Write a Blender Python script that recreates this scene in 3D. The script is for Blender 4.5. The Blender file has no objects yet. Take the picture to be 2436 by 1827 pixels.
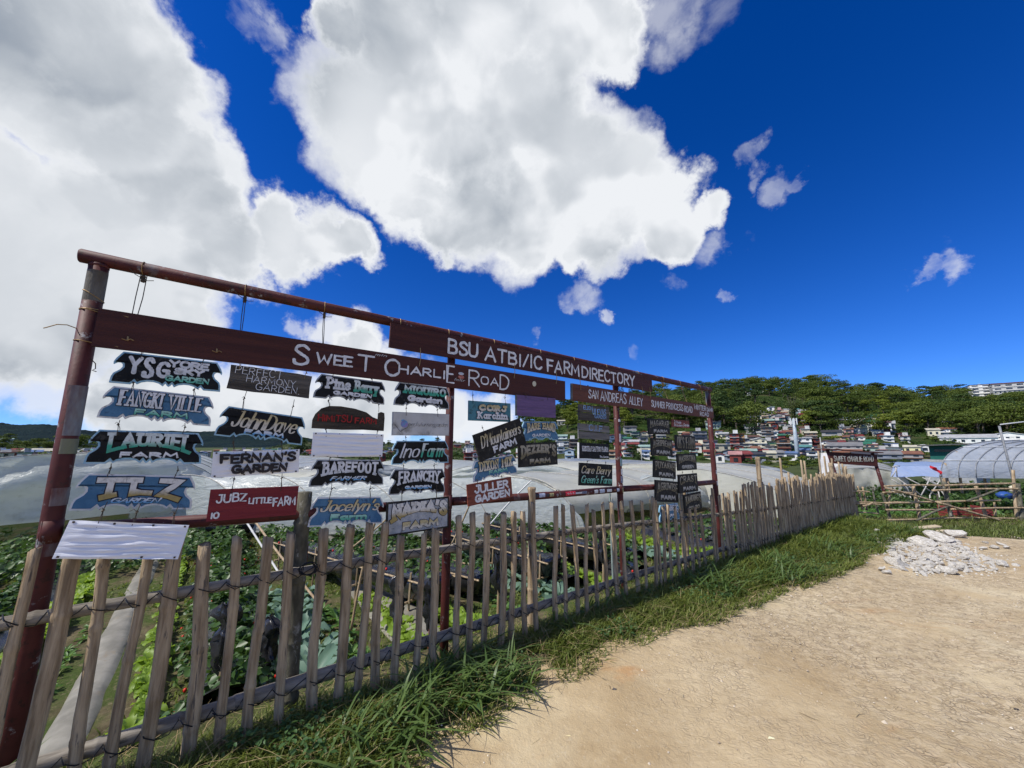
import bpy, bmesh, math, random
import numpy as np
from mathutils import Vector, Matrix, noise as mnoise
R = math.radians
scene = bpy.context.scene
COL = scene.collection
# ---------------------------------------------------------------- camera, sky, sun, exposure
IW, IH, FPX, TH, CZ = 2436, 1827, 915.0, R(9.2), 1.55
cam = bpy.data.cameras.new('camera'); camo = bpy.data.objects.new('camera', cam); COL.objects.link(camo)
camo.location = (0, 0, CZ); camo.rotation_euler = (R(90) + TH, 0, 0)
cam.sensor_width = 36; cam.lens = FPX / IW * 36; cam.clip_start = 0.05; cam.clip_end = 20000
scene.camera = camo
scene.view_settings.view_transform = 'Standard'; scene.view_settings.look = 'None'
scene.view_settings.gamma = 1; scene.view_settings.use_curve_mapping = False
scene.view_settings.exposure = 0.22
scene.render.engine = 'CYCLES'
scene.cycles.max_bounces = 6; scene.cycles.diffuse_bounces = 3; scene.cycles.transparent_max_bounces = 8
SUN_EL, SUN_DIR = R(50), Vector((-.885, -.465, 0)).normalized()      # towards the sun, on the ground plane
sun = bpy.data.lights.new('sun', 'SUN'); suno = bpy.data.objects.new('sun', sun); COL.objects.link(suno)
sun.energy = 4.3; sun.angle = R(.53); sun.color = (1, .955, .88)
SV = Vector((SUN_DIR.x * math.cos(SUN_EL), SUN_DIR.y * math.cos(SUN_EL), math.sin(SUN_EL)))
suno.rotation_euler = SV.to_track_quat('Z', 'Y').to_euler(); suno.location = (0, 0, 60)

def ray(u, v):
    x = (u - IW / 2) / FPX; y = -(v - IH / 2) / FPX
    return Vector((x, math.cos(TH) - y * math.sin(TH), math.sin(TH) + y * math.cos(TH)))

rs = random.Random(5)
class NT:
    """tiny node-tree writer"""
    def __init__(s, tree): s.t = tree; s.n = tree.nodes; s.l = tree.links
    def __call__(s, typ, ins=None, **kw):
        n = s.n.new(typ)
        for k, v in kw.items(): setattr(n, k, v)
        for k, v in (ins or {}).items(): s.put(n.inputs[k], v)
        return n
    def put(s, sock, v):
        if isinstance(v, bpy.types.NodeSocket): s.l.new(v, sock)
        elif isinstance(v, bpy.types.Node): s.l.new(v.outputs[0], sock)
        else: sock.default_value = v
    def math(s, op, a, b=0.0, c=None, clamp=False):
        n = s('ShaderNodeMath', {0: a, 1: b}, operation=op, use_clamp=clamp)
        if c is not None: s.put(n.inputs[2], c)
        return n.outputs[0]
    def vm(s, op, a, b=(0, 0, 0)):
        n = s('ShaderNodeVectorMath', {0: a, 1: b}, operation=op)
        return n.outputs['Value'] if op in ('DOT_PRODUCT', 'LENGTH') else n.outputs[0]
    def noise(s, vec, scale, detail=4, rough=.55, dist=0, dim='3D'):
        return s('ShaderNodeTexNoise', {'Vector': vec, 'Scale': scale, 'Detail': detail, 'Roughness': rough, 'Distortion': dist}, noise_dimensions=dim)
    def mapr(s, v, a, b, c=0.0, d=1.0, smooth=False):
        return s('ShaderNodeMapRange', {0: v, 1: a, 2: b, 3: c, 4: d}, interpolation_type='SMOOTHSTEP' if smooth else 'LINEAR', clamp=True).outputs[0]
    def mix(s, f, a, b, blend='MIX'):
        n = s('ShaderNodeMix', data_type='RGBA', blend_type=blend)
        s.put(n.inputs[0], f); s.put(n.inputs[6], c4(a)); s.put(n.inputs[7], c4(b)); return n.outputs[2]
    def ramp(s, f, stops, interp='LINEAR'):
        n = s('ShaderNodeValToRGB', {0: f}); cr = n.color_ramp; cr.interpolation = interp
        while len(cr.elements) < len(stops): cr.elements.new(.5)
        for e, (p, c) in zip(cr.elements, stops): e.position = p; e.color = c4(c)
        return n.outputs[0]
def c4(c):
    if isinstance(c, (tuple, list)) and len(c) == 3: return (*c, 1.0)
    return c

world = bpy.data.worlds.new('World'); scene.world = world; world.use_nodes = True
W = NT(world.node_tree)
for n in list(W.n): W.n.remove(n)
wout = W('ShaderNodeOutputWorld'); bg = W('ShaderNodeBackground')
sky = W('ShaderNodeTexSky', sky_type='NISHITA', sun_disc=False, sun_elevation=SUN_EL,
        sun_rotation=math.atan2(SUN_DIR.x, SUN_DIR.y), altitude=1400, air_density=1.0, dust_density=0.25, ozone_density=5.0)
dirn = W('ShaderNodeTexCoord').outputs['Generated']
W.put(sky.inputs['Vector'], W.vm('NORMALIZE', W.vm('ADD', dirn, (0, 0, .065))))     # dry mountain air: deep blue down to the ridges
nw = W.noise(dirn, 6.5, 8, .62)
warp = W.vm('MULTIPLY', W.vm('SUBTRACT', nw.outputs['Color'], (.5, .5, .5)), (.20, .20, .20))
d2 = W.vm('NORMALIZE', W.vm('ADD', dirn, warp))
BLOBS = [  # cloud masses: centre pixel, radius in pixels, strength
 (-60,60,250,1),(150,60,230,1),(310,150,215,1),(90,250,200,1),(300,300,180,1),(400,370,150,1),(440,500,150,1),(550,600,110,1),
 (680,560,95,1),(765,575,82,1),(835,590,50,1),(60,560,230,1),(260,560,220,1),(60,760,230,1),(290,720,200,1),(430,650,130,1),(-100,420,200,1),
 (120,930,110,.7),(320,960,160,.9),(480,980,150,.9),(640,990,140,.9),(820,960,110,.9),(930,960,130,.9),(1080,980,110,.8),(1180,1000,90,.8),
 (770,790,55,.75),(840,820,75,.95),(920,850,60,.8),(700,760,35,.55),
 (822,60,95,1),(965,60,185,1),(1150,70,190,1),(1330,60,170,1),(1440,90,100,1),(825,250,85,1),(900,300,190,1),(1100,280,230,1),(1270,260,150,1),
 (1350,400,170,1),(1480,380,100,1),(895,425,95,1),(990,475,115,1),(1120,510,130,1),(1280,500,150,1),(1430,510,140,1),(1560,480,100,1),(1590,545,80,1),
 (1660,515,55,.95),(1250,570,110,1),(1420,570,100,1),(690,610,75,.95),(850,590,52,.9),(420,760,110,.9),(1370,590,70,1),(1060,560,80,1),
 (600,20,90,.58),(660,70,70,.56),(690,130,45,.5),(540,60,50,.5),(1590,30,110,.52),(1720,10,100,.42),(1775,390,42,.50),(1800,430,30,.46),(1870,450,42,.47),(1910,420,30,.46),
 (2190,637,42,.55),(2250,630,50,.56),(1380,710,50,.56),(1430,757,24,.6),(1590,665,50,.52),(1680,600,60,.52),(1270,790,28,.55),(1510,850,30,.42),
 (1735,705,26,.5),(2250,580,50,.42),(1370,735,24,.55)]
dens = None
for (u, v, r, s) in BLOBS:
    c = ray(u, v); k = c.length; c = c.normalized()
    # angular radius of a circle of r pixels at that place in a rectilinear picture
    ang = r / FPX / (k ** 1.35)
    dt = W.vm('DOT_PRODUCT', d2, tuple(c))
    m = W.mapr(dt, math.cos(ang * 1.38), math.cos(ang * .5), 0.0, s)
    dens = m if dens is None else W('ShaderNodeMath', {0: dens, 1: m, 2: .12}, operation='SMOOTH_MAX').outputs[0]
# the rest of the sky carries the same kind of broken cumulus
fwd = tuple(Vector((0, math.cos(TH), math.sin(TH))))
outside = W.mapr(W.vm('DOT_PRODUCT', dirn, fwd), .45, .2)
gen = W.math('MULTIPLY', W.mapr(W.noise(dirn, 2.2, 3, .5).outputs[0], .47, .62, 0, .95), outside)
dens = W.math('MAXIMUM', dens, gen)
f1 = W.noise(dirn, 7.0, 9, .58, .25).outputs[0]
d = W.math('ADD', dens, W.math('MULTIPLY', W.math('SUBTRACT', f1, .5), 1.55))
alpha = W.math('MULTIPLY', W.mapr(d, .36, .70, 0, 1, True), W.mapr(dens, .42, .82, .30, 1))
g1 = W.noise(dirn, 4.6, 3, .5, .3).outputs[0]
g2 = W.noise(W.vm('ADD', dirn, (-.06, -.025, .07)), 4.6, 3, .5, .3).outputs[0]
core = W.mapr(W.math('ADD', dens, W.math('MULTIPLY', W.math('SUBTRACT', f1, .5), .7)), .62, 1.12, 0, 1, True)
big = W.mapr(W.noise(dirn, 2.4, 2, .45).outputs[0], .38, .60, 0, 1, True)
lit = W.mapr(W.math('SUBTRACT', g1, g2), -.08, .12, 0, 1, True)
shade = W.math('MULTIPLY', core, W.math('ADD', .12, W.math('MULTIPLY', big, .72)))
shade = W.math('SUBTRACT', shade, W.math('MULTIPLY', lit, .42), clamp=True)
lv = W('ShaderNodeSeparateXYZ', {0: dirn}).outputs
shade = W.math('ADD', shade, W.math('MULTIPLY', W.mapr(lv[0], -.35, -.85, 0, .38), core), clamp=True)   # the sun side: thicker cloud seen from its shaded underside
ccol = W.ramp(shade, [(0, (.74, .76, .79)), (.3, (.58, .61, .65)), (.65, (.44, .475, .52)), (1, (.27, .31, .37))])
skyc = W('ShaderNodeHueSaturation', {'Hue': .515, 'Saturation': 1.22, 'Value': 1.0, 'Color': W('ShaderNodeGamma', {0: W.vm('MULTIPLY', sky.outputs[0], (.12, .12, .12)), 1: 1.22}).outputs[0]}).outputs[0]
SKY_S = 1.32
skyv = W.vm('MULTIPLY', skyc, (SKY_S, SKY_S, SKY_S))
W.put(bg.inputs[0], W.mix(alpha, skyv, ccol)); bg.inputs[1].default_value = 1.0
W.l.new(bg.outputs[0], wout.inputs[0])
world.cycles.sampling_method = 'MANUAL'; world.cycles.sample_map_resolution = 512

# ---------------------------------------------------------------- materials
MATS = {}
def mat(name, c1, c2=None, rough=.75, scale=6, bump=0.0, bscale=40, spec=.3, metal=0, streak=(1, 1, 1), detail=5, trans=0, lo=.38, hi=.62, c3=None, s3=1.3, coord='Object', bdist=.02):
    if name in MATS: return MATS[name]
    m = bpy.data.materials.new(name); m.use_nodes = True; T = NT(m.node_tree)
    b = T.n['Principled BSDF']; co = T('ShaderNodeTexCoord').outputs[coord]
    info = T('ShaderNodeObjectInfo').outputs['Random']
    v = T.vm('ADD', T.vm('MULTIPLY', co, streak), T('ShaderNodeCombineXYZ', {0: T.math('MULTIPLY', info, 37.0), 1: T.math('MULTIPLY', info, 11.0), 2: 0.0}).outputs[0])
    col = c4(c1)
    if c2 is not None:
        col = T.mix(T.mapr(T.noise(v, scale, detail, .6).outputs[0], lo, hi), c1, c2)
    if c3 is not None:
        col = T.mix(T.mapr(T.noise(v, scale * s3, 6, .65, .4).outputs[0], .58, .66), col, c3)
    T.put(b.inputs['Base Color'], col)
    b.inputs['Roughness'].default_value = rough; b.inputs['Specular IOR Level'].default_value = spec; b.inputs['Metallic'].default_value = metal
    if bump:
        bn = T('ShaderNodeBump', {'Strength': bump, 'Distance': bdist, 'Height': T.noise(v, bscale, 5, .6).outputs[0]})
        T.put(b.inputs['Normal'], bn.outputs[0])
    if trans:
        tr = T('ShaderNodeBsdfTranslucent', {0: col}); mx = T('ShaderNodeMixShader', {0: trans, 1: b.outputs[0], 2: tr.outputs[0]})
        T.l.new(mx.outputs[0], T.n['Material Output'].inputs[0])
    MATS[name] = m; return m
def mat_grad(name, bottom, top, lo=.3, hi=.6, rough=.55, dirt=.6):
    """paint that changes colour up the letter (two-tone sign lettering), with rubbed patches"""
    if name in MATS: return MATS[name]
    m = bpy.data.materials.new(name); m.use_nodes = True; T = NT(m.node_tree); b = T.n['Principled BSDF']
    tc = T('ShaderNodeTexCoord'); z = T('ShaderNodeSeparateXYZ', {0: tc.outputs['Generated']}).outputs[2]
    nz = T.noise(tc.outputs['Object'], 60, 4).outputs[0]
    z2 = T.math('ADD', z, T.math('MULTIPLY', T.math('SUBTRACT', nz, .5), .25))
    col = T.mix(T.mapr(z2, lo, hi), bottom, top)
    col = T.mix(T.mapr(T.noise(tc.outputs['Object'], 34, 8, .75).outputs[0], .50, .66, 0, dirt), col, (.13, .12, .10))
    T.put(b.inputs['Base Color'], col); b.inputs['Roughness'].default_value = rough
    MATS[name] = m; return m
def leaf_mat(name, c1, c2, trans=.35, rough=.5, spec=.35, var=.5):
    if name in MATS: return MATS[name]
    m = bpy.data.materials.new(name); m.use_nodes = True; T = NT(m.node_tree); b = T.n['Principled BSDF']
    g = T('ShaderNodeNewGeometry'); rnd = g.outputs['Random Per Island']
    pos = g.outputs['Position']
    f = T.math('ADD', T.math('MULTIPLY', rnd, .6), T.math('MULTIPLY', T.noise(pos, 1.3, 3).outputs[0], .5), clamp=True)
    f = T.math('ADD', T.math('MULTIPLY', T.math('SUBTRACT', T('ShaderNodeObjectInfo').outputs['Random'], .5), var), f, clamp=True)
    col = T.mix(f, c1, c2)
    T.put(b.inputs['Base Color'], col); b.inputs['Roughness'].default_value = rough; b.inputs['Specular IOR Level'].default_value = spec
    if trans:
        tr = T('ShaderNodeBsdfTranslucent', {0: T.mix(.5, col, (c2[0] * 1.3, c2[1] * 1.3, c2[2] * .6))})
        mx = T('ShaderNodeMixShader', {0: trans, 1: b.outputs[0], 2: tr.outputs[0]}); T.l.new(mx.outputs[0], T.n['Material Output'].inputs[0])
    MATS[name] = m; return m

# ---------------------------------------------------------------- mesh helpers
class MB:
    def __init__(s): s.v = []; s.f = []
    def add(s, vs, fs):
        o = len(s.v); s.v += [tuple(v) for v in vs]; s.f += [tuple(i + o for i in f) for f in fs]; return s
    def box(s, c, d, M=None):
        x, y, z = d[0] / 2, d[1] / 2, d[2] / 2
        vs = [Vector((i, j, k)) for i in (-x, x) for j in (-y, y) for k in (-z, z)]
        if M is not None: vs = [M @ v for v in vs]
        return s.add([v + Vector(c) for v in vs], [(0, 1, 3, 2), (4, 6, 7, 5), (0, 4, 5, 1), (2, 3, 7, 6), (0, 2, 6, 4), (1, 5, 7, 3)])
    def tube(s, pts, r, n=8, caps=True, squash=None):
        pts = [Vector(p) for p in pts]; rs = r if isinstance(r, (list, tuple)) else [r] * len(pts)
        vs = []; fs = []; up = Vector((0, 0, 1)); prev = None
        for i, p in enumerate(pts):
            a = pts[max(i - 1, 0)]; b = pts[min(i + 1, len(pts) - 1)]; t = (b - a).normalized()
            if prev is None:
                q = up if abs(t.z) < .9 else Vector((1, 0, 0)); x = t.cross(q).normalized()
            else:
                x = (prev - t * prev.dot(t))
                x = x.normalized() if x.length > 1e-6 else t.orthogonal().normalized()
            prev = x; y = t.cross(x)
            for k in range(n):
                an = 2 * math.pi * k / n
                vs.append(p + (x * math.cos(an) + y * math.sin(an) * (squash or 1)) * rs[i])
        for i in range(len(pts) - 1):
            for k in range(n):
                fs.append((i * n + k, i * n + (k + 1) % n, (i + 1) * n + (k + 1) % n, (i + 1) * n + k))
        if caps: fs.append(tuple(range(n))[::-1]); fs.append(tuple((len(pts) - 1) * n + k for k in range(n)))
        return s.add(vs, fs)
    def prism(s, poly, y0, y1):
        """closed outline in X,Z given thickness along Y"""
        n = len(poly); vs = [(x, y0, z) for x, z in poly] + [(x, y1, z) for x, z in poly]
        fs = [tuple(range(n)), tuple(range(2 * n - 1, n - 1, -1))] + [(i, i + n, (i + 1) % n + n, (i + 1) % n) for i in range(n)]
        return s.add(vs, fs)
    def obj(s, name, m, parent=None, smooth=False, loc=None):
        me = bpy.data.meshes.new(name); me.from_pydata(s.v, [], s.f)
        if m is not None: me.materials.append(m)
        if smooth: me.polygons.foreach_set('use_smooth', [True] * len(me.polygons))
        return link(name, me, parent, loc)
def link(name, me, parent=None, loc=None, rot=None, scale=None):
    o = bpy.data.objects.new(name, me); COL.objects.link(o)
    if parent is not None: o.parent = parent
    if loc is not None: o.location = loc
    if rot is not None: o.rotation_euler = rot
    if scale is not None: o.scale = scale if not isinstance(scale, (int, float)) else (scale,) * 3
    return o
def npmesh(name, V, F, m, smooth=False, attr=None):
    """V (n,3), F (k,3 or 4) numpy arrays"""
    me = bpy.data.meshes.new(name); V = np.asarray(V, np.float32); F = np.asarray(F, np.int32); k = F.shape[1]
    me.vertices.add(len(V)); me.vertices.foreach_set('co', V.ravel())
    me.loops.add(F.size); me.loops.foreach_set('vertex_index', F.ravel())
    me.polygons.add(len(F)); me.polygons.foreach_set('loop_start', np.arange(0, F.size, k, dtype=np.int32))
    me.polygons.foreach_set('loop_total', np.full(len(F), k, np.int32))
    me.update(calc_edges=True)
    if m is not None: me.materials.append(m)
    if smooth: me.polygons.foreach_set('use_smooth', np.ones(len(F), bool))
    return me
def thing(name, label, cat, loc=(0, 0, 0), rot=(0, 0, 0), group=None):
    o = bpy.data.objects.new(name, None); COL.objects.link(o); o.location = loc; o.rotation_euler = rot
    o.empty_display_size = .2
    return tag(o, label, cat, group)
def tag(o, label=None, cat=None, group=None, kind=None):
    if label: o['label'] = label
    if cat: o['category'] = cat
    if group: o['group'] = group
    if kind: o['kind'] = kind
    return o
def grow(root, loc, rot=None, scale=None, label=None, group=None):
    """another individual of a thing: copies the thing and its parts, mesh data shared"""
    r = root.copy(); COL.objects.link(r); r.location = loc
    if rot is not None: r.rotation_euler = rot
    if scale is not None: r.scale = scale if not isinstance(scale, (int, float)) else (scale,) * 3
    if label: r['label'] = label
    if group: r['group'] = group
    for ch in root.children:
        c = ch.copy(); COL.objects.link(c); c.parent = r
        for g in ch.children:
            e = g.copy(); COL.objects.link(e); e.parent = c
    return r
class Proto:
    """keeps the first copy for the first place it is asked for"""
    def __init__(s, root): s.root = root; s.used = False
    def put(s, loc, rot=None, scale=None, label=None, group=None):
        if not s.used:
            s.used = True; r = s.root; r.location = loc
            if rot is not None: r.rotation_euler = rot
            if scale is not None: r.scale = scale if not isinstance(scale, (int, float)) else (scale,) * 3
            if label: r['label'] = label
            if group: r['group'] = group
            return r
        return grow(s.root, loc, rot, scale, label, group)

# frame line: post foot P1, direction DX along the frame, NC towards the camera side
P1 = Vector((-2.12, 1.853, 0)); DX = Vector((.806, .592, 0)).normalized(); NC = Vector((.592, -.806, 0)).normalized()
AZ = math.atan2(DX.y, DX.x)
def fp(s, off, z=0): return P1 + DX * s + NC * off + Vector((0, 0, z))
def on_plane(u, v, off=.06):
    r = ray(u, v); t = (off + NC.dot(P1)) / NC.dot(r); p = r * t
    return (p - P1).dot(DX), p.z + CZ
def on_ground(u, v, z=0.0):
    r = ray(u, v); t = (z - CZ) / r.z; return Vector((r.x * t, r.y * t, z))
def so(x, y):
    dx, dy = x - P1.x, y - P1.y
    return dx * DX.x + dy * DX.y, dx * NC.x + dy * NC.y
def sstep(a, b, x):
    t = np.clip((x - a) / (b - a), 0, 1); return t * t * (3 - 2 * t)
# ---------------------------------------------------------------- ground
def verge_e(s): return np.interp(s, [-6, 1.4, 3.2, 5.3, 6.8, 9.5, 10.2], [.56, .60, .60, .76, .98, 1.02, 1.2])
def so_np(x, y):
    dx, dy = x - P1.x, y - P1.y
    return dx * DX.x + dy * DX.y, dx * NC.x + dy * NC.y
def gh_np(x, y):
    s, off = so_np(x, y)
    a = sstep(-.2, -1.0, off) * (1 - sstep(13, 16, s) * 0)
    b = sstep(8.8, 10.5, y)
    h = -.32 * np.maximum(a, b)
    r = np.hypot(x, y)
    h = h - 2.2 * sstep(22, 75, r)
    near = 1 - sstep(12, 30, r)
    h = h + near * (.018 * np.sin(x * 1.7 + 1.3 * np.sin(y * 1.1)) * np.cos(y * 1.9))
    bank = np.exp(-((off - .28) / .3) ** 2) * .05 * (s < 11)
    return h + bank
def gh(x, y): return float(gh_np(np.array(x, float), np.array(y, float)))
def fnoise(x, y, seed=0, octs=4):
    """cheap smooth value noise for numpy arrays"""
    out = 0; amp = 1; fr_ = 1
    for o in range(octs):
        X = x * fr_ + seed * 13.7 + o * 5.1; Y = y * fr_ - seed * 7.3 + o * 9.2
        xi = np.floor(X); yi = np.floor(Y); fx = X - xi; fy = Y - yi; fx = fx * fx * (3 - 2 * fx); fy = fy * fy * (3 - 2 * fy)
        h = lambda i, j: np.modf(np.abs(np.sin(i * 127.1 + j * 311.7 + seed) * 43758.5453))[0]
        out = out + amp * ((h(xi, yi) * (1 - fx) + h(xi + 1, yi) * fx) * (1 - fy) + (h(xi, yi + 1) * (1 - fx) + h(xi + 1, yi + 1) * fx) * fy - .5)
        amp *= .5; fr_ *= 2
    return out
def grid_faces(nu, nv):
    i = np.arange(nu - 1)[:, None] * nv + np.arange(nv - 1)[None, :]; i = i.ravel()
    return np.stack([i, i + nv, i + nv + 1, i + 1], 1)
def soil_mat():
    m = bpy.data.materials.new('field_soil'); m.use_nodes = True; T = NT(m.node_tree); b = T.n['Principled BSDF']
    co = T('ShaderNodeTexCoord').outputs['Object']
    col = T.mix(T.mapr(T.noise(co, 3, 6, .65).outputs[0], .4, .6), (.075, .062, .034), (.145, .118, .068))
    col = T.mix(T.mapr(T.noise(co, 1.4, 6, .65).outputs[0], .42, .54), col, (.06, .085, .022))
    col = T.mix(T.mapr(T.noise(co, 22, 4, .7).outputs[0], .55, .7), col, (.19, .155, .095)); col = T.mix(T.mapr(T.vm('LENGTH', co), 16, 26), col, T.mix(T.noise(co, .3, 5).outputs[0], (.03, .05, .015), (.08, .095, .035)))
    T.put(b.inputs['Base Color'], col); b.inputs['Roughness'].default_value = .95; b.inputs['Specular IOR Level'].default_value = .1
    T.put(b.inputs['Normal'], T('ShaderNodeBump', {'Strength': .8, 'Distance': .04, 'Height': T.noise(co, 16, 8, .7).outputs[0]}).outputs[0])
    return m
rad = np.concatenate([np.linspace(.3, 16, 150), np.geomspace(16.6, 9000, 70)]); ang = np.linspace(0, 2 * np.pi, 361)
RR, AA = np.meshgrid(rad, ang, indexing='ij'); gx = RR * np.sin(AA); gy = RR * np.cos(AA)
V = np.stack([gx, gy, gh_np(gx, gy) - .004 * 0], -1).reshape(-1, 3)
tag(link('ground', npmesh('ground', V, grid_faces(len(rad), len(ang)), soil_mat(), True)), kind='structure')

def dirt_mat():
    m = bpy.data.materials.new('cracked_dirt'); m.use_nodes = True; T = NT(m.node_tree); b = T.n['Principled BSDF']
    co = T('ShaderNodeTexCoord').outputs['Object']; sx = T('ShaderNodeSeparateXYZ', {0: co}).outputs
    wob = T.vm('ADD', co, T.vm('MULTIPLY', T.noise(co, 9, 3).outputs['Color'], (.13, .13, 0)))
    vor = T('ShaderNodeTexVoronoi', {'Vector': T.vm('MULTIPLY', wob, (1, 1.5, 1)), 'Scale': 27.0, 'Randomness': 1.0}, feature='DISTANCE_TO_EDGE').outputs['Distance']
    vor2 = T('ShaderNodeTexVoronoi', {'Vector': T.vm('MULTIPLY', wob, (1, 1.4, 1)), 'Scale': 27.0, 'Randomness': 1.0}, feature='F1')
    crack = T.math('MULTIPLY', T.mapr(vor, .0, .22, 1, 0, True), T.mapr(T.noise(co, 14, 4, .6).outputs[0], .35, .65))
    region = T.math('MULTIPLY', T.mapr(T.math('ADD', sx[0], T.math('MULTIPLY', T.noise(co, .8, 4).outputs[0], 2.5)), 1.6, 3.6), T.mapr(T.noise(co, 1.3, 5, .6).outputs[0], .32, .52))
    base = T.mix(T.mapr(T.noise(co, 1.1, 7, .65).outputs[0], .36, .64), (.36, .26, .14), (.52, .41, .25))
    base = T.mix(T.mapr(T.noise(co, .55, 5, .6, .5).outputs[0], .52, .64, 0, .75), base, (.62, .53, .35))
    base = T.mix(T.mapr(T.noise(T.vm('MULTIPLY', co, (1, 2.2, 1)), .9, 4, .6, .8).outputs[0], .60, .70, 0, .8), base, (.42, .22, .085))
    base = T.mix(T.mapr(T.noise(co, 38, 5, .75).outputs[0], .57, .72, 0, .35), base, (.66, .60, .46))
    base = T.mix(T.mapr(T.noise(co, 55, 5, .8).outputs[0], .62, .70, 0, .5), base, (.22, .15, .09))
    plate = T.mix(T('ShaderNodeSeparateColor', {0: vor2.outputs['Color']}).outputs[0], (.40, .325, .205), (.60, .51, .36))
    base = T.mix(T.math('MULTIPLY', region, .55), base, plate)
    base = T.mix(T.math('MULTIPLY', T.math('MULTIPLY', crack, region), .6), base, (.27, .19, .12))
    T.put(b.inputs['Base Color'], base); b.inputs['Roughness'].default_value = .93; b.inputs['Specular IOR Level'].default_value = .15
    hgt = T.math('ADD', T.math('MULTIPLY', T.noise(co, 26, 9, .72).outputs[0], .55), T.math('MULTIPLY', T.math('MULTIPLY', crack, T.math('ADD', region, .12)), -.45))
    hgt = T.math('ADD', hgt, T.math('MULTIPLY', T.noise(co, 5, 5, .6).outputs[0], .8))
    T.put(b.inputs['Normal'], T('ShaderNodeBump', {'Strength': .75, 'Distance': .024, 'Height': hgt}).outputs[0])
    return m
xs = np.arange(-3, 20, .07); ys = np.arange(-5, 9.2, .07)
XX, YY = np.meshgrid(xs, ys, indexing='ij'); s_, off_ = so_np(XX, YY)
edge = off_ - verge_e(s_) + .17 * fnoise(XX * 2.6, YY * 2.6, 3) + .06
top = (6.75 + .35 * fnoise(XX * .7, YY * .7, 5) + .6 * np.exp(-((XX - 6.6) / 1.1) ** 2)) - YY + .12 * fnoise(XX * 3, YY * 3, 8)
mask = sstep(-.12, .12, np.minimum(edge + .05, top * .8))
Z = gh_np(XX, YY) + (-.05 + .066 * mask) + .022 * fnoise(XX * 1.5, YY * 1.5, 1) * mask + .006 * fnoise(XX * 7, YY * 7, 2)
tag(link('dirt_path', npmesh('dirt_path', np.stack([XX, YY, Z], -1).reshape(-1, 3), grid_faces(len(xs), len(ys)), dirt_mat(), True)), kind='structure')
def dirt_z(x, y): return gh(x, y) + .018

# ---------------------------------------------------------------- blades and leaves in bulk
def blades(name, P, L, Wd, bend, seed, m, lean=None):
    rg = np.random.default_rng(seed); n = len(P); th = rg.uniform(0, 2 * np.pi, n)
    dx = np.stack([np.cos(th), np.sin(th), np.zeros(n)], 1)
    if lean is not None: dx[:, :2] += np.asarray(lean); dx /= np.linalg.norm(dx, axis=1)[:, None]
    side = np.stack([-dx[:, 1], dx[:, 0], np.zeros(n)], 1)
    B = bend * rg.uniform(.4, 1.5, n); V = []
    for t, wf in ((0, .7), (.4, 1.0), (.75, .72), (1.0, .06)):
        c = P + dx * (L * B * t * t)[:, None]; c = c + np.array([0, 0, 1]) * (L * (t - .42 * np.minimum(B, 1.4) * t * t))[:, None]
        w = (Wd * wf / 2)[:, None]
        V += [c - side * w, c + side * w]
    V = np.stack(V, 1).reshape(-1, 3); b = (np.arange(n) * 8)[:, None]
    F = np.concatenate([b + np.array([[0, 1, 3, 2]]), b + np.array([[2, 3, 5, 4]]), b + np.array([[4, 5, 7, 6]])], 0)
    return npmesh(name, V, F, m)
def leaves(name, P, Nrm, size, seed, m, aspect=.6, fold=.25, up=None):
    """six point folded leaves lying in the plane across Nrm"""
    rg = np.random.default_rng(seed); n = len(P); Nn = Nrm / np.maximum(np.linalg.norm(Nrm, axis=1), 1e-6)[:, None]
    a = rg.normal(size=(n, 3)) if up is None else up + rg.normal(size=(n, 3)) * .35
    t = a - Nn * (a * Nn).sum(1)[:, None]; t /= np.linalg.norm(t, axis=1)[:, None]; sd = np.cross(Nn, t)
    s = size[:, None]; V = [P - t * s * .5, P - t * s * .1 - sd * s * aspect * .5 + Nn * s * fold * .4, P + t * s * .25 - sd * s * aspect * .4 + Nn * s * fold * .35,
                            P + t * s * .55 - Nn * s * fold * .3, P + t * s * .25 + sd * s * aspect * .4 + Nn * s * fold * .35, P - t * s * .1 + sd * s * aspect * .5 + Nn * s * fold * .4]
    V = np.stack(V, 1).reshape(-1, 3); b = (np.arange(n) * 6)[:, None]
    F = np.concatenate([b + np.array([[0, 1, 2, 3]]), b + np.array([[0, 3, 4, 5]])], 0)
    return npmesh(name, V, F, m)
GR = leaf_mat('grass_blade', (.03, .068, .010), (.20, .235, .052), .4, .5, .3)
GR2 = leaf_mat('broad_grass_blade', (.03, .08, .018), (.13, .20, .055), .4, .42, .4)
DRY = leaf_mat('dry_straw', (.30, .21, .11), (.46, .36, .20), .2, .8, .1)
rg = np.random.default_rng(11)
def verge_pts(n, smin, smax, rg, inner=-.05, spill=.10, pw=1.0):
    s = smin + (smax - smin) * rg.random(n) ** pw
    e = verge_e(s) + .14 * fnoise(s * 2.4, s * .3, 4) + .05
    u = rg.random(n); off = inner + (e + spill - inner) * u
    ax = P1.x + DX.x * s + NC.x * off; ay = P1.y + DX.y * s + NC.y * off
    return s, off, u, ax, ay
s, off, u, ax, ay = verge_pts(78000, -1.3, 11.0, rg, .0, pw=1.45)
clump = fnoise(ax * 3.2, ay * 3.2, 9)
keep = (clump > np.where(u > .5, -.40, -.75)) & (rg.random(len(s)) < np.where(u > .8, .45, 1))
s, off, u, ax, ay, clump = [q[keep] for q in (s, off, u, ax, ay, clump)]
L = (.07 + .10 * rg.random(len(s))) * (1.0 - .35 * u) * (1 + .5 * np.clip(clump, -.5, 1)) * np.interp(s, [0, 3, 7, 10], [.9, .9, 1.35, 1.7])
P = np.stack([ax, ay, gh_np(ax, ay) - .01], 1)
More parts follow.
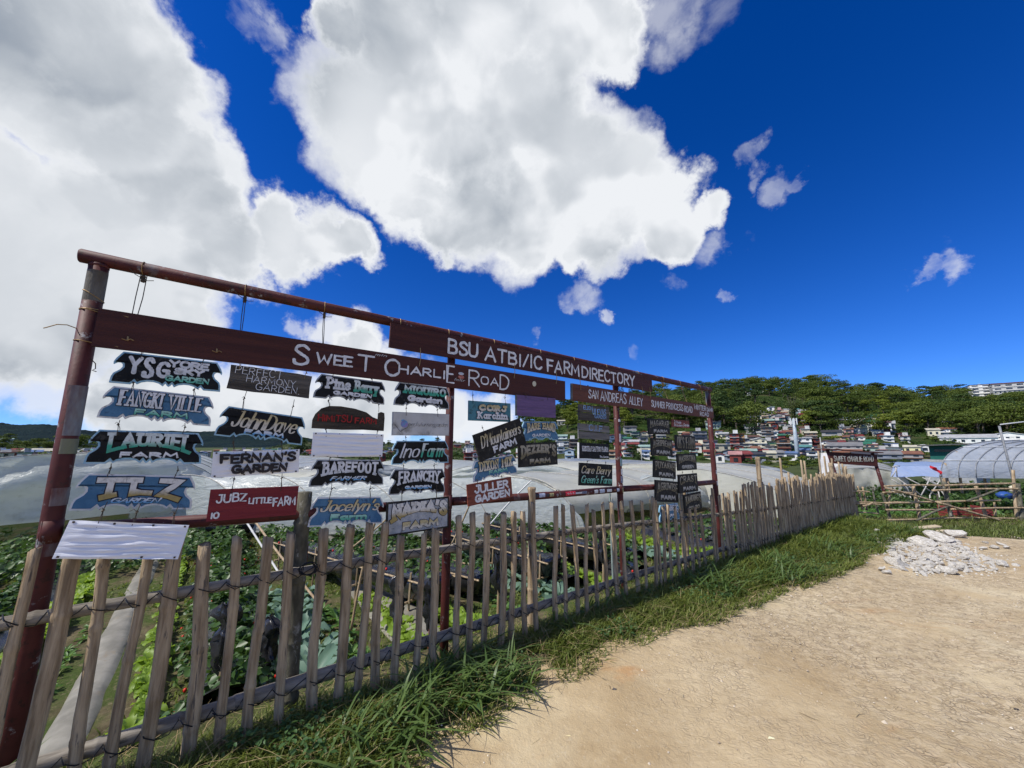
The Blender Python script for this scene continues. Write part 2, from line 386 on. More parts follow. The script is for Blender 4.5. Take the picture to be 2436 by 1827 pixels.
tag(link('verge_grass', blades('verge_grass', P, L, .0035 + .004 * rg.random(len(s)) + .0008 * s, .85, 1, GR, (.35, -.25))), 'fine green grass growing between the bamboo fence and the dirt', 'grass', kind='stuff')
s, off, u, ax, ay = verge_pts(5200, -1.2, 10.8, rg, .08, 0, 1.3)
cl = fnoise(ax * 1.6, ay * 1.6, 21); keep = cl > .02
s, off, u, ax, ay = [q[keep] for q in (s, off, u, ax, ay)]
P = np.stack([ax, ay, gh_np(ax, ay)], 1)
tag(link('broad_grass', blades('broad_grass', P, .14 + .17 * rg.random(len(s)), .010 + .010 * rg.random(len(s)), 1.0, 2, GR2, (.35, -.3))), 'broad bladed grass tufts arching out from the foot of the bamboo fence', 'grass', kind='stuff')
# low clover and weeds in the verge
s, off, u, ax, ay = verge_pts(16000, -1.2, 10.8, rg, .1, .0, 1.5)
cl = fnoise(ax * 2.1, ay * 2.1, 33); keep = cl > .12; s, off, u, ax, ay = [q[keep] for q in (s, off, u, ax, ay)]
P = np.stack([ax, ay, gh_np(ax, ay) + .02 + .07 * rg.random(len(s))], 1); Nn = rg.normal(size=(len(s), 3)) * .5 + np.array([0, 0, 1])
tag(link('verge_weeds', leaves('verge_weeds', P, Nn, .014 + .022 * rg.random(len(s)), 3, leaf_mat('weed_leaf', (.04, .10, .03), (.13, .22, .07), .3))), 'small leaved weeds mixed into the grass verge', 'weeds', kind='stuff')
s, off, u, ax, ay = verge_pts(3000, -1.2, 11, rg, -.15, .10, 1.3)
P = np.stack([ax, ay, gh_np(ax, ay) + .01], 1)
tag(link('dry_straw', blades('dry_straw', P, .06 + .12 * rg.random(len(s)), .002 + .002 * rg.random(len(s)), 1.7, 5, DRY)), 'dead straw coloured stalks lying under the fence', 'straw', kind='stuff')
# grass flat beyond the rocks and inside the field
x = rg.uniform(5.2, 17, 30000); y = rg.uniform(6.6, 11.5, 30000); ss, oo = so_np(x, y)
tp = (6.75 + .35 * fnoise(x * .7, y * .7, 5) + .6 * np.exp(-((x - 6.6) / 1.1) ** 2)); keep = (y > tp - .1) & (oo > -.1) & (fnoise(x * 1.5, y * 1.5, 6) > -.45); x, y = x[keep], y[keep]
P = np.stack([x, y, gh_np(x, y) - .01], 1)
tag(link('flat_grass', blades('flat_grass', P, .05 + .10 * rg.random(len(x)), .007 + .008 * rg.random(len(x)), .8, 6, leaf_mat('meadow_blade', (.055, .09, .015), (.17, .20, .05), .35))), 'short yellow green grass between the rock heap and the bamboo rail fence', 'grass', kind='stuff')
x = []; y = []
s = rg.uniform(-2.2, 11, 46000); off = -rg.random(46000) ** 1.3 * 8 - .15; ax = P1.x + DX.x * s + NC.x * off; ay = P1.y + DX.y * s + NC.y * off
keep = fnoise(ax * 1.2, ay * 1.2, 14) > -.08; ax, ay = ax[keep], ay[keep]; dd = np.hypot(ax, ay)
P = np.stack([ax, ay, gh_np(ax, ay) - .01], 1)
tag(link('field_grass', blades('field_grass', P, .03 + .07 * rg.random(len(ax)), .004 + .0016 * dd, .9, 8, leaf_mat('moss_blade', (.05, .085, .012), (.16, .20, .035), .4))), 'mossy short grass and weeds between the planting beds', 'grass', kind='stuff')
# pebbles and litter on the dirt
peb = []; V = []; F = []
rr = random.Random(4)
for k in range(2600):
    x = rr.uniform(-.6, 9); y = rr.uniform(1.6, 7.0)
    s_, o_ = so(x, y)
    if o_ < float(verge_e(s_)) - .02: continue
    r = rr.uniform(.003, .009) * (1.6 if rr.random() < .06 else 1); z = dirt_z(x, y) + r * .2; n = 5; b = len(V)
    for i in range(n): V.append((x + r * math.cos(i * 6.283 / n) * rr.uniform(.8, 1.4), y + r * math.sin(i * 6.283 / n) * rr.uniform(.7, 1.2), z - r * .4))
    V.append((x, y, z + r * .6)); F += [(b + i, b + (i + 1) % n, b + n) for i in range(n)]
me = bpy.data.meshes.new('pebbles'); me.from_pydata(V, [], F); me.materials.append(mat('pebble', (.34, .27, .19), (.60, .53, .42), .9, 1.5, coord='Object'))
tag(link('pebbles', me), 'scattered small pebbles on the tan dirt', 'pebbles', kind='stuff')
V = []; F = []
for k in range(150):
    x = rr.uniform(-.4, 6.5); y = rr.uniform(1.7, 6.3); s_, o_ = so(x, y)
    if o_ < float(verge_e(s_)) + .02: continue
    a = rr.uniform(0, 6.28); l = rr.uniform(.012, .05); w = rr.uniform(.0012, .0025); z = dirt_z(x, y) + .007; b = len(V)
    ca, sa = math.cos(a), math.sin(a)
    for t, zz in ((-1, 0), (0, .004), (1, .001)):
        for e in (-1, 1): V.append((x + ca * t * l - sa * e * w + .2 * l * (t * t) * sa, y + sa * t * l + ca * e * w - .2 * l * t * t * ca, z + zz))
    F += [(b, b + 1, b + 3, b + 2), (b + 2, b + 3, b + 5, b + 4)]
me = bpy.data.meshes.new('straw_bits'); me.from_pydata(V, [], F); me.materials.append(mat('straw_bit', (.16, .10, .05), (.5, .42, .25), .9, 2))
tag(link('straw_bits', me), 'bits of straw and twig lying on the open dirt', 'litter', kind='stuff')
def dry_leaf(u, v, size, col, label, cat='leaf', name='dry_leaf', seed=1):
    p = on_ground(u, v, .02); r_ = random.Random(seed); V = []; n = 7
    for i in range(n):
        a = 2 * math.pi * i / n; q = size * (1 if i % 2 == 0 else .45) * r_.uniform(.7, 1.1)
        V.append((q * math.cos(a), q * math.sin(a) * .7, .004 + r_.uniform(0, .3) * size))
    V.append((0, 0, .012)); F = [(i, (i + 1) % n, n) for i in range(n)]
    o = MB().add(V, F).obj(name, mat('litter_' + name + str(seed), col), None, loc=(p.x, p.y, dirt_z(p.x, p.y))); return tag(o, label, cat)
dry_leaf(1342, 1752, .034, (.66, .56, .30), 'pale yellow crumpled dry leaf alone on the dirt, at the bottom of the picture', seed=2)
dry_leaf(1833, 1757, .024, (.70, .66, .42), 'small cream torn leaf on the dirt, in the lower middle', seed=3)
dry_leaf(2268, 1745, .016, (.80, .78, .70), 'small white chip lying on the dirt near the lower right', cat='chip', name='white_chip', seed=4)
dry_leaf(1461, 1644, .018, (.10, .09, .08), 'tiny dark grey scrap on the dirt just below the grass verge', cat='scrap', name='dark_scrap', seed=5)
dry_leaf(2416, 1688, .018, (.06, .05, .045), 'small blackish scrap on the dirt near the right picture edge', cat='scrap', name='dark_scrap', seed=6)
dry_leaf(637, 1798, .035, (.75, .45, .2), 'cream and orange curled peel lying in the grass at the bottom', cat='peel', name='fruit_peel', seed=8)['label']

# ---------------------------------------------------------------- bamboo stake fence
BM = mat('weathered_bamboo', (.21, .148, .085), (.46, .355, .225), .7, 5, .7, 26, spec=.25, streak=(7, 7, .7), c3=(.10, .085, .068), s3=1.4, bdist=.006)
BM2 = mat('yellow_bamboo', (.30, .21, .12), (.42, .33, .21), .65, 5, .4, 30, spec=.3, streak=(7, 7, .7), c3=(.14, .10, .07), bdist=.006)
BMG = mat('mossy_bamboo', (.07, .065, .045), (.15, .14, .10), .8, 6, .5, 26, streak=(3, 3, 1.5), c3=(.30, .30, .27), s3=1.2, bdist=.006)
RAILM = mat('grey_bamboo_rail', (.14, .12, .095), (.29, .26, .215), .7, 6, .4, 26, streak=(.8, 5, 5), c3=(.08, .075, .06), bdist=.006)
BLK = mat('black_tie_wire', (.012, .012, .013), None, .5)
def stake_mesh(seed, wd=.058, dp=.03, L=1.1, split=True):
    """a split bamboo or pole stake: base at z=0, top at z=L, with nodes, slight bow and a sawn top"""
    r_ = random.Random(seed); mb = MB(); n = 10; rings = 16; nodes = sorted(r_.uniform(.1, 1.0) * L for _ in range(3)); kn = [r_.uniform(.18, .4), r_.uniform(.55, .8)]
    nodes = [k * L for k in kn] + [L * r_.uniform(.93, .99)] * (r_.random() < .4)
    bow = r_.uniform(-.018, .018); kink = r_.uniform(.3, .7) * L; zz = sorted([i / (rings - 1) * L for i in range(rings)] + [k + d for k in nodes for d in (-.02, -.007, .007, .02)])
    zz = [z for z in zz if 0 <= z <= L]; vs = []
    ph = r_.uniform(0, 6)
    for z in zz:
        nb = sum(math.exp(-((z - k) / .011) ** 2) for k in nodes); w = wd / 2 * (1 + .19 * nb + .06 * math.sin(z * 5 + ph)) * (1.04 - .1 * z / L)
        cx = bow * math.sin(z / L * math.pi) + .006 * math.sin(z * 7 + ph) + (.004 if z > kink else 0)
        for k in range(n):
            a = 2 * math.pi * k / n; yy = math.sin(a)
            d = dp * (.62 if yy < 0 else .30) * (1 + .25 * nb)
            vs.append((cx + w * math.cos(a), d * yy, z + (r_.uniform(-.006, .006) + .01 * math.cos(a + ph) if z == zz[-1] else 0)))
    m = len(zz); fs = [(i * n + k, i * n + (k + 1) % n, (i + 1) * n + (k + 1) % n, (i + 1) * n + k) for i in range(m - 1) for k in range(n)]
    vs.append((vs[(m - 1) * n][0] - wd / 2, 0, L - .004)); fs += [((m - 1) * n + k, (m - 1) * n + (k + 1) % n, len(vs) - 1) for k in range(n)]
    me = bpy.data.meshes.new('stake'); me.from_pydata(vs, [], fs); me.polygons.foreach_set('use_smooth', [True] * len(fs)); return me
SMs = [stake_mesh(i, wd=random.Random(i).uniform(.052, .068), dp=random.Random(i + 50).uniform(.026, .04)) for i in range(14)]
for i, me in enumerate(SMs): me.materials.append(BM)
YM = stake_mesh(77, .05, .045); YM.materials.append(BM2)
fence = thing('bamboo_fence', 'long weathered bamboo picket fence with black wire lashings, in front of the steel frame', 'fence', P1, (0, 0, AZ))
def rail_z(s, top): return float(np.interp(s, [-2, 2, 4.07, 6.1, 7.5, 11.5], [.82, .83, .74, .66, .60, .50])) if top else float(np.interp(s, [-2, .0, 2, 4, 8, 11.5], [.24, .22, .25, .22, .20, .17]))
def foff(s): return .125 + .02 * max(0, s - 6)
near = [-.16, -.03, .095, .21, .335, .455, .59, .72]
tops_px = [(637, 1276), (701, 1267), (773, 1258), (832, 1251), (877, 1246), (912, 1242), (954, 1273), (1000, 1267), (1038, 1256), (1089, 1228), (1120, 1221), (1155, 1221), (1192, 1220), (1220, 1219), (1247, 1216), (1272, 1195),
           (1318, 1204), (1339, 1201), (1366, 1201), (1390, 1199), (1413, 1213), (1435, 1197), (1459, 1195), (1477, 1193), (1505, 1192), (1528, 1192), (1549, 1183), (1561, 1192), (1574, 1205), (1587, 1200), (1606, 1205), (1622, 1215), (1638, 1210), (1652, 1205), (1668, 1222), (1686, 1178), (1693, 1163), (1707, 1178), (1719, 1174), (1726, 1181), (1732, 1173), (1744, 1168)]
SL = [(s_, 1.10 + rs.uniform(-.03, .03)) for s_ in near[:3]] + [(s_, 1.07 + rs.uniform(-.02, .02)) for s_ in near[3:]]
for p in tops_px: s_, z_ = on_plane(p[0], p[1], .135); SL.append((s_, z_))
SL.sort(); s_ = SL[-1][0]
k = -1.9; pre = []
while k < -.2: pre.append((k, 1.08 + rs.uniform(-.04, .04))); k += .125
SL = pre + SL
while s_ < 11.5:
    s_ += rs.uniform(.045, .095); z_ = float(np.interp(s_, [6, 8, 10, 11.5], [.96, 1.0, 1.0, .92])) + rs.uniform(-.06, .06); SL.append((s_, z_))
for i, (s_, z_) in enumerate(SL):
    me = SMs[i % 14]; base = -.06; h_ = z_ - base; ln = rs.uniform(-.035, .035)
    o = link('stake', me, fence, (s_ - ln * .55, -foff(s_) - .012 + rs.uniform(-.004, .004), base), (rs.uniform(-.02, .02), ln, rs.uniform(-.15, .15)), (rs.uniform(.74, 1.0) * (1 if s_ < 3 else .88 if s_ < 6.5 else .78), 1, h_ / 1.1))
for s_, z_, ln in ((8.1, 1.35, .10), (8.4, 1.12, -.1), (9.0, 1.30, .12), (9.15, 1.28, .04), (9.9, 1.45, .0), (10.2, 1.35, .02), (10.6, 1.3, .0), (11.0, 1.22, .05), (11.2, 1.18, -.03), (11.35, 1.1, .06), (11.42, 1.12, .03)):
    link('stake', YM, fence, (s_, -foff(s_) + .055, -.05), (0, ln, .3), (.75, .8, (z_ + .05) / 1.1))['label'] = 'yellower round bamboo pole rising above the grey pickets'
# rails: several bamboo poles end to end, with nodes
def pole(p0, p1, r0, r1, seed, node=.22, bend=.01, n=10):
    r_ = random.Random(seed); p0, p1 = Vector(p0), Vector(p1); Lg = (p1 - p0).length; pts = []; rad_ = []; t = 0; marks = []; q = r_.uniform(.05, node)
    while q < Lg: marks.append(q); q += node * r_.uniform(.8, 1.3)
    zs = sorted(set([i * Lg / 12 for i in range(13)] + [m + d for m in marks for d in (-.018, -.004, .004, .018)])); zs = [z for z in zs if 0 <= z <= Lg]
    up = Vector((r_.uniform(-1, 1), r_.uniform(-1, 1), r_.uniform(-1, 1)))
    for z in zs:
        f = z / Lg; nb = 1 if any(abs(z - m) < .008 for m in marks) else 0
        pts.append(p0.lerp(p1, f) + up * bend * math.sin(f * math.pi)); rad_.append((r0 + (r1 - r0) * f) * (1 + .13 * nb))
    return MB().tube(pts, rad_, n)
for top in (True, False):
    a = -2.0; k = 0
    while a < 11.3:
        b = min(a + rs.uniform(2.4, 3.2), 11.5); rr_ = (.030 if top else .036) * (1 if a < 3 else .9)
        pole((a, -foff(a) + .04, rail_z(a, top)), (b + .06, -foff(b) + .04, rail_z(b, top)), rr_, rr_ * .88, k + 10 * top, bend=.012).obj('rail', RAILM, fence, smooth=True); a = b; k += 1
# lashings: black wire from the stake over the rail
for i, (s_, z_) in enumerate(SL):
    for top in (True, False):
        if s_ < -.3: continue
        z0 = rail_z(s_, top); o = -foff(s_); nx = SL[i + 1][0] if i + 1 < len(SL) else s_ + .08; mb = MB(); w = .036 if s_ < 3 else .028
        j = rs.uniform(-.012, .012); dz = rs.uniform(.015, .03)
        mb.tube([(s_ - w, o + .01, z0 + dz + j), (s_ - w * .5, o - .034, z0 + dz * .5 + j), (s_ + w * .5, o - .036, z0 - dz * .3 + j), (s_ + w, o - .005, z0 - dz + j)], .0026, 5)
        mb.tube([(s_ + w, o - .005, z0 - dz + j), ((s_ + nx) / 2, o + .004, z0 - .005 + rs.uniform(-.02, .01)), (nx - w, o + .01, rail_z(nx, top) + .022)], .0026, 5)
        if i % 3 == 0: mb.tube([(s_ - w, o + .01, z0 + dz + j - .012), (s_, o - .037, z0 + j - .012), (s_ + w, o - .005, z0 - dz + j + .006)], .0024, 5)
        mb.obj('lashing', BLK, fence)
mb = MB(); r_ = random.Random(3)
for q in range(14):
    a0 = r_.uniform(0, 6); mb.tube([(1.06 + .05 * math.cos(a0 + i * .9) * r_.uniform(.5, 1.2), -.165 - r_.uniform(0, .02), .86 + .035 * math.sin(a0 + i * .9)) for i in range(5)], .0022, 4)
mb.obj('lashing', BLK, fence)['label'] = 'tangled knot of black wire on the upper rail'
# thick posts standing behind the pickets
for (s_, off_, z_, r_, seed, ln, lb) in ((1.06, .0, 1.27, .046, 3, -.02, 'mossy dark bamboo post spotted with lichen behind the fence, under the lowest light blue plaque'), (2.80, .03, 1.32, .036, 4, .02, 'brown bamboo post crossing the cross rail, right of the rust red board'),
                              (5.2, .02, 1.0, .042, 6, .05, 'thick brown bamboo post standing behind the lowest dark boards'), (7.6, -.02, 1.38, .036, 9, .0, 'grey bamboo post rising above the fence, first beyond the steel frame'), (10.55, .15, 1.22, .04, 10, .0, 'stout grey bamboo post near the far end of the picket fence'), (.62, -.32, .72, .016, 12, .05, None)):
    if lb is None: continue
    o = pole((0, 0, -.3), (ln * z_, 0, z_), r_, r_ * .92, seed, .3, .012, 12).obj('bamboo_post', BMG if seed == 3 else BM, None, smooth=True); o.location = fp(s_, off_); o.rotation_euler = (0, 0, AZ); tag(o, lb, 'post')
# ---------------------------------------------------------------- painted lettering: hand-made stroke alphabet
G = {  # width | strokes; 'c' marks a smooth curve
'A': '.7|0,0 .35,1 .7,0|.13,.35 .57,.35', 'B': '.58|0,0 0,1|c 0,1 .4,.97 .5,.77 .38,.56 0,.53|c 0,.53 .45,.5 .58,.27 .45,.03 0,0',
'C': '.6|c .6,.82 .42,1 .15,.93 0,.65 0,.38 .12,.08 .38,0 .6,.18', 'D': '.6|0,0 0,1|c 0,1 .32,.97 .58,.75 .6,.42 .45,.1 .2,0 0,0',
'E': '.5|.5,1 0,1 0,0 .52,0|0,.52 .42,.52', 'F': '.5|.5,1 0,1 0,0|0,.52 .42,.52',
'G': '.64|c .6,.85 .42,1 .15,.93 0,.65 0,.35 .12,.08 .4,0 .62,.15 .64,.42|.64,.44 .36,.44', 'H': '.6|0,0 0,1|.6,0 .6,1|0,.52 .6,.52',
'I': '.12|.06,0 .06,1', 'J': '.5|c .42,1 .44,.6 .43,.2 .28,0 .1,.02 0,.22|.2,1 .5,1', 'K': '.58|0,0 0,1|.55,1 0,.45|.18,.6 .58,0',
'L': '.48|0,1 0,0 .5,0', 'M': '.78|0,0 .08,1 .39,.3 .7,1 .78,0', 'N': '.6|0,0 0,1 .6,0 .6,1', 'O': '.66|c .33,1 .08,.87 0,.5 .08,.12 .33,0 .58,.12 .66,.5 .58,.87 .33,1',
'P': '.54|0,0 0,1|c 0,1 .38,.99 .54,.76 .4,.5 0,.46', 'Q': '.66|c .33,1 .08,.87 0,.5 .08,.12 .33,0 .58,.12 .66,.5 .58,.87 .33,1|.4,.25 .68,-.05',
'R': '.58|0,0 0,1|c 0,1 .38,.99 .54,.77 .38,.53 0,.5|.22,.5 .58,0', 'S': '.54|c .52,.84 .34,1 .1,.93 .04,.72 .25,.54 .48,.38 .52,.15 .3,0 .05,.04 0,.2',
'T': '.62|0,1 .62,1|.31,1 .31,0', 'U': '.6|c 0,1 0,.3 .12,.04 .3,0 .48,.04 .6,.3 .6,1', 'V': '.66|0,1 .33,0 .66,1', 'W': '.9|0,1 .22,0 .45,.7 .68,0 .9,1',
'X': '.6|0,0 .6,1|0,1 .6,0', 'Y': '.64|0,1 .32,.5 .64,1|.32,.5 .32,0', 'Z': '.56|0,1 .56,1 0,0 .58,0',
'0': '.5|c .25,1 .04,.8 0,.5 .05,.15 .25,0 .45,.15 .5,.5 .45,.82 .25,1', '1': '.12|.06,0 .06,1', '2': '.5|c 0,.8 .2,1 .45,.9 .48,.65 .25,.3 0,0|0,0 .52,0',
'/': '.4|0,-.05 .4,1.05', "'": '.1|.08,1.05 .02,.8', '.': '.08|.02,0 .06,.04', '-': '.3|0,.45 .3,.45',
'a': '.46|c .42,.5 .25,.62 .05,.5 0,.28 .08,.05 .25,0 .42,.14|.44,.6 .43,.1 .5,0', 'b': '.46|0,1 0,0|c 0,.45 .2,.62 .42,.52 .46,.3 .38,.06 .18,0 0,.12',
'c': '.4|c .4,.5 .22,.62 .04,.48 0,.28 .08,.05 .24,0 .42,.12', 'd': '.46|.46,1 .46,0|c .46,.48 .25,.62 .04,.48 0,.28 .08,.05 .26,0 .46,.14',
'e': '.44|c .02,.32 .42,.34 .4,.54 .22,.62 .04,.5 0,.28 .08,.05 .26,0 .44,.12', 'f': '.34|c .34,.95 .2,1 .12,.85 .12,.4 .12,0|0,.6 .3,.6',
'g': '.46|c .44,.5 .25,.62 .04,.5 0,.3 .1,.08 .28,.05 .44,.2|c .45,.6 .45,.1 .42,-.22 .2,-.32 .02,-.22', 'h': '.46|0,1 0,0|c 0,.4 .15,.6 .36,.6 .45,.42 .45,0',
'i': '.1|.05,.6 .05,0|.05,.82 .05,.86', 'j': '.2|c .15,.6 .15,-.1 .08,-.3 -.08,-.28|.15,.82 .15,.86', 'k': '.42|0,1 0,0|.38,.6 0,.25|.13,.36 .42,0', 'l': '.1|.05,1 .05,0',
'm': '.7|0,.6 0,0|c 0,.4 .12,.6 .28,.58 .34,.4 .34,0|c .34,.4 .47,.6 .62,.58 .68,.4 .68,0', 'n': '.44|0,.6 0,0|c 0,.38 .15,.6 .34,.6 .43,.42 .43,0',
'o': '.46|c .23,.62 .04,.52 0,.31 .05,.08 .23,0 .41,.08 .46,.31 .42,.52 .23,.62', 'p': '.46|0,.6 0,-.3|c 0,.45 .2,.62 .42,.52 .46,.3 .38,.06 .18,0 0,.12',
'r': '.32|0,.6 0,0|c 0,.35 .1,.55 .32,.58', 's': '.38|c .36,.5 .22,.62 .05,.56 .05,.42 .3,.26 .36,.1 .2,0 0,.08', 't': '.32|.14,.9 .14,.1 .3,0|0,.6 .3,.6',
'u': '.44|c 0,.6 0,.2 .1,.02 .26,0 .43,.2|.43,.6 .43,0', 'v': '.42|0,.6 .2,0 .42,.6', 'w': '.62|0,.6 .15,0 .31,.45 .47,0 .62,.6', 'x': '.4|0,0 .4,.6|0,.6 .4,0',
'y': '.42|0,.6 .2,.05|.42,.6 .1,-.3', 'z': '.4|0,.6 .4,.6 0,0 .42,0', ' ': '.3|',
'(': '.1|', '~': '1.0|c 0,.5 .3,.9 .6,.1 1,.5'}
def glyph(ch):
    parts = G.get(ch, G['O']).split('|'); out = []
    for st in parts[1:]:
        st = st.strip()
        if not st: continue
        c = st.startswith('c '); pts = [tuple(map(float, p.split(','))) for p in (st[2:] if c else st).split()]
        if c and len(pts) > 2:
            P = [pts[0]] + pts + [pts[-1]]; q = []
            for i in range(1, len(P) - 2):
                for k in range(4):
                    t = k / 4; a, b, cc, d = P[i - 1], P[i], P[i + 1], P[i + 2]
                    q.append(tuple(.5 * (2 * b[j] + (cc[j] - a[j]) * t + (2 * a[j] - 5 * b[j] + 4 * cc[j] - d[j]) * t * t + (3 * b[j] - a[j] - 3 * cc[j] + d[j]) * t ** 3) for j in (0, 1)))
            q.append(pts[-1]); pts = q
        out.append((pts, c))
    return float(parts[0]), out
def lettering(s, box, y, th, style='hand', warp=None, rnd=None, grow_=0.0):
    """stroke text fitted in box (x0,x1,z0,z1) on the plane y; th = stroke width. Returns an MB."""
    x0, x1, z0, z1 = box; gap = {'hand': .2, 'slab': .33, 'wide': .18, 'script': .17, 'thin': .2}[style]
    cur = 0; sts = []
    for ch in s:
        w, ss = glyph(ch)
        jx, jy = ((rnd.uniform(-.03, .03), rnd.uniform(-.05, .05)) if rnd and style in ('hand', 'thin') else (0, 0)); js = (rnd.uniform(.92, 1.06) if rnd and style in ('hand', 'thin') else 1)
        for pts, c in ss:
            q = [(cur + (p[0] + jx) * 1.0, p[1] * js + jy) for p in pts]; sts.append((q, c))
            if style == 'slab' and ch not in "'.Oo":
                for e, nb in ((q[0], q[1]), (q[-1], q[-2])):
                    if abs(nb[0] - e[0]) < .6 * abs(nb[1] - e[1]) + .02 and (e[1] < .03 or e[1] > .97 or (ch.islower() and abs(e[1] - .6) < .02)):
                        sts.append(([(e[0] - .15, e[1]), (e[0] + .15, e[1])], False))
        cur += w + gap
    cur -= gap
    if style == 'script':
        sts = [([(px + py * .32, py) for px, py in q], c) for q, c in sts]
    xs = [p[0] for q, c in sts for p in q]; mx, Mx = min(xs), max(xs)
    zlo = 0.0
    hz = (z1 - z0 - th) / 1.0; wx = (x1 - x0 - th) / max(Mx - mx, .05)
    mb = MB(); k = 0; jr = random.Random(len(s) * 7 + ord(s[0]))
    for q, c in sts:
        pts = [((px - mx) * wx + x0 + th / 2, (py - zlo) * hz + z0 + th / 2) for px, py in q]
        if warp:
            dn = [pts[0]]
            for a, b in zip(pts, pts[1:]):
                m = max(1, int(math.hypot(b[0] - a[0], b[1] - a[1]) / ((z1 - z0) * .25)))
                dn += [(a[0] + (b[0] - a[0]) * i / m, a[1] + (b[1] - a[1]) * i / m) for i in range(1, m + 1)]
            pts = [(px, warp_z(px, pz, box, warp)) for px, pz in dn]
        pts = [p for i, p in enumerate(pts) if i == 0 or math.hypot(p[0] - pts[i - 1][0], p[1] - pts[i - 1][1]) > 1e-5]
        if len(pts) < 2: continue
        k += 1; yy = y - k * 0.00012
        h = th / 2 + grow_; round_ = style in ('hand', 'thin', 'script')
        L = []; Rr = []
        for i, p in enumerate(pts):
            a = pts[max(i - 1, 0)]; b = pts[min(i + 1, len(pts) - 1)]
            t = Vector((b[0] - a[0], b[1] - a[1])).normalized(); nn = Vector((-t.y, t.x))
            hh = h
            if style == 'script': hh = h * (.38 + .62 * abs(t.y))
            if 0 < i < len(pts) - 1:
                t1 = Vector((p[0] - a[0], p[1] - a[1])).normalized(); cs = max(.55, abs(nn.dot(Vector((-t1.y, t1.x))))); hh /= cs
            if not round_:
                if i == 0: p = (p[0] - t.x * h * .9, p[1] - t.y * h * .9)
                if i == len(pts) - 1: p = (p[0] + t.x * h * .9, p[1] + t.y * h * .9)
            hh *= jr.uniform(.82, 1.14) if style == 'hand' else jr.uniform(.9, 1.08)
            L.append((p[0] + nn.x * hh, yy, p[1] + nn.y * hh)); Rr.append((p[0] - nn.x * hh, yy, p[1] - nn.y * hh))
        n = len(L); mb.add(L + Rr, [(i, i + n, i + n + 1, i + 1) for i in range(n - 1)])
        if round_:
            for e, o in ((0, 1), (n - 1, n - 2)):
                P = ((L[e][0] + Rr[e][0]) / 2, (L[e][2] + Rr[e][2]) / 2); d = Vector((pts[e][0] - pts[o][0], pts[e][1] - pts[o][1])); an = math.atan2(d.y, d.x)
                hh = math.hypot(L[e][0] - Rr[e][0], L[e][2] - Rr[e][2]) / 2
                mb.add([(P[0] + math.cos(an + a) * hh, yy, P[1] + math.sin(an + a) * hh) for a in [math.pi * (j / 6 - .5) for j in range(7)]], [tuple(range(7))])
    return mb
def warp_z(px, pz, box, warp):
    x0, x1, z0, z1 = box; q = (2 * (px - x0) / (x1 - x0) - 1); r = (pz - z0) / (z1 - z0)
    k, amt = warp
    if k == 'archbot': return z1 - (1 - r) * (z1 - z0) * ((1 - amt) + amt * q * q)
    if k == 'arctop': return z0 + r * (z1 - z0) * (1 - amt * q * q)
    if k == 'both': return z1 - (1 - r) * (z1 - z0) * ((1 - amt) + amt * q * q) + (1 - q * q) * 0.0 * r
    return pz

# ---------------------------------------------------------------- board materials
M = {}
M['black'] = mat('black_paint', (.0045, .005, .0055), (.011, .0115, .012), .5, 9, .25, 60, spec=.18, c3=(.04, .038, .034), s3=2.2)
M['dim'] = mat('dull_black_paint', (.016, .0155, .013), (.034, .032, .027), .65, 12, .4, 50, spec=.2, c3=(.085, .078, .055), s3=2)
M['blue'] = mat('blue_paint', (.045, .14, .25), (.075, .19, .31), .5, 14, .2, 60, c3=(.03, .08, .15), s3=2)
M['teal'] = mat('teal_paint', (.045, .17, .22), (.075, .22, .26), .55, 12, .25, 60, c3=(.03, .07, .08))
M['rimblue'] = mat('pale_blue_paint', (.22, .42, .55), (.36, .55, .66), .5, 18, .2, 70, c3=(.12, .17, .2))
M['rimgrey'] = mat('grey_edge_paint', (.28, .31, .33), (.42, .44, .45), .55, 20, .2, 70, c3=(.12, .12, .12))
M['rimwhite'] = mat('off_white_edge_paint', (.55, .56, .55), (.68, .68, .66), .55, 20, .2, 70, c3=(.3, .29, .27))
M['maroon'] = mat('red_brown_board_paint', (.048, .012, .009), (.075, .020, .013), .6, 3, .35, 30, streak=(.25, 1, 9), c3=(.05, .016, .012))
M['brown'] = mat('brown_board_paint', (.10, .035, .02), (.14, .05, .03), .6, 3, .35, 30, streak=(.25, 1, 9), c3=(.09, .035, .022))
M['crimson'] = mat('crimson_board_paint', (.16, .012, .018), (.22, .022, .028), .55, 4, .3, 30, streak=(.4, 1, 7), c3=(.08, .01, .012))
M['rust'] = mat('rust_red_board_paint', (.17, .04, .022), (.23, .06, .035), .6, 4, .3, 30, streak=(.4, 1, 5), c3=(.09, .025, .015))
M['purple'] = mat('purple_board_paint', (.12, .075, .17), (.17, .10, .23), .6, 7, .3, 30, streak=(.5, 1, 5), c3=(.09, .06, .09))
M['oldwood'] = mat('weathered_board', (.06, .052, .042), (.15, .135, .115), .85, 4, .6, 25, streak=(.35, 1, 8), c3=(.03, .028, .022), s3=2)
M['greywood'] = mat('grey_weathered_board', (.12, .115, .105), (.24, .235, .225), .85, 4, .6, 25, streak=(.35, 1, 8), c3=(.05, .048, .045), s3=2)
M['darkwood'] = mat('charred_slab', (.03, .024, .018), (.09, .075, .055), .85, 5, .8, 30, streak=(.5, 1, 4), c3=(.014, .012, .01), s3=2)
M['film'] = mat('white_plastic_wrap', (.78, .79, .80), (.86, .86, .86), .32, 5, .3, 22, spec=.5, streak=(.3, 1, 4), bdist=.01)
M['greysheet'] = mat('grey_painted_sheet', (.42, .42, .40), (.55, .55, .52), .5, 5, .15, 30, c3=(.3, .29, .26))
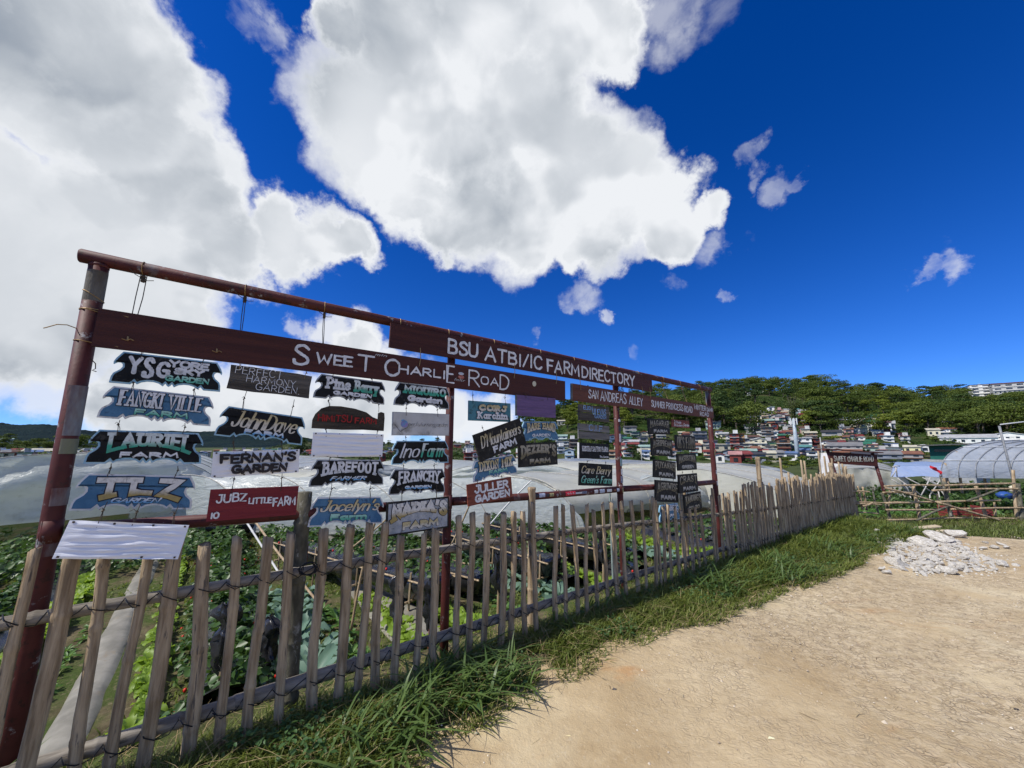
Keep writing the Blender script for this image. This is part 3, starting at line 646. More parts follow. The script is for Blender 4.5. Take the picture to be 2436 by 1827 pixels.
M['whitepaint'] = mat('white_brush_paint', (.62, .63, .64), (.80, .80, .78), .55, 30, .2, 80, c3=(.42, .40, .38), s3=1.5)
M['blackpaint'] = mat('black_brush_paint', (.012, .011, .012), (.03, .022, .022), .5, 30)
M['outline'] = mat('outline_paint', (.012, .014, .03), (.02, .022, .04), .5, 30)
M['redpaint'] = mat('red_brush_paint', (.25, .012, .01), (.35, .02, .015), .55, 30, c3=(.08, .02, .015))
M['bluepaint'] = mat('light_blue_brush_paint', (.16, .34, .62), (.30, .45, .65), .6, 30, c3=(.12, .12, .12), s3=1)
M['white'] = mat_grad('white_sign_paint', (.60, .62, .62), (.72, .73, .73))
M['gold'] = mat_grad('white_to_gold_paint', (.36, .27, .085), (.66, .65, .60), .3, .55)
M['goldw'] = mat_grad('gold_to_white_paint', (.62, .58, .48), (.50, .42, .22), .3, .6)
M['green'] = mat_grad('white_to_green_paint', (.03, .34, .22), (.60, .66, .63), .35, .6)
M['mint'] = mat_grad('mint_paint', (.10, .42, .30), (.34, .60, .50), .3, .7)
M['bluew'] = mat_grad('white_to_blue_paint', (.12, .36, .62), (.60, .66, .70), .25, .6)
M['dimgold'] = mat_grad('rubbed_gold_paint', (.16, .13, .06), (.33, .30, .22), .3, .6, dirt=.6)
M['dimwhite'] = mat_grad('rubbed_white_paint', (.30, .29, .24), (.40, .39, .35), .3, .6, dirt=.5)
M['wire'] = mat('tie_wire', (.05, .038, .03), (.10, .07, .045), .6, 30, metal=.3)
M['yellowwire'] = mat('copper_tie_wire', (.30, .19, .08), (.42, .28, .12), .5, 30, metal=.3)
def steel_mat():
    m = bpy.data.materials.new('red_oxide_steel'); m.use_nodes = True; T = NT(m.node_tree); b = T.n['Principled BSDF']
    co = T('ShaderNodeTexCoord').outputs['Object']
    col = T.mix(T.mapr(T.noise(co, 5, 5).outputs[0], .4, .65), (.062, .011, .009), (.105, .024, .019))
    col = T.mix(T.mapr(T.noise(co, 14, 8, .7).outputs[0], .60, .66), col, (.28, .27, .27))            # chipped undercoat
    col = T.mix(T.mapr(T.noise(T.vm('MULTIPLY', co, (1, 1, .3)), 3.2, 4, .6).outputs[0], .62, .70), col, (.16, .165, .17))
    col = T.mix(T.mapr(T.noise(co, 26, 8, .72).outputs[0], .54, .62, 0, .8), col, (.035, .014, .01))
    T.put(b.inputs['Base Color'], col); b.inputs['Roughness'].default_value = .62; b.inputs['Specular IOR Level'].default_value = .35
    T.put(b.inputs['Normal'], T('ShaderNodeBump', {'Strength': .25, 'Distance': .004, 'Height': T.noise(co, 50, 5).outputs[0]}).outputs[0])
    return m
M['steel'] = steel_mat()

PLAQUE = [(0, 0), (.006, .2), (.02, .31), (.068, .43), (.085, .52), (.082, .60), (.062, .655), (.035, .65), (.008, .585), (.006, .66), (.022, .78), (.07, 1)]
PLAQUE = PLAQUE + [(1 - x, y) for x, y in PLAQUE[::-1]]
def _bot():
    half = [(.83, .0), (.80, .10), (.775, .015), (.74, .09), (.69, .13), (.64, .135), (.59, .10), (.55, .02), (.53, .12), (.515, .05), (.50, .02)]
    return half + [(1 - x, y) for x, y in half[:-1][::-1]]
PLAQUE = PLAQUE + _bot()
HOLLOW = [(x, y * .9 + (.1 if .02 < 0 else 0)) for x, y in PLAQUE]
SHAPES = {'plaque': PLAQUE, 'rect': [(0, 0), (0, 1), (1, 1), (1, 0)],
          'slab': [(0, 0), (.0, .35), (.03, .6), (.1, .85), (.2, .97), (.35, .99), (.55, .93), (.72, .80), (.82, .60), (.9, .52), (.90, .80), (.94, .86), (.99, .82), (1, .6), (1, 0), (.7, .02), (.4, -.02)],
          'rough': [(0, .03), (.01, .5), (0, .97), (.25, 1), (.5, .98), (.8, 1), (1, .97), (.99, .5), (1, 0), (.6, .03), (.3, 0)]}
def inset(poly, d):
    """inward offset of a clockwise outline"""
    n = len(poly); out = []
    for i in range(n):
        a, b, c = Vector(poly[i - 1]), Vector(poly[i]), Vector(poly[(i + 1) % n])
        t1 = (b - a).normalized(); t2 = (c - b).normalized(); n1 = Vector((t1.y, -t1.x)); n2 = Vector((t2.y, -t2.x))
        m = n1 + n2; m = m / max(m.length_squared, 1e-6) * 2 if m.length > .3 else n1
        if m.length > 1.6: m = m.normalized() * 1.6
        out.append((b.x + m.x * d, b.y + m.y * d))
    return out

def sign(label, cs, shape='plaque', board='black', rim='rimblue', texts=(), off=.06, name='hanging_sign', group='farm name boards hung on the steel frame', gap=.05, hooks=(.22, .78), border=.008, th=.014, lean=0, wire='wire', film=False, planks=0, rimside=None):
    """cs: the four corners TL, TR, BR, BL in photograph pixels, read on the plane of the frame"""
    c = [on_plane(u, v, off) for u, v in cs]
    w = ((c[1][0] - c[0][0]) + (c[2][0] - c[3][0])) / 2; h = ((c[0][1] - c[3][1]) + (c[1][1] - c[2][1])) / 2
    tilt = math.atan2((c[1][1] - c[0][1]) + (c[2][1] - c[3][1]), 2 * w)
    s = sum(p[0] for p in c) / 4; z = sum(p[1] for p in c) / 4
    w /= math.cos(tilt)
    root = thing(name, label, 'sign' if name == 'hanging_sign' else 'board', fp(s, off + (h / 2 * math.sin(lean)), z), (0, 0, AZ), group)
    root.rotation_euler = (Matrix.Rotation(AZ, 4, 'Z') @ Matrix.Rotation(-tilt, 4, 'Y') @ Matrix.Rotation(-lean, 4, 'X')).to_euler()
    X = lambda u: (u - .5) * w
    Z = lambda v: (v - .5) * h
    if planks:
        for k in range(planks):
            a, b = k / planks, (k + 1) / planks; e = .004 / h
            MB().prism([(X(-.0 + rs.uniform(-.01, .01)), Z(a + e)), (X(0), Z(b - e)), (X(1 + rs.uniform(-.01, .01)), Z(b - e)), (X(1), Z(a + e))], -th / 2, th / 2).obj('plank', M[board], root)
        MB().box((X(.06), th / 2 + .008, 0), (.02, .014, h * .98)).obj('batten', M[board], root); MB().box((X(.94), th / 2 + .008, 0), (.02, .014, h * .98)).obj('batten', M[board], root)
    elif film:
        MB().prism([(X(0), Z(0)), (X(0), Z(1)), (X(1), Z(1)), (X(1), Z(0))], -th / 2 + .002, th / 2 - .002).obj('board', M['oldwood'], root)
        nx, nz = 40, 22; V = []; F = []
        for j in range(nz + 1):
            for i in range(nx + 1):
                u, v = i / nx, j / nz; e = min(u, 1 - u, 1) * 8; e = min(1, e)
                dy = ((.0075 if not texts else .003) * abs(math.sin(v * 19 + 2.2 * mnoise.noise(Vector((u * 1.6, v * 3, s))))) ** 2.2 + .006 * mnoise.noise(Vector((u * 4, v * 22, s * 3)))) * e
                V.append((X(-.006 + 1.012 * u), -th / 2 - .003 - dy, Z(-.01 + 1.02 * v + .012 * mnoise.noise(Vector((u * 6, v, s))) * (1 if j in (0, nz) else 0))))
        for j in range(nz):
            for i in range(nx): a = j * (nx + 1) + i; F.append((a, a + 1, a + nx + 2, a + nx + 1))
        MB().add(V, F).obj('plastic_cover', M['film'], root, smooth=True)
        nm = MB()
        for u in (.03, .35, .68, .97):
            for v in (.04, .96): nm.box((X(u), -th / 2 - .006, Z(v)), (.008, .003, .008))
        nm.obj('tack', M['wire'], root)
    else:
        poly = [(X(x), Z(y)) for x, y in SHAPES[shape]]
        if rim:
            MB().prism(poly, -th / 2, th / 2).obj('board', M[rim], root)
            MB().prism(inset(poly, border), -th / 2 - .0022, -th / 2 + .001).obj('painted_panel', M[board], root)
        else:
            MB().prism(poly, -th / 2, th / 2).obj('board', M[board], root)
        if rimside:
            MB().box((X(0) - .004, 0, 0), (.007, th + .006, h)).obj('edge_strip', M[rimside], root)
    y = -th / 2 - .0035 - (.0135 if film else 0)
    for t in texts:
        txt, style, (x0, x1, z0, z1), col, tw = t[:5]; wp = t[5] if len(t) > 5 else None; outl = t[6] if len(t) > 6 else None
        bx = (X(x0), X(x1), Z(z0), Z(z1)); tw *= h
        if outl: lettering(txt, bx, y, tw, style, wp, None, .0035 if outl is True else outl).obj('letter_outline', M['outline'], root); yy = y - .0045
        else: yy = y
        lettering(txt, bx, yy, tw, style, wp, random.Random(len(txt)) if style in ('hand', 'thin') else None).obj('lettering', M[col], root)
    for hu in hooks:
        x = X(hu); top = Z(1); mb = MB(); j = rs.uniform(-.01, .01)
        mb.tube([(x, -th / 2 - .004, top - .025), (x + j * .3, -th / 2 - .003, top + .005), (x + j, -.002, top + gap * .5), (x + j * .4, -.004, top + gap)], .0016, 5)
        mb.tube([(x + .006, th / 2 + .003, top - .022), (x + .003, 0, top + .01), (x + j, .002, top + gap * .6)], .0014, 5)
        kx = rs.uniform(-1, 1)
        mb.tube([(x + j, -.003, top + gap * .55), (x + j + .012 * kx, -.012, top + gap * .55 + .012), (x + j + .026 * kx, -.014, top + gap * .5 + .006)], .0013, 4)
        mb.tube([(x + j - .004, -.004, top + gap * .5), (x + j + .004, -.006, top + gap * .58), (x + j - .002, -.004, top + gap * .64)], .0035, 5)
        mb.obj('hanging_wire', M[wire], root)
    return root

# ---------------------------------------------------------------- the steel frame
fr = thing('sign_frame', 'dark red welded pipe frame carrying all the hanging boards along the near bamboo fence', 'frame', P1, (0, 0, AZ))
def zt(s): return 2.50 - .023 * s
def zm(s): return 1.165 - .017 * s
for s_, b0, rr in ((0, -.25, .038), (2.02, -.25, .032), (4.07, -.2, .032), (6.12, -.2, .034)):
    MB().tube([(s_, 0, b0), (s_, 0, .6), (s_ - .002, 0, 1.4), (s_, 0, zt(s_) - .032)], rr, 20).obj('post', M['steel'], fr, smooth=True)
MB().tube([(-.075, 0, zt(0)), (-.07, 0, zt(0)), (1.5, 0, zt(1.5)), (3.2, 0, zt(3.2) + .004), (4.8, 0, zt(4.8)), (6.19, 0, zt(6.19)), (6.195, 0, zt(6.19))], [.03, .0345, .0345, .034, .034, .034, .03], 20).obj('beam', M['steel'], fr, smooth=True)
for a, b in ((.05, 1.98), (2.06, 4.035), (4.11, 6.085)):
    MB().tube([(a, 0, zm(a)), ((a + b) / 2, 0, zm((a + b) / 2) - .008), (b, 0, zm(b))], .0325, 16).obj('cross_rail', M['steel'], fr, smooth=True)
for s_ in (.0, 2.02, 4.07, 6.12):
    MB().tube([(s_, 0, zt(s_) - .046), (s_, 0, zt(s_) - .030)], .0395 if s_ < 1 else .036, 16).obj('weld_collar', M['steel'], fr, smooth=True)
    MB().tube([(s_, 0, zm(s_) - .05), (s_, 0, zm(s_) + .05)], .0392 if s_ < 1 else .0345, 16).obj('rail_collar', M['steel'], fr, smooth=True)
for z0_, z1_, nm_, c1_, c2_ in ((1.60, 1.84, 'grey_band', (.20, .21, .22), (.10, .035, .03)), (1.515, 1.585, 'olive_tape', (.16, .17, .10), (.20, .20, .14)), (2.27, 2.43, 'bare_metal', (.16, .155, .13), (.07, .05, .03)), (1.28, 1.36, 'grey_band', (0, 0, 0), (0, 0, 0)), (1.06, 1.12, 'grey_band', (0, 0, 0), (0, 0, 0))):
    MB().tube([(0, 0, z0_), (0, 0, z1_)], .0386, 20, caps=False).obj('paint_band', mat('post_' + nm_, c1_, c2_, .7, 9, .3, 60, streak=(1, 1, .35)), fr, smooth=True)
def stick(s_, z_, wd, hh, mname, r_, ang=0.0, sign_=None, vert=False):
    """a small sticker bent round a pipe"""
    V = []; F = []; n = 5
    for i in range(n + 1):
        a = (i / n - .5) * hh / r_
        for e in (-.5, .5):
            if vert: V.append((s_ + r_ * math.sin((i / n - .5) * wd / r_), -r_ * math.cos((i / n - .5) * wd / r_), z_ + e * hh))
            else: V.append((s_ + e * wd + ang * a, -r_ * math.cos(a), z_ + r_ * math.sin(a)))
    for i in range(n): F.append((2 * i, 2 * i + 1, 2 * i + 3, 2 * i + 2))
    o = MB().add(V, F).obj('sticker', mat('sticker_' + mname, *STC[mname], .45, 90), fr)
    return o
STC = {'red': ((.62, .03, .06), (.55, .03, .05)), 'white': ((.65, .66, .68), (.45, .48, .52)), 'pale': ((.55, .6, .68), (.25, .3, .45)), 'black': ((.02, .02, .03), (.05, .05, .06)),
       'yellow': ((.55, .45, .18), (.2, .2, .12)), 'teal': ((.05, .22, .3), (.3, .35, .3)), 'orange': ((.5, .16, .05), (.12, .08, .06)), 'navy': ((.03, .05, .12), (.3, .32, .4))}
for k, (s_, wd, hh, cn) in enumerate([(2.86, .085, .045, 'black'), (2.945, .07, .055, 'pale'), (3.01, .035, .035, 'black'), (3.06, .05, .045, 'yellow'), (3.30, .13, .05, 'red'), (3.41, .09, .02, 'white'), (3.49, .07, .03, 'navy'), (3.66, .055, .045, 'white'), (3.75, .075, .05, 'pale'), (3.86, .075, .035, 'white'), (3.95, .03, .02, 'orange'), (4.0, .04, .04, 'pale')]):
    stick(s_, zm(s_) - .003, wd, hh * .8, cn, .0338)
for z_, wd, hh, cn in [(1.83, .05, .03, 'white'), (1.74, .055, .06, 'black'), (1.64, .04, .09, 'white'), (1.535, .055, .05, 'orange'), (1.46, .03, .03, 'red'), (1.38, .045, .08, 'teal'), (1.28, .035, .06, 'white'), (1.20, .05, .07, 'navy'), (1.09, .055, .05, 'yellow')]:
    stick(4.07 + .004, z_, wd * .8, hh, cn, .0345, vert=True)
for z_, wd, hh, cn in [(1.56, .05, .07, 'red'), (1.46, .04, .08, 'yellow'), (1.20, .04, .05, 'white'), (1.05, .04, .06, 'white')]:
    stick(6.12, z_, wd * .8, hh, cn, .0345, vert=True)
o_ = lettering('~~~', (3.25, 3.35, zm(3.3) - .012, zm(3.3) + .01), -.037, .004, 'script').obj('sticker_mark', M['whitepaint'], fr)
# wire wraps round post and beam
def wrap(s_, z_, r_, tilt=.0, horizontal=True, name='wire_wrap', m='yellowwire'):
    pts = []
    for i in range(15):
        a = 2 * math.pi * i / 14
        pts.append((s_ + r_ * math.cos(a), r_ * math.sin(a), z_ + tilt * math.cos(a)) if horizontal else (s_ + tilt * math.cos(a), r_ * math.cos(a), z_ + r_ * math.sin(a)))
    MB().tube(pts, .0022, 5, caps=False).obj(name, M[m], fr)
for z_, t_ in ((2.22, -.006), (2.225, .003), (2.06, -.004)): wrap(0, z_, .0405, t_)
wrap(0, 2.30, .0405, -.025)
MB().tube([(.034, -.02, 2.22), (.1, -.07, 2.21), (.15, -.075, 2.2)], .0022, 5).obj('loose_wire', M['yellowwire'], fr)
MB().tube([(.034, -.02, 2.06), (.1, -.07, 2.05), (.13, -.075, 2.04)], .0022, 5).obj('loose_wire', M['yellowwire'], fr)
MB().tube([(-.03, -.02, 2.12), (-.06, -.04, 2.128), (-.09, -.05, 2.122), (-.12, -.055, 2.10), (-.128, -.056, 2.095)], .0024, 5).obj('loose_wire', M['yellowwire'], fr)
MB().tube([(.03, -.02, 1.98), (.052, -.02, 1.955), (.055, -.02, 1.93), (.045, -.02, 1.92), (.06, -.02, 1.915)], .0022, 5).obj('loose_wire', M['wire'], fr)
for s_ in (.165, .62, 1.06, 1.58, 1.98, 2.42, 2.95, 3.40, 3.90, 4.47, 4.98, 5.36, 5.86): wrap(s_, zt(s_), .0362, .004, False)
for s_, z_ in ((3.16, zm(3.16)),): wrap(s_, z_, .035, .004, False, m='wire'); wrap(s_ + .012, z_, .035, -.004, False, m='wire')

# ---------------------------------------------------------------- the three long painted boards
GL = 'long painted boards hung under the top pipe'
def hooks_to_beam(root, s0, lst, zb, m='wire', knots=True):
    """wires from the beam down to a long board, as parts of the board (given in frame coordinates)"""
    inv = root.matrix_basis.inverted() @ fr.matrix_basis
    for s_, zlow, spread in lst:
        mb = MB(); top = zt(s_) - .036
        q = lambda p: inv @ Vector(p)
        mb.tube([q((s_ - spread, -.005, top)), q((s_ - spread - .002, -.03, (top + zlow) / 2)), q((s_ - spread * .8, -.075, zlow))], .0022, 5)
        mb.tube([q((s_ + spread, -.005, top)), q((s_ + spread + .001, -.03, (top + zlow) / 2)), q((s_ + spread * .6, -.06, zlow + .01))], .0022, 5)
        if knots:
            for dz in (0, .012, .024): mb.tube([q((s_ - .006, -.012, top - .012 - dz)), q((s_ + .007, -.016, top - .016 - dz))], .0085, 6)
            mb.tube([q((s_, -.015, top - .025)), q((s_ - .03, -.025, top - .012)), q((s_ - .055, -.03, top + .012))], .002, 5)
            mb.tube([q((s_, -.015, top - .03)), q((s_ + .02, -.025, top - .035)), q((s_ + .045, -.03, top - .03))], .002, 5)
        mb.obj('hanging_wire', M[m], root)
b1 = sign('longest red brown board with widely spaced hand painted white letters, tied beside the leftmost post', [(239, 735), (1343, 907), (1343, 954), (215, 823)], 'rect', 'maroon', None, (), off=.065, name='name_board', group=GL, hooks=(), th=.02)
MW = lambda root: None
def text_on(root, txt, style, s0, s1, z0, z1, tw, m='whitepaint', jit=True, y=-.0125, seed=1, warp=None):
    inv = root.matrix_basis.inverted() @ fr.matrix_basis
    a = inv @ Vector((s0, -.065, z0)); b = inv @ Vector((s1, -.065, z1)); 
    return lettering(txt, (a.x, b.x, a.z, b.z), y, tw, style, warp, random.Random(seed) if jit else None).obj('lettering', M[m], root)
def px(u, v): return on_plane(u, v, .065 + .012)
def text_px(root, txt, style, u0, u1, f0, f1, tw, **k):
    """text between two pixel columns and two fractions of the height of a long board"""
    inv = root.matrix_basis.inverted() @ fr.matrix_basis; H = k['H']
    s0, s1 = px(u0, k['v'])[0], px(u1, k['v'])[0]; z = px(u0, k['v'])[1]; a = inv @ Vector((s0, 0, z)); b = inv @ Vector((s1, 0, z))
    return lettering(txt, (a.x, b.x, (f0 - .5) * H, (f1 - .5) * H), -.0125, tw, style, None, random.Random(k.get('seed', 3))).obj('lettering', M[k.get('m', 'whitepaint')], root)
def board_h(cs): c = [on_plane(u, v, .065) for u, v in cs]; return ((c[0][1] - c[3][1]) + (c[1][1] - c[2][1])) / 2
H1 = board_h([(239, 735), (1343, 907), (1343, 954), (215, 823)]); H2 = board_h([(930, 767), (1548, 897), (1551, 932), (924, 827)]); H3 = board_h([(1357, 910), (1695, 968), (1696, 994), (1363, 955)])
for t_, u0, u1, f0, f1, tw in (('S', 694, 735, .14, .88, .018), ('WEE', 749, 840, .28, .69, .014), ('T', 848, 891, .2, .84, .016), ('C', 914, 951, .15, .84, .017), ('HARLI', 948, 1059, .30, .66, .013), ('E', 1063, 1083, .16, .93, .014), ('R', 1115, 1143, .14, .88, .014), ('OA', 1144, 1187, .28, .68, .012), ('D', 1189, 1212, .15, .88, .014)):
    text_px(b1, t_, 'hand', u0, u1, f0, f1, tw, H=H1, v=870)
def patch(root, u, v, w, h, m, name='sticker', round_=False):
    inv = root.matrix_basis.inverted() @ fr.matrix_basis; s0, z0 = px(u, v); a = inv @ Vector((s0, 0, z0))
    if round_: pl = [(a.x + w / 2 * math.cos(t * math.pi / 8), a.z + h / 2 * math.sin(t * math.pi / 8)) for t in range(16)][::-1]
    else: pl = [(a.x - w / 2, a.z - h / 2), (a.x - w / 2, a.z + h / 2), (a.x + w / 2, a.z + h / 2), (a.x + w / 2, a.z - h / 2)]
    return MB().prism(pl, -.0135, -.0105).obj(name, m, root)
patch(b1, 1097, 889, .05, .022, mat('sticker_white', (.65, .66, .68)), round_=True)
patch(b1, 1097, 897, .055, .03, mat('sticker_brick', (.35, .07, .04), (.5, .3, .25), .5, 60), round_=True)
text_px(b1, 'mtn', 'script', 890, 919, .84, .95, .003, H=H1, v=870)
text_px(b1, 'fmtbr', 'script', 1081, 1107, .3, .42, .0022, H=H1, v=900)
patch(b1, 1271, 913, .045, .05, mat('sticker_cream', (.62, .58, .42), (.5, .46, .33), .5, 60), name='round_sticker', round_=True)
hooks_to_beam(b1, 0, [(.17, 2.19, .012), (.62, 2.17, .004), (1.06, 2.17, .003)], 0)
for u, v in ((303, 810), (515, 838)):
    inv = b1.matrix_basis.inverted() @ fr.matrix_basis; s0, z0 = px(u, v); a = inv @ Vector((s0, 0, z0))
    mb = MB(); mb.tube([(a.x - .02, -.02, a.z + .005), (a.x - .004, -.016, a.z), (a.x + .012, -.02, a.z + .008), (a.x + .024, -.024, a.z + .002)], .0022, 5); mb.tube([(a.x, -.012, a.z + .02), (a.x + .002, -.02, a.z - .002)], .004, 6)
    mb.obj('wire_knot', M['yellowwire'], b1)
b2 = sign('shorter red brown board with tall white capitals, wired directly against the top pipe', [(930, 767), (1548, 897), (1551, 932), (924, 827)], 'rect', 'maroon', None, (), off=.065, name='name_board', group=GL, hooks=(), th=.02)
for t_, u0, u1, f0, f1, tw in (('BSU', 1063, 1137, .14, .86, .021), ('ATBI/IC', 1152, 1290, .13, .84, .020), ('FARM', 1301, 1378, .13, .84, .020), ('DIRECTORY', 1383, 1508, .12, .84, .020)):
    text_px(b2, t_, 'hand', u0, u1, f0, f1, tw, H=H2, v=860, seed=len(t_))
hooks_to_beam(b2, 0, [(1.58, 2.40, .0), (1.98, 2.39, .0), (2.42, 2.37, .0), (2.95, 2.36, .0), (3.40, 2.35, .0), (3.90, 2.34, .0), (4.47, 2.33, .0)], 0, 'yellowwire', False)
b3 = sign('brown board with three groups of small white letters, ending at the right end post', [(1357, 910), (1695, 968), (1696, 994), (1363, 955)], 'rect', 'brown', None, (), off=.065, name='name_board', group=GL, hooks=(), th=.02, rimside='greywood')
for t_, u0, u1, f0, f1, tw in (('SAN', 1400, 1424, .25, .82, .012), ('ANDREAS', 1428, 1490, .2, .86, .012), ('ALLEY', 1496, 1529, .2, .76, .012), ('SUMMER', 1549, 1581, .25, .74, .011), ('PRINCESS', 1584, 1624, .25, .76, .011), ('ROAD', 1627, 1646, .2, .72, .011), ('WINTER', 1650, 1678, .50, .92, .010), ('DAWN', 1680, 1694, .5, .84, .009), ('ROAD', 1663, 1684, .07, .42, .010)):
    text_px(b3, t_, 'hand', u0, u1, f0, f1, tw, H=H3, v=955, seed=len(t_))
hooks_to_beam(b3, 0, [(4.98, 2.13, .012), (5.42, 2.12, .012), (5.93, 2.11, .012)], 0, 'yellowwire')
inv3 = b3.matrix_basis.inverted() @ fr.matrix_basis
for s_ in (3.42, 4.45, 4.6): MB().tube([inv3 @ Vector((s_, -.076, 2.24)), inv3 @ Vector((s_ + .006, -.08, 2.17)), inv3 @ Vector((s_ + .01, -.078, 2.11))], .003, 5).obj('hanging_wire', M['yellowwire'], b3)
inv1 = b1.matrix_basis.inverted() @ fr.matrix_basis
for s_ in (1.72, 2.6, 3.1): MB().tube([inv1 @ Vector((s_, -.076, 2.28)), inv1 @ Vector((s_ + .004, -.08, 2.2)), inv1 @ Vector((s_ - .004, -.078, 2.14))], .003, 5).obj('hanging_wire', M['yellowwire'], b1)

AB = ('archbot', .42)
S = sign
# first column, left
S('topmost black plaque of the first column, three big white letters beside three lines', [(273, 835), (532, 864), (525, 933), (261, 909)], 'plaque', 'black', 'rimblue',
  [('Y', 'hand', (.12, .25, .3, .87), 'white', .11), ('S', 'hand', (.25, .36, .2, .88), 'white', .12), ('G', 'hand', (.37, .5, .26, .8), 'white', .11), ('YORE', 'wide', (.47, .86, .66, .92), 'white', .075), ('SKY', 'wide', (.53, .82, .44, .68), 'white', .08), ('GARDEN', 'wide', (.46, .88, .2, .4), 'mint', .05)], gap=.02)
S('bright blue plaque second in the first column, tall white letters over a wide word', [(249, 916), (513, 946), (502, 1014), (232, 993)], 'plaque', 'blue', 'rimwhite',
  [('FANGKI', 'slab', (.13, .52, .42, .93), 'white', .06, None, True), ('VILLE', 'slab', (.55, .88, .42, .93), 'white', .06, None, True), ('FARM', 'wide', (.29, .77, .17, .37), 'mint', .055, None, .002)])
S('black plaque in the first column, arched letters fading from white to green', [(215, 1021), (485, 1031), (482, 1103), (199, 1103)], 'plaque', 'black', 'rimblue',
  [('LAURIEL', 'slab', (.14, .89, .28, .93), 'green', .10, AB), ('FARM', 'wide', (.27, .78, .18, .36), 'white', .055)])
S('blue plaque with three huge white and gold letters, above the blank white board', [(186, 1126), (468, 1133), (459, 1211), (166, 1214)], 'plaque', 'blue', 'rimwhite',
  [('TLZ', 'slab', (.15, .88, .2, .90), 'gold', .145, ('archbot', .36), .005), ('GARDEN', 'script', (.30, .72, .19, .36), 'bluew', .05, None, .002)])
S('blank white plastic wrapped board, lowest of the first column, leaning on the stake tops', [(168, 1237), (449, 1249), (423, 1327), (135, 1326)], film=True, gap=.09, lean=R(14), off=.15, name='hanging_sign', hooks=(.22, .5, .85))
# second column
S('weathered grey brown wooden board with thin carved white capitals in three lines', [(549, 866), (741, 894), (736, 948), (539, 925)], 'rough', 'oldwood', None,
  [('PERFECT', 'thin', (.06, .62, .66, .98), 'whitepaint', .022), ('HARMONY', 'thin', (.2, .8, .38, .66), 'whitepaint', .022), ('GARDEN.', 'thin', (.32, .86, .10, .38), 'whitepaint', .022)], gap=.02, wire='yellowwire', hooks=(.1, .9), off=.05)
S('tilted black plaque with flowing cream script, above the white board with black letters', [(525, 964), (729, 994), (720, 1060), (512, 1035)], 'plaque', 'black', 'rimblue',
  [('JohnDave', 'script', (.14, .9, .34, .93), 'goldw', .07), ('FARM', 'wide', (.30, .76, .16, .34), 'bluew', .06)], gap=.10)
S('white plastic covered board with uneven black brush lettering and rusty nail stains', [(508, 1077), (710, 1068), (710, 1124), (504, 1134)], film=True, texts=[("FERNAN'S", 'hand', (.07, .96, .5, .93), 'blackpaint', .11), ('GARDEN', 'hand', (.2, .86, .07, .46), 'blackpaint', .11)], gap=.09)
S('crimson rectangular board with uneven white hand lettering and the number 10 in its lower corner', [(498, 1166), (708, 1155), (706, 1225), (493, 1239)], 'rect', 'crimson', None,
  [('JUBZ', 'hand', (.07, .40, .56, .86), 'whitepaint', .05), ('LITTLE', 'hand', (.42, .69, .46, .68), 'whitepaint', .045), ('FARM', 'hand', (.70, .98, .34, .66), 'whitepaint', .05), ('10', 'hand', (.04, .13, .06, .28), 'whitepaint', .05)], gap=.09)
# third column
S('black cut edge plaque with rounded white and green letters, topmost in the third column', [(750, 887), (917, 911), (915, 962), (746, 946)], 'plaque', 'black', 'rimgrey',
  [('Pine', 'slab', (.13, .48, .42, .93), 'white', .10), ('Berry', 'slab', (.52, .90, .42, .93), 'green', .10), ('GARDEN', 'wide', (.25, .8, .2, .38), 'white', .06)], gap=.02)
S('dark irregular wooden slab with faint red brush lettering and a notch near its right end', [(745, 961), (916, 974), (912, 1025), (743, 1019)], 'slab', 'darkwood', None,
  [('HiMiTSU', 'hand', (.06, .52, .30, .62), 'redpaint', .05), ('FARM', 'hand', (.56, .88, .28, .56), 'redpaint', .05)], hooks=(.2, .9))
S('blank white plastic wrapped board in the third column, under the dark slab with red lettering', [(743, 1029), (909, 1034), (909, 1086), (742, 1086)], film=True, hooks=(.17, .9), gap=.04)
S('black plaque with cracked white arched slab letters over a small blue slanted word, third column', [(741, 1092), (914, 1095), (913, 1152), (734, 1159)], 'plaque', 'black', 'rimgrey',
  [('BAREFOOT', 'slab', (.13, .9, .36, .92), 'white', .09, ('archbot', .3)), ('FARMER', 'script', (.25, .75, .2, .38), 'bluew', .06)], gap=.02)
S('light blue plaque with cream script, lowest of the third column', [(741, 1183), (912, 1182), (912, 1243), (732, 1254)], 'plaque', 'blue', 'rimwhite',
  [("Jocelyn's", 'script', (.12, .93, .48, .92), 'goldw', .08, None, .003), ('Farm', 'wide', (.26, .76, .18, .42), 'mint', .08, None, .002)], gap=.09, off=.07)
# fourth column
S('topmost black plaque of the fourth column, green slab letters over white ones', [(942, 908), (1070, 924), (1067, 974), (934, 963)], 'plaque', 'black', 'rimgrey',
  [('MIQUIRO', 'slab', (.13, .92, .54, .92), 'green', .10), ('Garden', 'wide', (.22, .86, .2, .5), 'white', .10)], gap=.02)
s_d2 = S('plain grey metal plate with a small purple round emblem and thin cursive line', [(933, 980), (1069, 985), (1066, 1037), (932, 1035)], 'rect', 'greysheet', 'rimgrey',
  [('perfuturningjarden', 'script', (.25, .97, .40, .60), 'blackpaint', .012)], border=.004)
def disc(root, x, z, r, m, name='emblem', y=-.012, n=18, sq=1): return MB().prism([(x + r * math.cos(-2 * math.pi * i / n), z + r * sq * math.sin(-2 * math.pi * i / n)) for i in range(n)], y, y + .002).obj(name, m, root)
disc(s_d2, -.135, -.002, .026, mat('emblem_violet', (.30, .2, .42), (.12, .3, .5), .5, 40)); disc(s_d2, -.145, .022, .014, mat('emblem_blue', (.12, .28, .5), (.2, .4, .6), .5, 40), sq=.6)
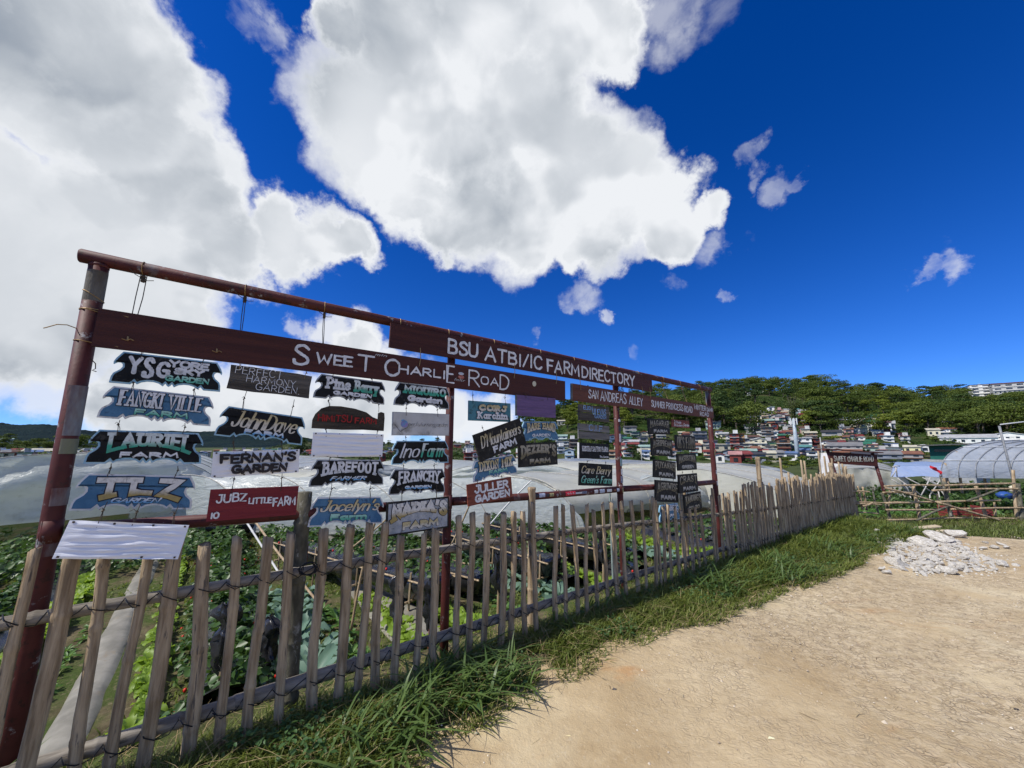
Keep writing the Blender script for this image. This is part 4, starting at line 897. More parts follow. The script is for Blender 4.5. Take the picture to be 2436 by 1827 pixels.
MB().tube([(-.205, -.011, -.005), (-.165, -.011, -.055), (-.11, -.011, -.025)], .0013, 4).obj('emblem_line', M['blackpaint'], s_d2)
S('black plaque with flowing white and green script, left of the second post', [(934, 1048), (1067, 1049), (1066, 1100), (930, 1106)], 'plaque', 'black', 'rimblue',
  [('Ino', 'script', (.12, .47, .26, .90), 'white', .08), ('Farm', 'script', (.48, .90, .26, .90), 'green', .08)], gap=.04)
S('black plaque with condensed white capitals, above the grey and gold framed board', [(928, 1116), (1060, 1115), (1057, 1171), (924, 1178)], 'plaque', 'black', 'rimgrey',
  [('FRANCHY', 'slab', (.12, .9, .34, .92), 'white', .085, ('archbot', .3)), ('GARDEN', 'wide', (.26, .74, .2, .34), 'bluew', .05)], gap=.04)
S('grey and gold board with dark frame, tilted across the foot of the fourth column', [(914, 1195), (1063, 1182), (1070, 1253), (922, 1277)], 'rect', 'rimgrey', 'dim',
  [("NADIA'S", 'slab', (.05, .96, .34, .92), 'gold', .12, ('archbot', .55), .004), ('FARM', 'wide', (.24, .82, .12, .36), 'goldw', .08, None, .003)], gap=.09, off=.085, border=.012)
# fifth column
S('teal rectangular board with green and white fat letters right of the second post', [(1116, 953), (1214, 960), (1213, 1004), (1112, 1000)], 'rect', 'teal', None,
  [('CORJ', 'slab', (.22, .9, .5, .85), 'goldw', .12, None, .003), ('Karchin', 'slab', (.17, .92, .1, .48), 'white', .09, None, .003)], gap=.08, hooks=(.09, .88))
S('small blank purple board with scuffed paint under the right end of the longest board', [(1228, 939), (1320, 948), (1321, 994), (1229, 989)], 'rect', 'purple', None, (), gap=.02, rimside='greywood', off=.08)
S('dull black rectangular board strongly tilted up to the right with gold script', [(1124, 1037), (1235, 990), (1251, 1058), (1141, 1098)], 'rect', 'dim', None,
  [("D'Mountaineers", 'script', (.09, .95, .42, .88), 'goldw', .05), ('FARM', 'wide', (.3, .8, .1, .36), 'white', .07)], gap=.05, off=.07)
S('small blue plaque with gold arched capitals right above the dark board with rubbed gold letters', [(1241, 1002), (1325, 1004), (1328, 1046), (1240, 1050)], 'plaque', 'blue', 'rimblue',
  [('BARE HAND', 'slab', (.12, .9, .38, .92), 'goldw', .07, AB, .002), ('GARDEN', 'wide', (.26, .76, .2, .36), 'white', .04)], gap=.03, off=.05)
S('dark board with rubbed gold arched letters, under the small blue plaque with gold capitals', [(1229, 1054), (1321, 1052), (1328, 1104), (1236, 1113)], 'rect', 'dim', 'dim',
  [("DEZZER'S", 'slab', (.04, .96, .3, .9), 'dimgold', .10, ('archbot', .5)), ('FARM', 'wide', (.26, .8, .1, .32), 'dimgold', .08)], gap=.02, off=.06)
S('tilted blue plaque between the gold script board and the rust red board', [(1120, 1098), (1222, 1080), (1233, 1125), (1128, 1148)], 'plaque', 'blue', 'rimwhite',
  [('DIXON MIX', 'slab', (.12, .9, .44, .93), 'goldw', .08, None, .003), ('FARM', 'wide', (.34, .76, .22, .42), 'mint', .05)], gap=.03, off=.055)
S('rust red rectangular board with thick white hand lettering in two lines, on the cross rail', [(1111, 1154), (1216, 1133), (1217, 1183), (1112, 1204)], 'rect', 'rust', None,
  [('JULLER', 'hand', (.14, .92, .5, .92), 'whitepaint', .10), ('GARDEN', 'hand', (.14, .94, .08, .46), 'whitepaint', .10)], gap=.03, off=.075)
# sixth column
S('weathered wooden board with light blue scrawled letters, left of the third post and highest there', [(1377, 961), (1447, 968), (1448, 1006), (1376, 999)], 'rough', 'oldwood', None,
  [('ELION', 'hand', (.12, .42, .66, .92), 'bluepaint', .04), ('Ul EVAS', 'hand', (.42, .88, .42, .82), 'bluepaint', .05), ('GARDEN', 'hand', (.48, .88, .2, .42), 'bluepaint', .035)], planks=2, gap=.04, wire='yellowwire', hooks=(.12, .86), th=.02)
S('grey plank board with three faded blue initials, second down left of the third post', [(1374, 1005), (1448, 1014), (1449, 1048), (1377, 1044)], 'rough', 'greywood', None,
  [('C.I.F', 'hand', (.30, .75, .55, .95), 'bluepaint', .05)], planks=2, gap=.02, th=.02)
S('black board with white left edge and one boxed line of tight white capitals', [(1375, 1052), (1448, 1057), (1447, 1091), (1378, 1091)], 'rect', 'black', None,
  [('KRISTIAN', 'slab', (.08, .40, .46, .80), 'white', .045), ('SANTOS', 'slab', (.42, .70, .46, .80), 'white', .045), ('FARM', 'slab', (.73, .96, .46, .80), 'white', .045), ('The Garden', 'thin', (.66, .97, .06, .2), 'white', .03)], gap=.03, rimside='rimwhite')
S('black square board with a gold script line above a mint one', [(1376, 1100), (1454, 1106), (1457, 1156), (1378, 1155)], 'rect', 'black', None,
  [('Care Berry', 'script', (.05, .95, .52, .90), 'goldw', .06), ("Green's Farm", 'script', (.05, .97, .1, .46), 'mint', .055)], gap=.03)
# seventh and eighth columns: rubbed dark boards
T7 = [('MAGARAR', 'FARM', [(1539, 995), (1590, 999), (1594, 1034), (1543, 1033)], 'topmost dark board of the stack right of the third post, faded gold letters'),
      ('AGRIPREAM', 'FARM', [(1545, 1041), (1596, 1046), (1601, 1086), (1551, 1083)], 'dark board with clear white lower word, second of the stack past the third post'),
      ('PUYANAH', 'FARM', [(1552, 1090), (1605, 1101), (1608, 1138), (1555, 1137)], 'tilted dark board, third of the stack past the third post'),
      ('AGRIWISE', 'FARM', [(1554, 1144), (1608, 1144), (1617, 1197), (1561, 1190)], 'tall dark board across the cross rail, above the small blue plaque near the stakes')]
for a, b, cs, lb in T7:
    S(lb, cs, 'rect', 'dim', 'dim', [(a, 'slab', (.06, .95, .38, .90), 'dimgold', .055, ('archbot', .4)), (b, 'wide', (.22, .86, .1, .32), 'dimwhite', .08)], gap=.035, off=.06)
S('small blue plaque with pale arched letters, lowest right of the third post against the stakes', [(1565, 1203), (1613, 1196), (1616, 1234), (1570, 1242)], 'plaque', 'blue', 'rimblue',
  [('TANABENG', 'slab', (.08, .93, .4, .92), 'white', .06, AB), ('FARM', 'wide', (.28, .78, .22, .4), 'white', .06)], gap=.03, off=.12)
S('smallest board, rust red with thin white scrawl, under the brown board', [(1598, 999), (1638, 1000), (1639, 1020), (1598, 1014)], 'rect', 'rust', None,
  [('2 Dads', 'thin', (.1, .5, .5, .85), 'whitepaint', .06), ('Strawberry', 'thin', (.08, .62, .12, .46), 'whitepaint', .05), ('Garden', 'thin', (.64, .97, .2, .6), 'whitepaint', .06)], gap=.05, wire='yellowwire', hooks=(.1, .85))
T8 = [("OK'S FARM", '', [(1603, 1034), (1650, 1038), (1656, 1072), (1609, 1070)], 'dark board with one line of tall yellow grey letters, below the smallest board'),
      ('MASUSTINA', 'GREEN', [(1608, 1080), (1654, 1079), (1657, 1117), (1612, 1120)], 'dark board with faded arched letters, second below the smallest rust red board'),
      ('CRAST', 'FARM', [(1610, 1130), (1656, 1125), (1661, 1168), (1617, 1173)], 'dark board with five wide worn letters overlapping the cross rail near the end post'),
      ("KANDING'S", 'COMBO', [(1624, 1178), (1664, 1169), (1671, 1210), (1630, 1221)], 'lowest dark board near the end post, tilted over the stakes')]
for i, (a, b, cs, lb) in enumerate(T8):
    tx = [(a, 'slab', (.06, .95, .12, .90), 'dimgold', .07)] if not b else [(a, 'slab', (.06, .95, .38, .90), 'dimgold', .06, ('archbot', .4)), (b, 'wide', (.2, .84, .1, .32), 'dimwhite' if i != 3 else 'dimgold', .07)]
    S(lb, cs, 'rect', 'dim', 'dim', tx, gap=.04, off=.075 if i < 3 else .12)
# ---------------------------------------------------------------- crops behind the fence
rc = random.Random(21)
SB = leaf_mat('strawberry_leaf', (.022, .062, .014), (.075, .14, .030), .3, .42, .4, .4)
LT = leaf_mat('lettuce_leaf', (.13, .24, .022), (.30, .43, .06), .45, .45, .35, .3)
KL = leaf_mat('broccoli_leaf', (.085, .17, .115), (.20, .31, .24), .3, .5, .35, .3)
GN = leaf_mat('greens_leaf', (.05, .13, .025), (.14, .26, .06), .4, .45, .35, .3)
BER = mat('strawberry_red', (.50, .015, .012), (.65, .04, .02), .35, 30)
def strawberry(seed, berries):
    r_ = np.random.default_rng(seed); root = thing('strawberry_plant', 'x', 'plant', (0, 0, -50)); n = 62
    a = r_.uniform(0, 6.283, n); rr_ = r_.uniform(.0, .19, n); z = .16 * (1 - (rr_ / .2) ** 2 * .6) * r_.uniform(.5, 1.15, n)
    P = np.stack([rr_ * np.cos(a), rr_ * np.sin(a), z], 1); N_ = P * np.array([2.5, 2.5, 0]) + np.array([0, 0, 1]) * .7 + r_.normal(size=(n, 3)) * .3
    link('foliage', leaves('foliage', P, N_, r_.uniform(.045, .085, n), seed, SB, .85, .3), root)
    for k in range(berries):
        a = r_.uniform(0, 6.28); q = r_.uniform(.15, .21); x, y, z = q * math.cos(a), q * math.sin(a), r_.uniform(.0, .07)
        mb = MB(); mb.tube([(x, y, z + .018), (x, y, z + .012), (x, y, z), (x, y, z - .012), (x, y, z - .018)], [.003, .012, .014, .009, .002], 8); mb.obj('berry', BER, root, smooth=True)
    return Proto(root)
def rosette(name, seed, m, n, L, wd, ruffle, rise, part='leaf', cat='plant'):
    """a head of ruffled leaves, each leaf a part"""
    r_ = random.Random(seed); root = thing(name, 'x', cat, (0, 0, -50))
    for i in range(n):
        f = i / n; a = i * 2.4 + r_.uniform(-.2, .2); el = rise * (.35 + .9 * f) + r_.uniform(-.12, .12); ll = L * (1 - .45 * f) * r_.uniform(.85, 1.1); nu, nv = 5, 6; V = []; F = []
        for j in range(nv + 1):
            t = j / nv; w = wd * ll / L * math.sin(min(t * 1.25 + .1, 1) * math.pi * .5) * (1 if t < .8 else .82)
            bend = el - t * .9 * (1 - .5 * f); 
            px_ = ll * t * math.cos(bend * .8); pz_ = ll * t * math.sin(max(bend * .8, -.3)) + .02
            for k in range(nu + 1):
                q = k / nu - .5; ru = ruffle * (abs(q) * 2) ** 2 * math.sin(t * 17 + k * 2.1 + i) * t
                yy = q * w; x_ = px_; z_ = pz_ + ru + .25 * w * (abs(q) * 2) ** 2
                V.append((x_ * math.cos(a) - yy * math.sin(a), x_ * math.sin(a) + yy * math.cos(a), z_))
        for j in range(nv):
            for k in range(nu): b = j * (nu + 1) + k; F.append((b, b + 1, b + nu + 2, b + nu + 1))
        MB().add(V, F).obj(part, m, root, smooth=True)
    return Proto(root)
ST = [strawberry(i, b) for i, b in enumerate((0, 0, 2, 3))]
LE = [rosette('lettuce', i, LT, 11, .15, .13, .016, 1.15) for i in (1, 2, 3)]
KA = [rosette('broccoli_plant', i, KL, 11, .34, .15, .016, 1.25) for i in (4, 5, 6)]
GS = [rosette('leafy_green', i, GN, 10, .17, .06, .008, 1.2) for i in (7, 8)]
FILM = mat('black_mulch_film', (.012, .012, .014), (.03, .03, .033), .22, 8, .5, 12, spec=.6, bdist=.012)
GFILM = mat('dusty_grey_film', (.17, .16, .13), (.26, .245, .205), .55, 5, .4, 8, c3=(.22, .19, .14), bdist=.015)
def bed(s0, o0, o1, wd, hh, m, label, name='planting_bed', skew=0.0, cat='bed'):
    """a raised bed wrapped in film, running away from the fence; s0 across, o0..o1 along"""
    n = 24; k = 8; V = []; F = []
    for i in range(n + 1):
        o = o0 + (o1 - o0) * i / n; sc = s0 + skew * (i / n)
        for j in range(k + 1):
            q = j / k * 2 - 1; x = sc + q * wd / 2 + .015 * mnoise.noise(Vector((i * .9, q * 2, s0))); p = fp(x, o); zz = gh(p.x, p.y) + hh * (1 - abs(q) ** 3.5) + .012 * mnoise.noise(Vector((i * 1.3, j * .9, s0 * 5)))
            V.append((p.x, p.y, zz - .01))
    for i in range(n):
        for j in range(k): a = i * (k + 1) + j; F.append((a, a + 1, a + k + 2, a + k + 1))
    o = MB().add(V, F).obj(name, m, None, smooth=True); return tag(o, label, cat)
SGR = 'strawberry plants growing in the beds behind the fence'
def where(s_, o_):
    a = 'far behind' if o_ < -3.4 else 'midway behind' if o_ < -1.7 else 'close behind'
    b = 'left of the left post' if s_ < -.35 else 'by the first pickets' if s_ < 1.0 else 'by the mossy post' if s_ < 1.95 else 'right of the second post' if s_ < 3.1 else 'left of the third post' if s_ < 4.05 else 'right of the third post' if s_ < 5.2 else 'by the end post' if s_ < 6.8 else 'beyond the steel frame'
    return f' {a} the fence {b}'
def plant(protos, s_, o_, lift, label, group, sc=(.85, 1.2)):
    p = fp(s_, o_); label = label + where(s_, o_); return rc.choice(protos).put((p.x, p.y, gh(p.x, p.y) + lift), (rc.uniform(-.1, .1), rc.uniform(-.1, .1), rc.uniform(0, 6.28)), rc.uniform(*sc), label, group)
def row(protos, s_, o0, o1, step, lift, label, group, jit=.03, sc=(.85, 1.2), skew=0.0):
    o = o0
    while o > o1: plant(protos, s_ + skew * (o - o0) / (o1 - o0) + rc.uniform(-jit, jit), o + rc.uniform(-.03, .03), lift, label, group, sc); o -= step * rc.uniform(.85, 1.15)
L_ST = 'low dark green strawberry plant'
L_LE = 'bright yellow green lettuce'
L_KA = 'blue green broad leaved broccoli plant'
L_GS = 'mid green leafy vegetable'
LG, KG, GG = 'lettuces behind the fence', 'broccoli plants behind the fence', 'leafy greens behind the fence'
# dusty grey film walkway with lettuces down both sides (seen between the first pickets)
bed(-.01, -.25, -6.4, .24, .05, GFILM, 'bed wrapped in dusty grey film seen between the first pickets, between two lettuce rows', skew=-.2)
row(LE, .36, -.35, -6.0, .15, .05, L_LE, LG, sc=(.6, .9), skew=-.2); row(LE, -.62, -.9, -5.5, .2, .05, L_LE, LG, skew=-.1)
bed(-1.1, -.4, -6.6, .6, .14, FILM, 'black film covered bed furthest left, beside the left post'); row(ST, -1.15, -.6, -6.5, .24, .10, L_ST, SGR, .09)
bed(-1.9, -.6, -6.6, .5, .14, FILM, 'black film covered strawberry bed beyond the left picture edge')
bed(.75, -.35, -6.8, .42, .16, FILM, 'black film covered bed right of the grey film bed, planted with strawberries'); row(ST, .78, -.45, -6.8, .20, .13, L_ST, SGR, .09)
row(ST, .58, -.55, -6.5, .22, .0, L_ST, SGR, .06, (.6, .95)); row(ST, 1.02, -.7, -6.5, .24, .0, L_ST, SGR, .07, (.7, 1.0)); row(GS, -.35, -.5, -3.4, .2, .0, L_GS, GG, .05, (.5, .8)); row(KA, 1.42, -.75, -2.9, .30, .0, L_KA, KG, .14, (.9, 1.25)); row(KA, 1.16, -1.3, -3.4, .4, .0, L_KA, KG, .1, (.8, 1.1)); row(GS, 1.75, -.4, -2.4, .2, .0, L_GS, GG, .1)
bed(2.35, -.9, -6.8, .55, .12, GFILM, 'bed in worn grey film right of the second post, edged by dense bright lettuces')
row(LE, 2.62, -.75, -4.0, .15, .08, L_LE, LG, .05); row(LE, 2.80, -.7, -3.4, .15, .05, L_LE, LG, .05); row(LE, 2.2, -.8, -2.4, .17, .05, L_LE, LG, .05)
row(KA, 4.0, -1.0, -3.2, .30, .0, L_KA, KG, .12, (.8, 1.1)); row(LE, 4.9, -.7, -3.2, .17, .03, L_LE, LG, .05); row(LE, 7.3, -.7, -2.6, .2, .03, L_LE, LG, .05); row(KA, 6.7, -.8, -2.4, .35, .0, L_KA, KG, .12, (.8, 1.1)); row(GS, 3.4, -.5, -2.0, .2, .0, L_GS, GG, .1)
for s_, a, b in ((3.35, -2.3, -7.2), (4.5, -1.2, -7.0), (5.6, -.9, -3.2), (6.3, -1.5, -3.3), (8.2, -.8, -2.6), (9.2, -.8, -2.6), (10.4, -.8, -2.6)):
    bed(s_, a, b, .55, .17, FILM, {3.35: 'black film bed between the second and third posts', 4.5: 'black film bed just right of the third post', 5.6: 'black film bed left of the end post', 6.3: 'black film bed directly behind the end post', 8.2: 'first black film bed beyond the steel frame', 9.2: 'second black film bed beyond the steel frame', 10.4: 'black film bed at the far end of the picket fence'}[s_])
    row(ST, s_, a - .1, b, .27, .13, L_ST, SGR, .1)
for s_ in (1.9, 2.9): row(ST, s_, -3.6, -7.4, .26, .02, L_ST, SGR, .16)
# raised troughs on bamboo trestles
def trough(a, b, z, label, pl=True, wd=.32):
    pa, pb = fp(*a), fp(*b); d = (pb - pa); Lg = d.length; az = math.atan2(d.y, d.x); g = gh(pa.x, pa.y)
    root = thing('strawberry_trough', label, 'planter', (pa.x, pa.y, g), (0, 0, az)); n = 26; V = []; F = []; prof = [(-wd / 2, .02), (-wd / 2 - .02, -.05), (-wd / 2 + .02, -.2), (0, -.24), (wd / 2 - .02, -.2), (wd / 2 + .02, -.05), (wd / 2, .02), (wd / 2 - .03, -.01), (0, .0), (-wd / 2 + .03, -.01)]
    for i in range(n + 1):
        for j, (y, zz) in enumerate(prof): V.append((Lg * i / n, y + .018 * mnoise.noise(Vector((i * .8, j, 2))), z + zz + .018 * mnoise.noise(Vector((i * .7, j * 1.7, 9))) - .04 * math.sin(i / n * math.pi * 3) ** 2))
    k = len(prof)
    for i in range(n):
        for j in range(k): F.append((i * k + j, (i + 1) * k + j, (i + 1) * k + (j + 1) % k, i * k + (j + 1) % k))
    F += [tuple(range(k)), tuple(n * k + j for j in range(k))[::-1]]
    MB().add(V, F).obj('film_trough', FILM, root, smooth=True)
    x = .1
    while x < Lg:
        for e in (-1, 1): MB().tube([(x, e * (wd / 2 + .03), -.1), (x + .02, e * (wd / 2 + .02), z + .06)], .013, 6).obj('leg', BM, root)
        MB().tube([(x, -wd / 2 - .09, z - .24), (x, wd / 2 + .09, z - .24)], .014, 6).obj('crossbar', BM2, root); x += .95
    for e in (-1, 1): MB().tube([(-.1, e * (wd / 2 + .035), z - .02), (Lg + .1, e * (wd / 2 + .035), z - .02)], .011, 6).obj('side_pole', BM, root)
    if pl:
        t = .12
        while t < Lg:
            q = pa + d.normalized() * t; rc.choice(ST).put((q.x + rc.uniform(-.04, .04), q.y + rc.uniform(-.04, .04), g + z), (0, 0, rc.uniform(0, 6.28)), rc.uniform(.75, 1.0), L_ST + ' in the ' + label.split(' on trestles')[0].split(' crossing')[0].split(' in front')[0] + ' ' + ' '.join(label.split()[-5:]), SGR); t += .27
    return root
trough((1.55, -4.4), (2.65, -1.35), .42, 'black film trough on trestles behind the pickets left of the second post, wrinkled and shiny')
trough((2.55, -4.0), (3.3, -1.5), .34, 'black film trough on trestles between the second post and the brown bamboo post')
trough((3.9, -4.3), (4.25, -1.3), .40, 'black film trough on trestles behind the pickets near the third post')
trough((5.0, -4.0), (5.3, -1.4), .40, 'black film trough on trestles behind the lowest dark boards')
trough((.35, -7.4), (2.9, -6.9), .34, 'long black film trough crossing behind the lettuces in front of the plastic tunnels')
trough((3.0, -6.6), (6.6, -6.0), .34, 'long black film trough in front of the tunnel between the third and end posts')
# black plastic bags tied over short stumps near the fence
def bag(s_, o_, z_, sc, label, seed):
    r_ = random.Random(seed); p = fp(s_, o_); root = thing('plastic_wrapped_stake', label, 'stake', (p.x, p.y, gh(p.x, p.y)))
    MB().tube([(0, 0, -.1), (.01, 0, z_ * .5), (0, .01, z_)], .014, 7).obj('stick', BM2 if seed % 2 else mat('red_brown_stick', (.13, .04, .025)), root)
    V = []; F = []; n = 12; prof = [(.02, z_ + .04), (.05, z_ + .03), (.07, z_ - .03), (.035, z_ - .08), (.05, z_ - .16), (.06, z_ - .24), (.04, z_ - .32), (.012, z_ - .38)]
    n = 20; zs = [p_[1] for p_ in prof]; prof = [(float(np.interp(-zz, [-z for z in zs], [p_[0] for p_ in prof])), zz) for zz in np.linspace(zs[0], zs[-1], 22)]
    for r0, zz in prof:
        for k in range(n): a = 2 * math.pi * k / n; q = r0 * sc * .68 * (1.1 + 1.3 * mnoise.noise(Vector((math.cos(a) * 2.6, math.sin(a) * 2.6, zz * 9 + seed))) + .5 * mnoise.noise(Vector((math.cos(a) * 7, math.sin(a) * 7, zz * 30 + seed)))); V.append((q * math.cos(a) * 1.25 + .03 * mnoise.noise(Vector((zz * 8, seed, 1))), q * math.sin(a) * .8, zz + .03 * mnoise.noise(Vector((a, zz * 12, seed)))))
    for i in range(len(prof) - 1):
        for k in range(n): F.append((i * n + k, i * n + (k + 1) % n, (i + 1) * n + (k + 1) % n, (i + 1) * n + k))
    F.append(tuple(range(n))); MB().add(V, F).obj('plastic_bag', FILM, root, smooth=True)
bag(.72, -.55, .62, 0.94, 'post draped with crumpled black plastic among the strawberries behind the sixth picket', 5)
bag(.98, -.62, .50, 1.04, 'stump wrapped in dark shiny plastic left of the mossy post', 7)
bag(1.93, -.7, .62, 0.88, 'stake with torn black plastic just left of the second post', 9)
bag(2.16, -.55, .52, 0.83, 'stake with hanging black plastic just right of the second post', 10)
bag(3.1, -.9, .66, 0.83, 'stake with black and white plastic right of the brown bamboo post', 11)
bag(4.55, -.7, .7, 0.83, 'stake wrapped with dark plastic right of the third post', 13)
for (a, b, z0, z1, rr_, m, lb) in (((.95, -2.6), (1.35, -.9), .75, .30, .012, BM2, 'thin yellow bamboo rod slanting down behind the pickets near the mossy post'), ((.8, -3.4), (1.25, -1.4), .8, .2, .012, mat('pale_pipe', (.45, .45, .43), (.55, .55, .52), .5), 'pale thin pipe slanting down behind the crimson board'),
        ((1.5, -.5), (1.62, -.45), .0, .78, .010, BM2, 'crooked thin twig standing behind the pickets left of the second post'), ((1.12, -.3), (1.12, -.3), -.3, .62, .012, mat('red_brown_stick', (.13, .04, .025)), 'thin reddish brown rod standing right of the mossy post'),
        ((4.32, -.35), (4.32, -.35), -.3, .82, .013, mat('grey_green_pipe', (.22, .27, .25)), 'thin grey green pipe standing behind the pickets right of the third post'), ((2.0, -2.6), (2.3, -1.6), .3, .95, .011, BM2, 'thin bamboo strut leaning right of the second post'),
        ((3.2, -2.2), (3.35, -1.8), .2, .98, .012, BM2, 'short bent bamboo strut right of the brown bamboo post'), ((4.5, -3.2), (4.8, -2.4), .2, 1.0, .014, mat('white_pipe', (.6, .6, .58)), 'white pipe strut under the raised plastic edge')):
    pa, pb = fp(*a), fp(*b); o = pole((0, 0, z0), (pb.x - pa.x, pb.y - pa.y, z1), rr_, rr_ * .85, int(a[0] * 10), .2, .02, 6).obj('rod', m, None, smooth=True, loc=(pa.x, pa.y, gh(pa.x, pa.y) + .3)); tag(o, lb, 'rod')

# ---------------------------------------------------------------- plastic rain shelters over the crops
def sheet_mat(name, c1, c2, tr, rough=.24, bd=.09):
    m = bpy.data.materials.new(name); m.use_nodes = True; T = NT(m.node_tree); b = T.n['Principled BSDF']; co = T('ShaderNodeTexCoord').outputs['Object']
    col = T.mix(T.mapr(T.noise(co, 1.2, 5, .6).outputs[0], .35, .65), c1, c2); col = T.mix(T.mapr(T.noise(co, 6, 6, .7).outputs[0], .55, .75, 0, .5), col, (.32, .32, .25))
    T.put(b.inputs['Base Color'], col); b.inputs['Roughness'].default_value = rough; b.inputs['Specular IOR Level'].default_value = .5
    wv = T.math('ADD', T.noise(T.vm('MULTIPLY', co, (.6, .6, 2.2)), 4, 5, .6, .8).outputs[0], T.math('MULTIPLY', T.noise(co, 17, 4, .6, 1).outputs[0], .25))
    T.put(b.inputs['Normal'], T('ShaderNodeBump', {'Strength': .4, 'Distance': bd, 'Height': wv}).outputs[0])
    t = T('ShaderNodeBsdfTranslucent', {0: col}); mx = T('ShaderNodeMixShader', {0: tr, 1: b.outputs[0], 2: t.outputs[0]}); T.l.new(mx.outputs[0], T.n['Material Output'].inputs[0]); return m
SH1 = sheet_mat('cloudy_plastic_sheet', (.62, .66, .62), (.75, .78, .75), .5); SH2 = sheet_mat('cream_plastic_sheet', (.58, .58, .495), (.70, .70, .62), .42, .35, .03); SH3 = sheet_mat('clear_grey_plastic', (.36, .40, .43), (.52, .55, .57), .4, .2)
SHB = sheet_mat('pale_blue_plastic', (.36, .47, .68), (.50, .58, .74), .3)
HOOP = mat('hoop_pole', (.30, .28, .24), (.5, .48, .42), .6, 20)
def tunnel(A, B, hgt, length, z0, m, label, dirv=(0, -1), curtain=True, drop=.0, flat=1.0, name='plastic_tunnel', hoops=4, seed=1, ridge_sag=.06):
    """arched sheet over hoops. A, B: feet of the near hoop in (s, off); extruded along dirv (s, off) away"""
    pa, pb = fp(*A), fp(*B); g = min(gh(pa.x, pa.y), gh(pb.x, pb.y)); ax = (pb - pa); Wd = ax.length; ux = ax.normalized(); dv = (DX * dirv[0] + NC * dirv[1]).normalized()
    root = thing(name, label, 'plastic tunnel', (pa.x, pa.y, g)); nu, nv = 36, 26; V = []; F = []
    def arc(t): a = math.pi * t; x = .5 - .5 * math.cos(a) * (abs(math.cos(a)) ** (.0)); return x, max(0.0, math.sin(a)) ** flat
    def pt(t, d, w=1):
        x, h_ = arc(t); q = ux * (Wd * x) + dv * d; k = d / max(length, .1)
        sag = -ridge_sag * h_ * math.sin(k * math.pi * hoops) ** 2
        zz = z0 + (hgt - z0) * h_ + sag + .05 * mnoise.noise(Vector((x * 3 + seed, d * .7, h_ * 2))) * w
        return Vector((q.x, q.y, zz))
    for i in range(nu + 1):
        for j in range(nv + 1): V.append(pt(i / nu, length * j / nv))
    for i in range(nu):
        for j in range(nv): a = i * (nv + 1) + j; F.append((a, a + 1, a + nv + 2, a + nv + 1))
    MB().add(V, F).obj('cover_sheet', m, root, smooth=True)
    for far in ((False, True) if curtain else (True,)):
        V = []; F = []; nh = 20
        for i in range(nu + 1):
            top_ = pt(i / nu, length * .998 if far else .0, 0 if far else 1)
            for j in range(nh + 1):
                t = j / nh; zb = z0 - drop + .04 * mnoise.noise(Vector((i * .3, seed, 1))); bl = (.16 * math.sin(t * math.pi) + .16 * mnoise.noise(Vector((i * .35, t * 4 + i * .12, seed))) + .07 * abs(mnoise.noise(Vector((i * .8, t * 9, seed))))) * (0 if far else 1)
                V.append((top_.x - dv.x * bl, top_.y - dv.y * bl, top_.z + (min(zb, top_.z) - top_.z) * t))
        for i in range(nu):
            for j in range(nh): a = i * (nh + 1) + j; F.append((a, a + 1, a + nh + 2, a + nh + 1))
        MB().add(V, F).obj('end_curtain', m, root, smooth=True)
    for k in range(hoops + 1):
        d = length * k / hoops; MB().tube([pt(i / 20, d) + Vector((0, 0, .012)) for i in range(21)], .009, 6).obj('hoop', HOOP, root, smooth=True)
        for t in (.02, .98):
            q = pt(t, d); MB().tube([(q.x, q.y, -.2), (q.x, q.y, q.z)], .018, 6).obj('support_pole', BM, root)
    return root
tunnel((-4.1, -8.2), (.72, -9.0), 1.74, 9, .50, SH1, 'largest cloudy plastic tunnel at the left with its wrinkled end sheet hanging towards the fence', flat=.8, seed=1, drop=.02)
tunnel((-11, -11), (-4.6, -10), 1.3, 9, .2, SH1, 'cloudy plastic tunnel cut off by the left picture edge', seed=2)
tunnel((.95, -12.2), (3.1, -11.6), 1.12, 8, .2, SH1, 'small cloudy plastic tunnel peeping out behind the white board with black brush lettering', seed=3)
tunnel((2.1, -9.9), (4.9, -8.2), 1.22, 9, .32, SH2, 'cream plastic tunnel behind the third column of boards', seed=4, flat=.8, dirv=(-.5, -.85))
tunnel((4.25, -5.3), (6.25, -2.7), 1.26, 7, .12, SH1, 'cloudy plastic tunnel with dark hoop edge behind the rust red board and the cross rail', dirv=(-.75, -.65), seed=5, flat=.85, drop=.1)
tunnel((6.7, -7.6), (6.7, -3.5), 1.15, 8.9, .42, SH2, 'long cream plastic shelter running behind the end post and the far pickets', dirv=(1, 0), seed=6, flat=.7, hoops=6)
tunnel((9.5, -4.3), (12.2, -3.3), 1.05, 2.5, .1, SH1, 'low cloudy plastic hoop just beyond the end post', dirv=(.1, -1), seed=7, flat=.9, hoops=2)
tunnel((14.7, -1.3), (17.4, .25), 1.24, 6, .12, SH2, 'cream plastic shelter end standing behind the distant lettered board', dirv=(.98, -.2), seed=12, flat=.4, hoops=3, drop=.15)
tunnel((15.6, -9.2), (15.6, -1.2), 1.22, -0.01 + 3.0, -.1, SH2, 'pale plastic shelter with sagging side curtain at the end of the picket fence', dirv=(-1, 0.0), seed=8, flat=.6, hoops=2, drop=.1)
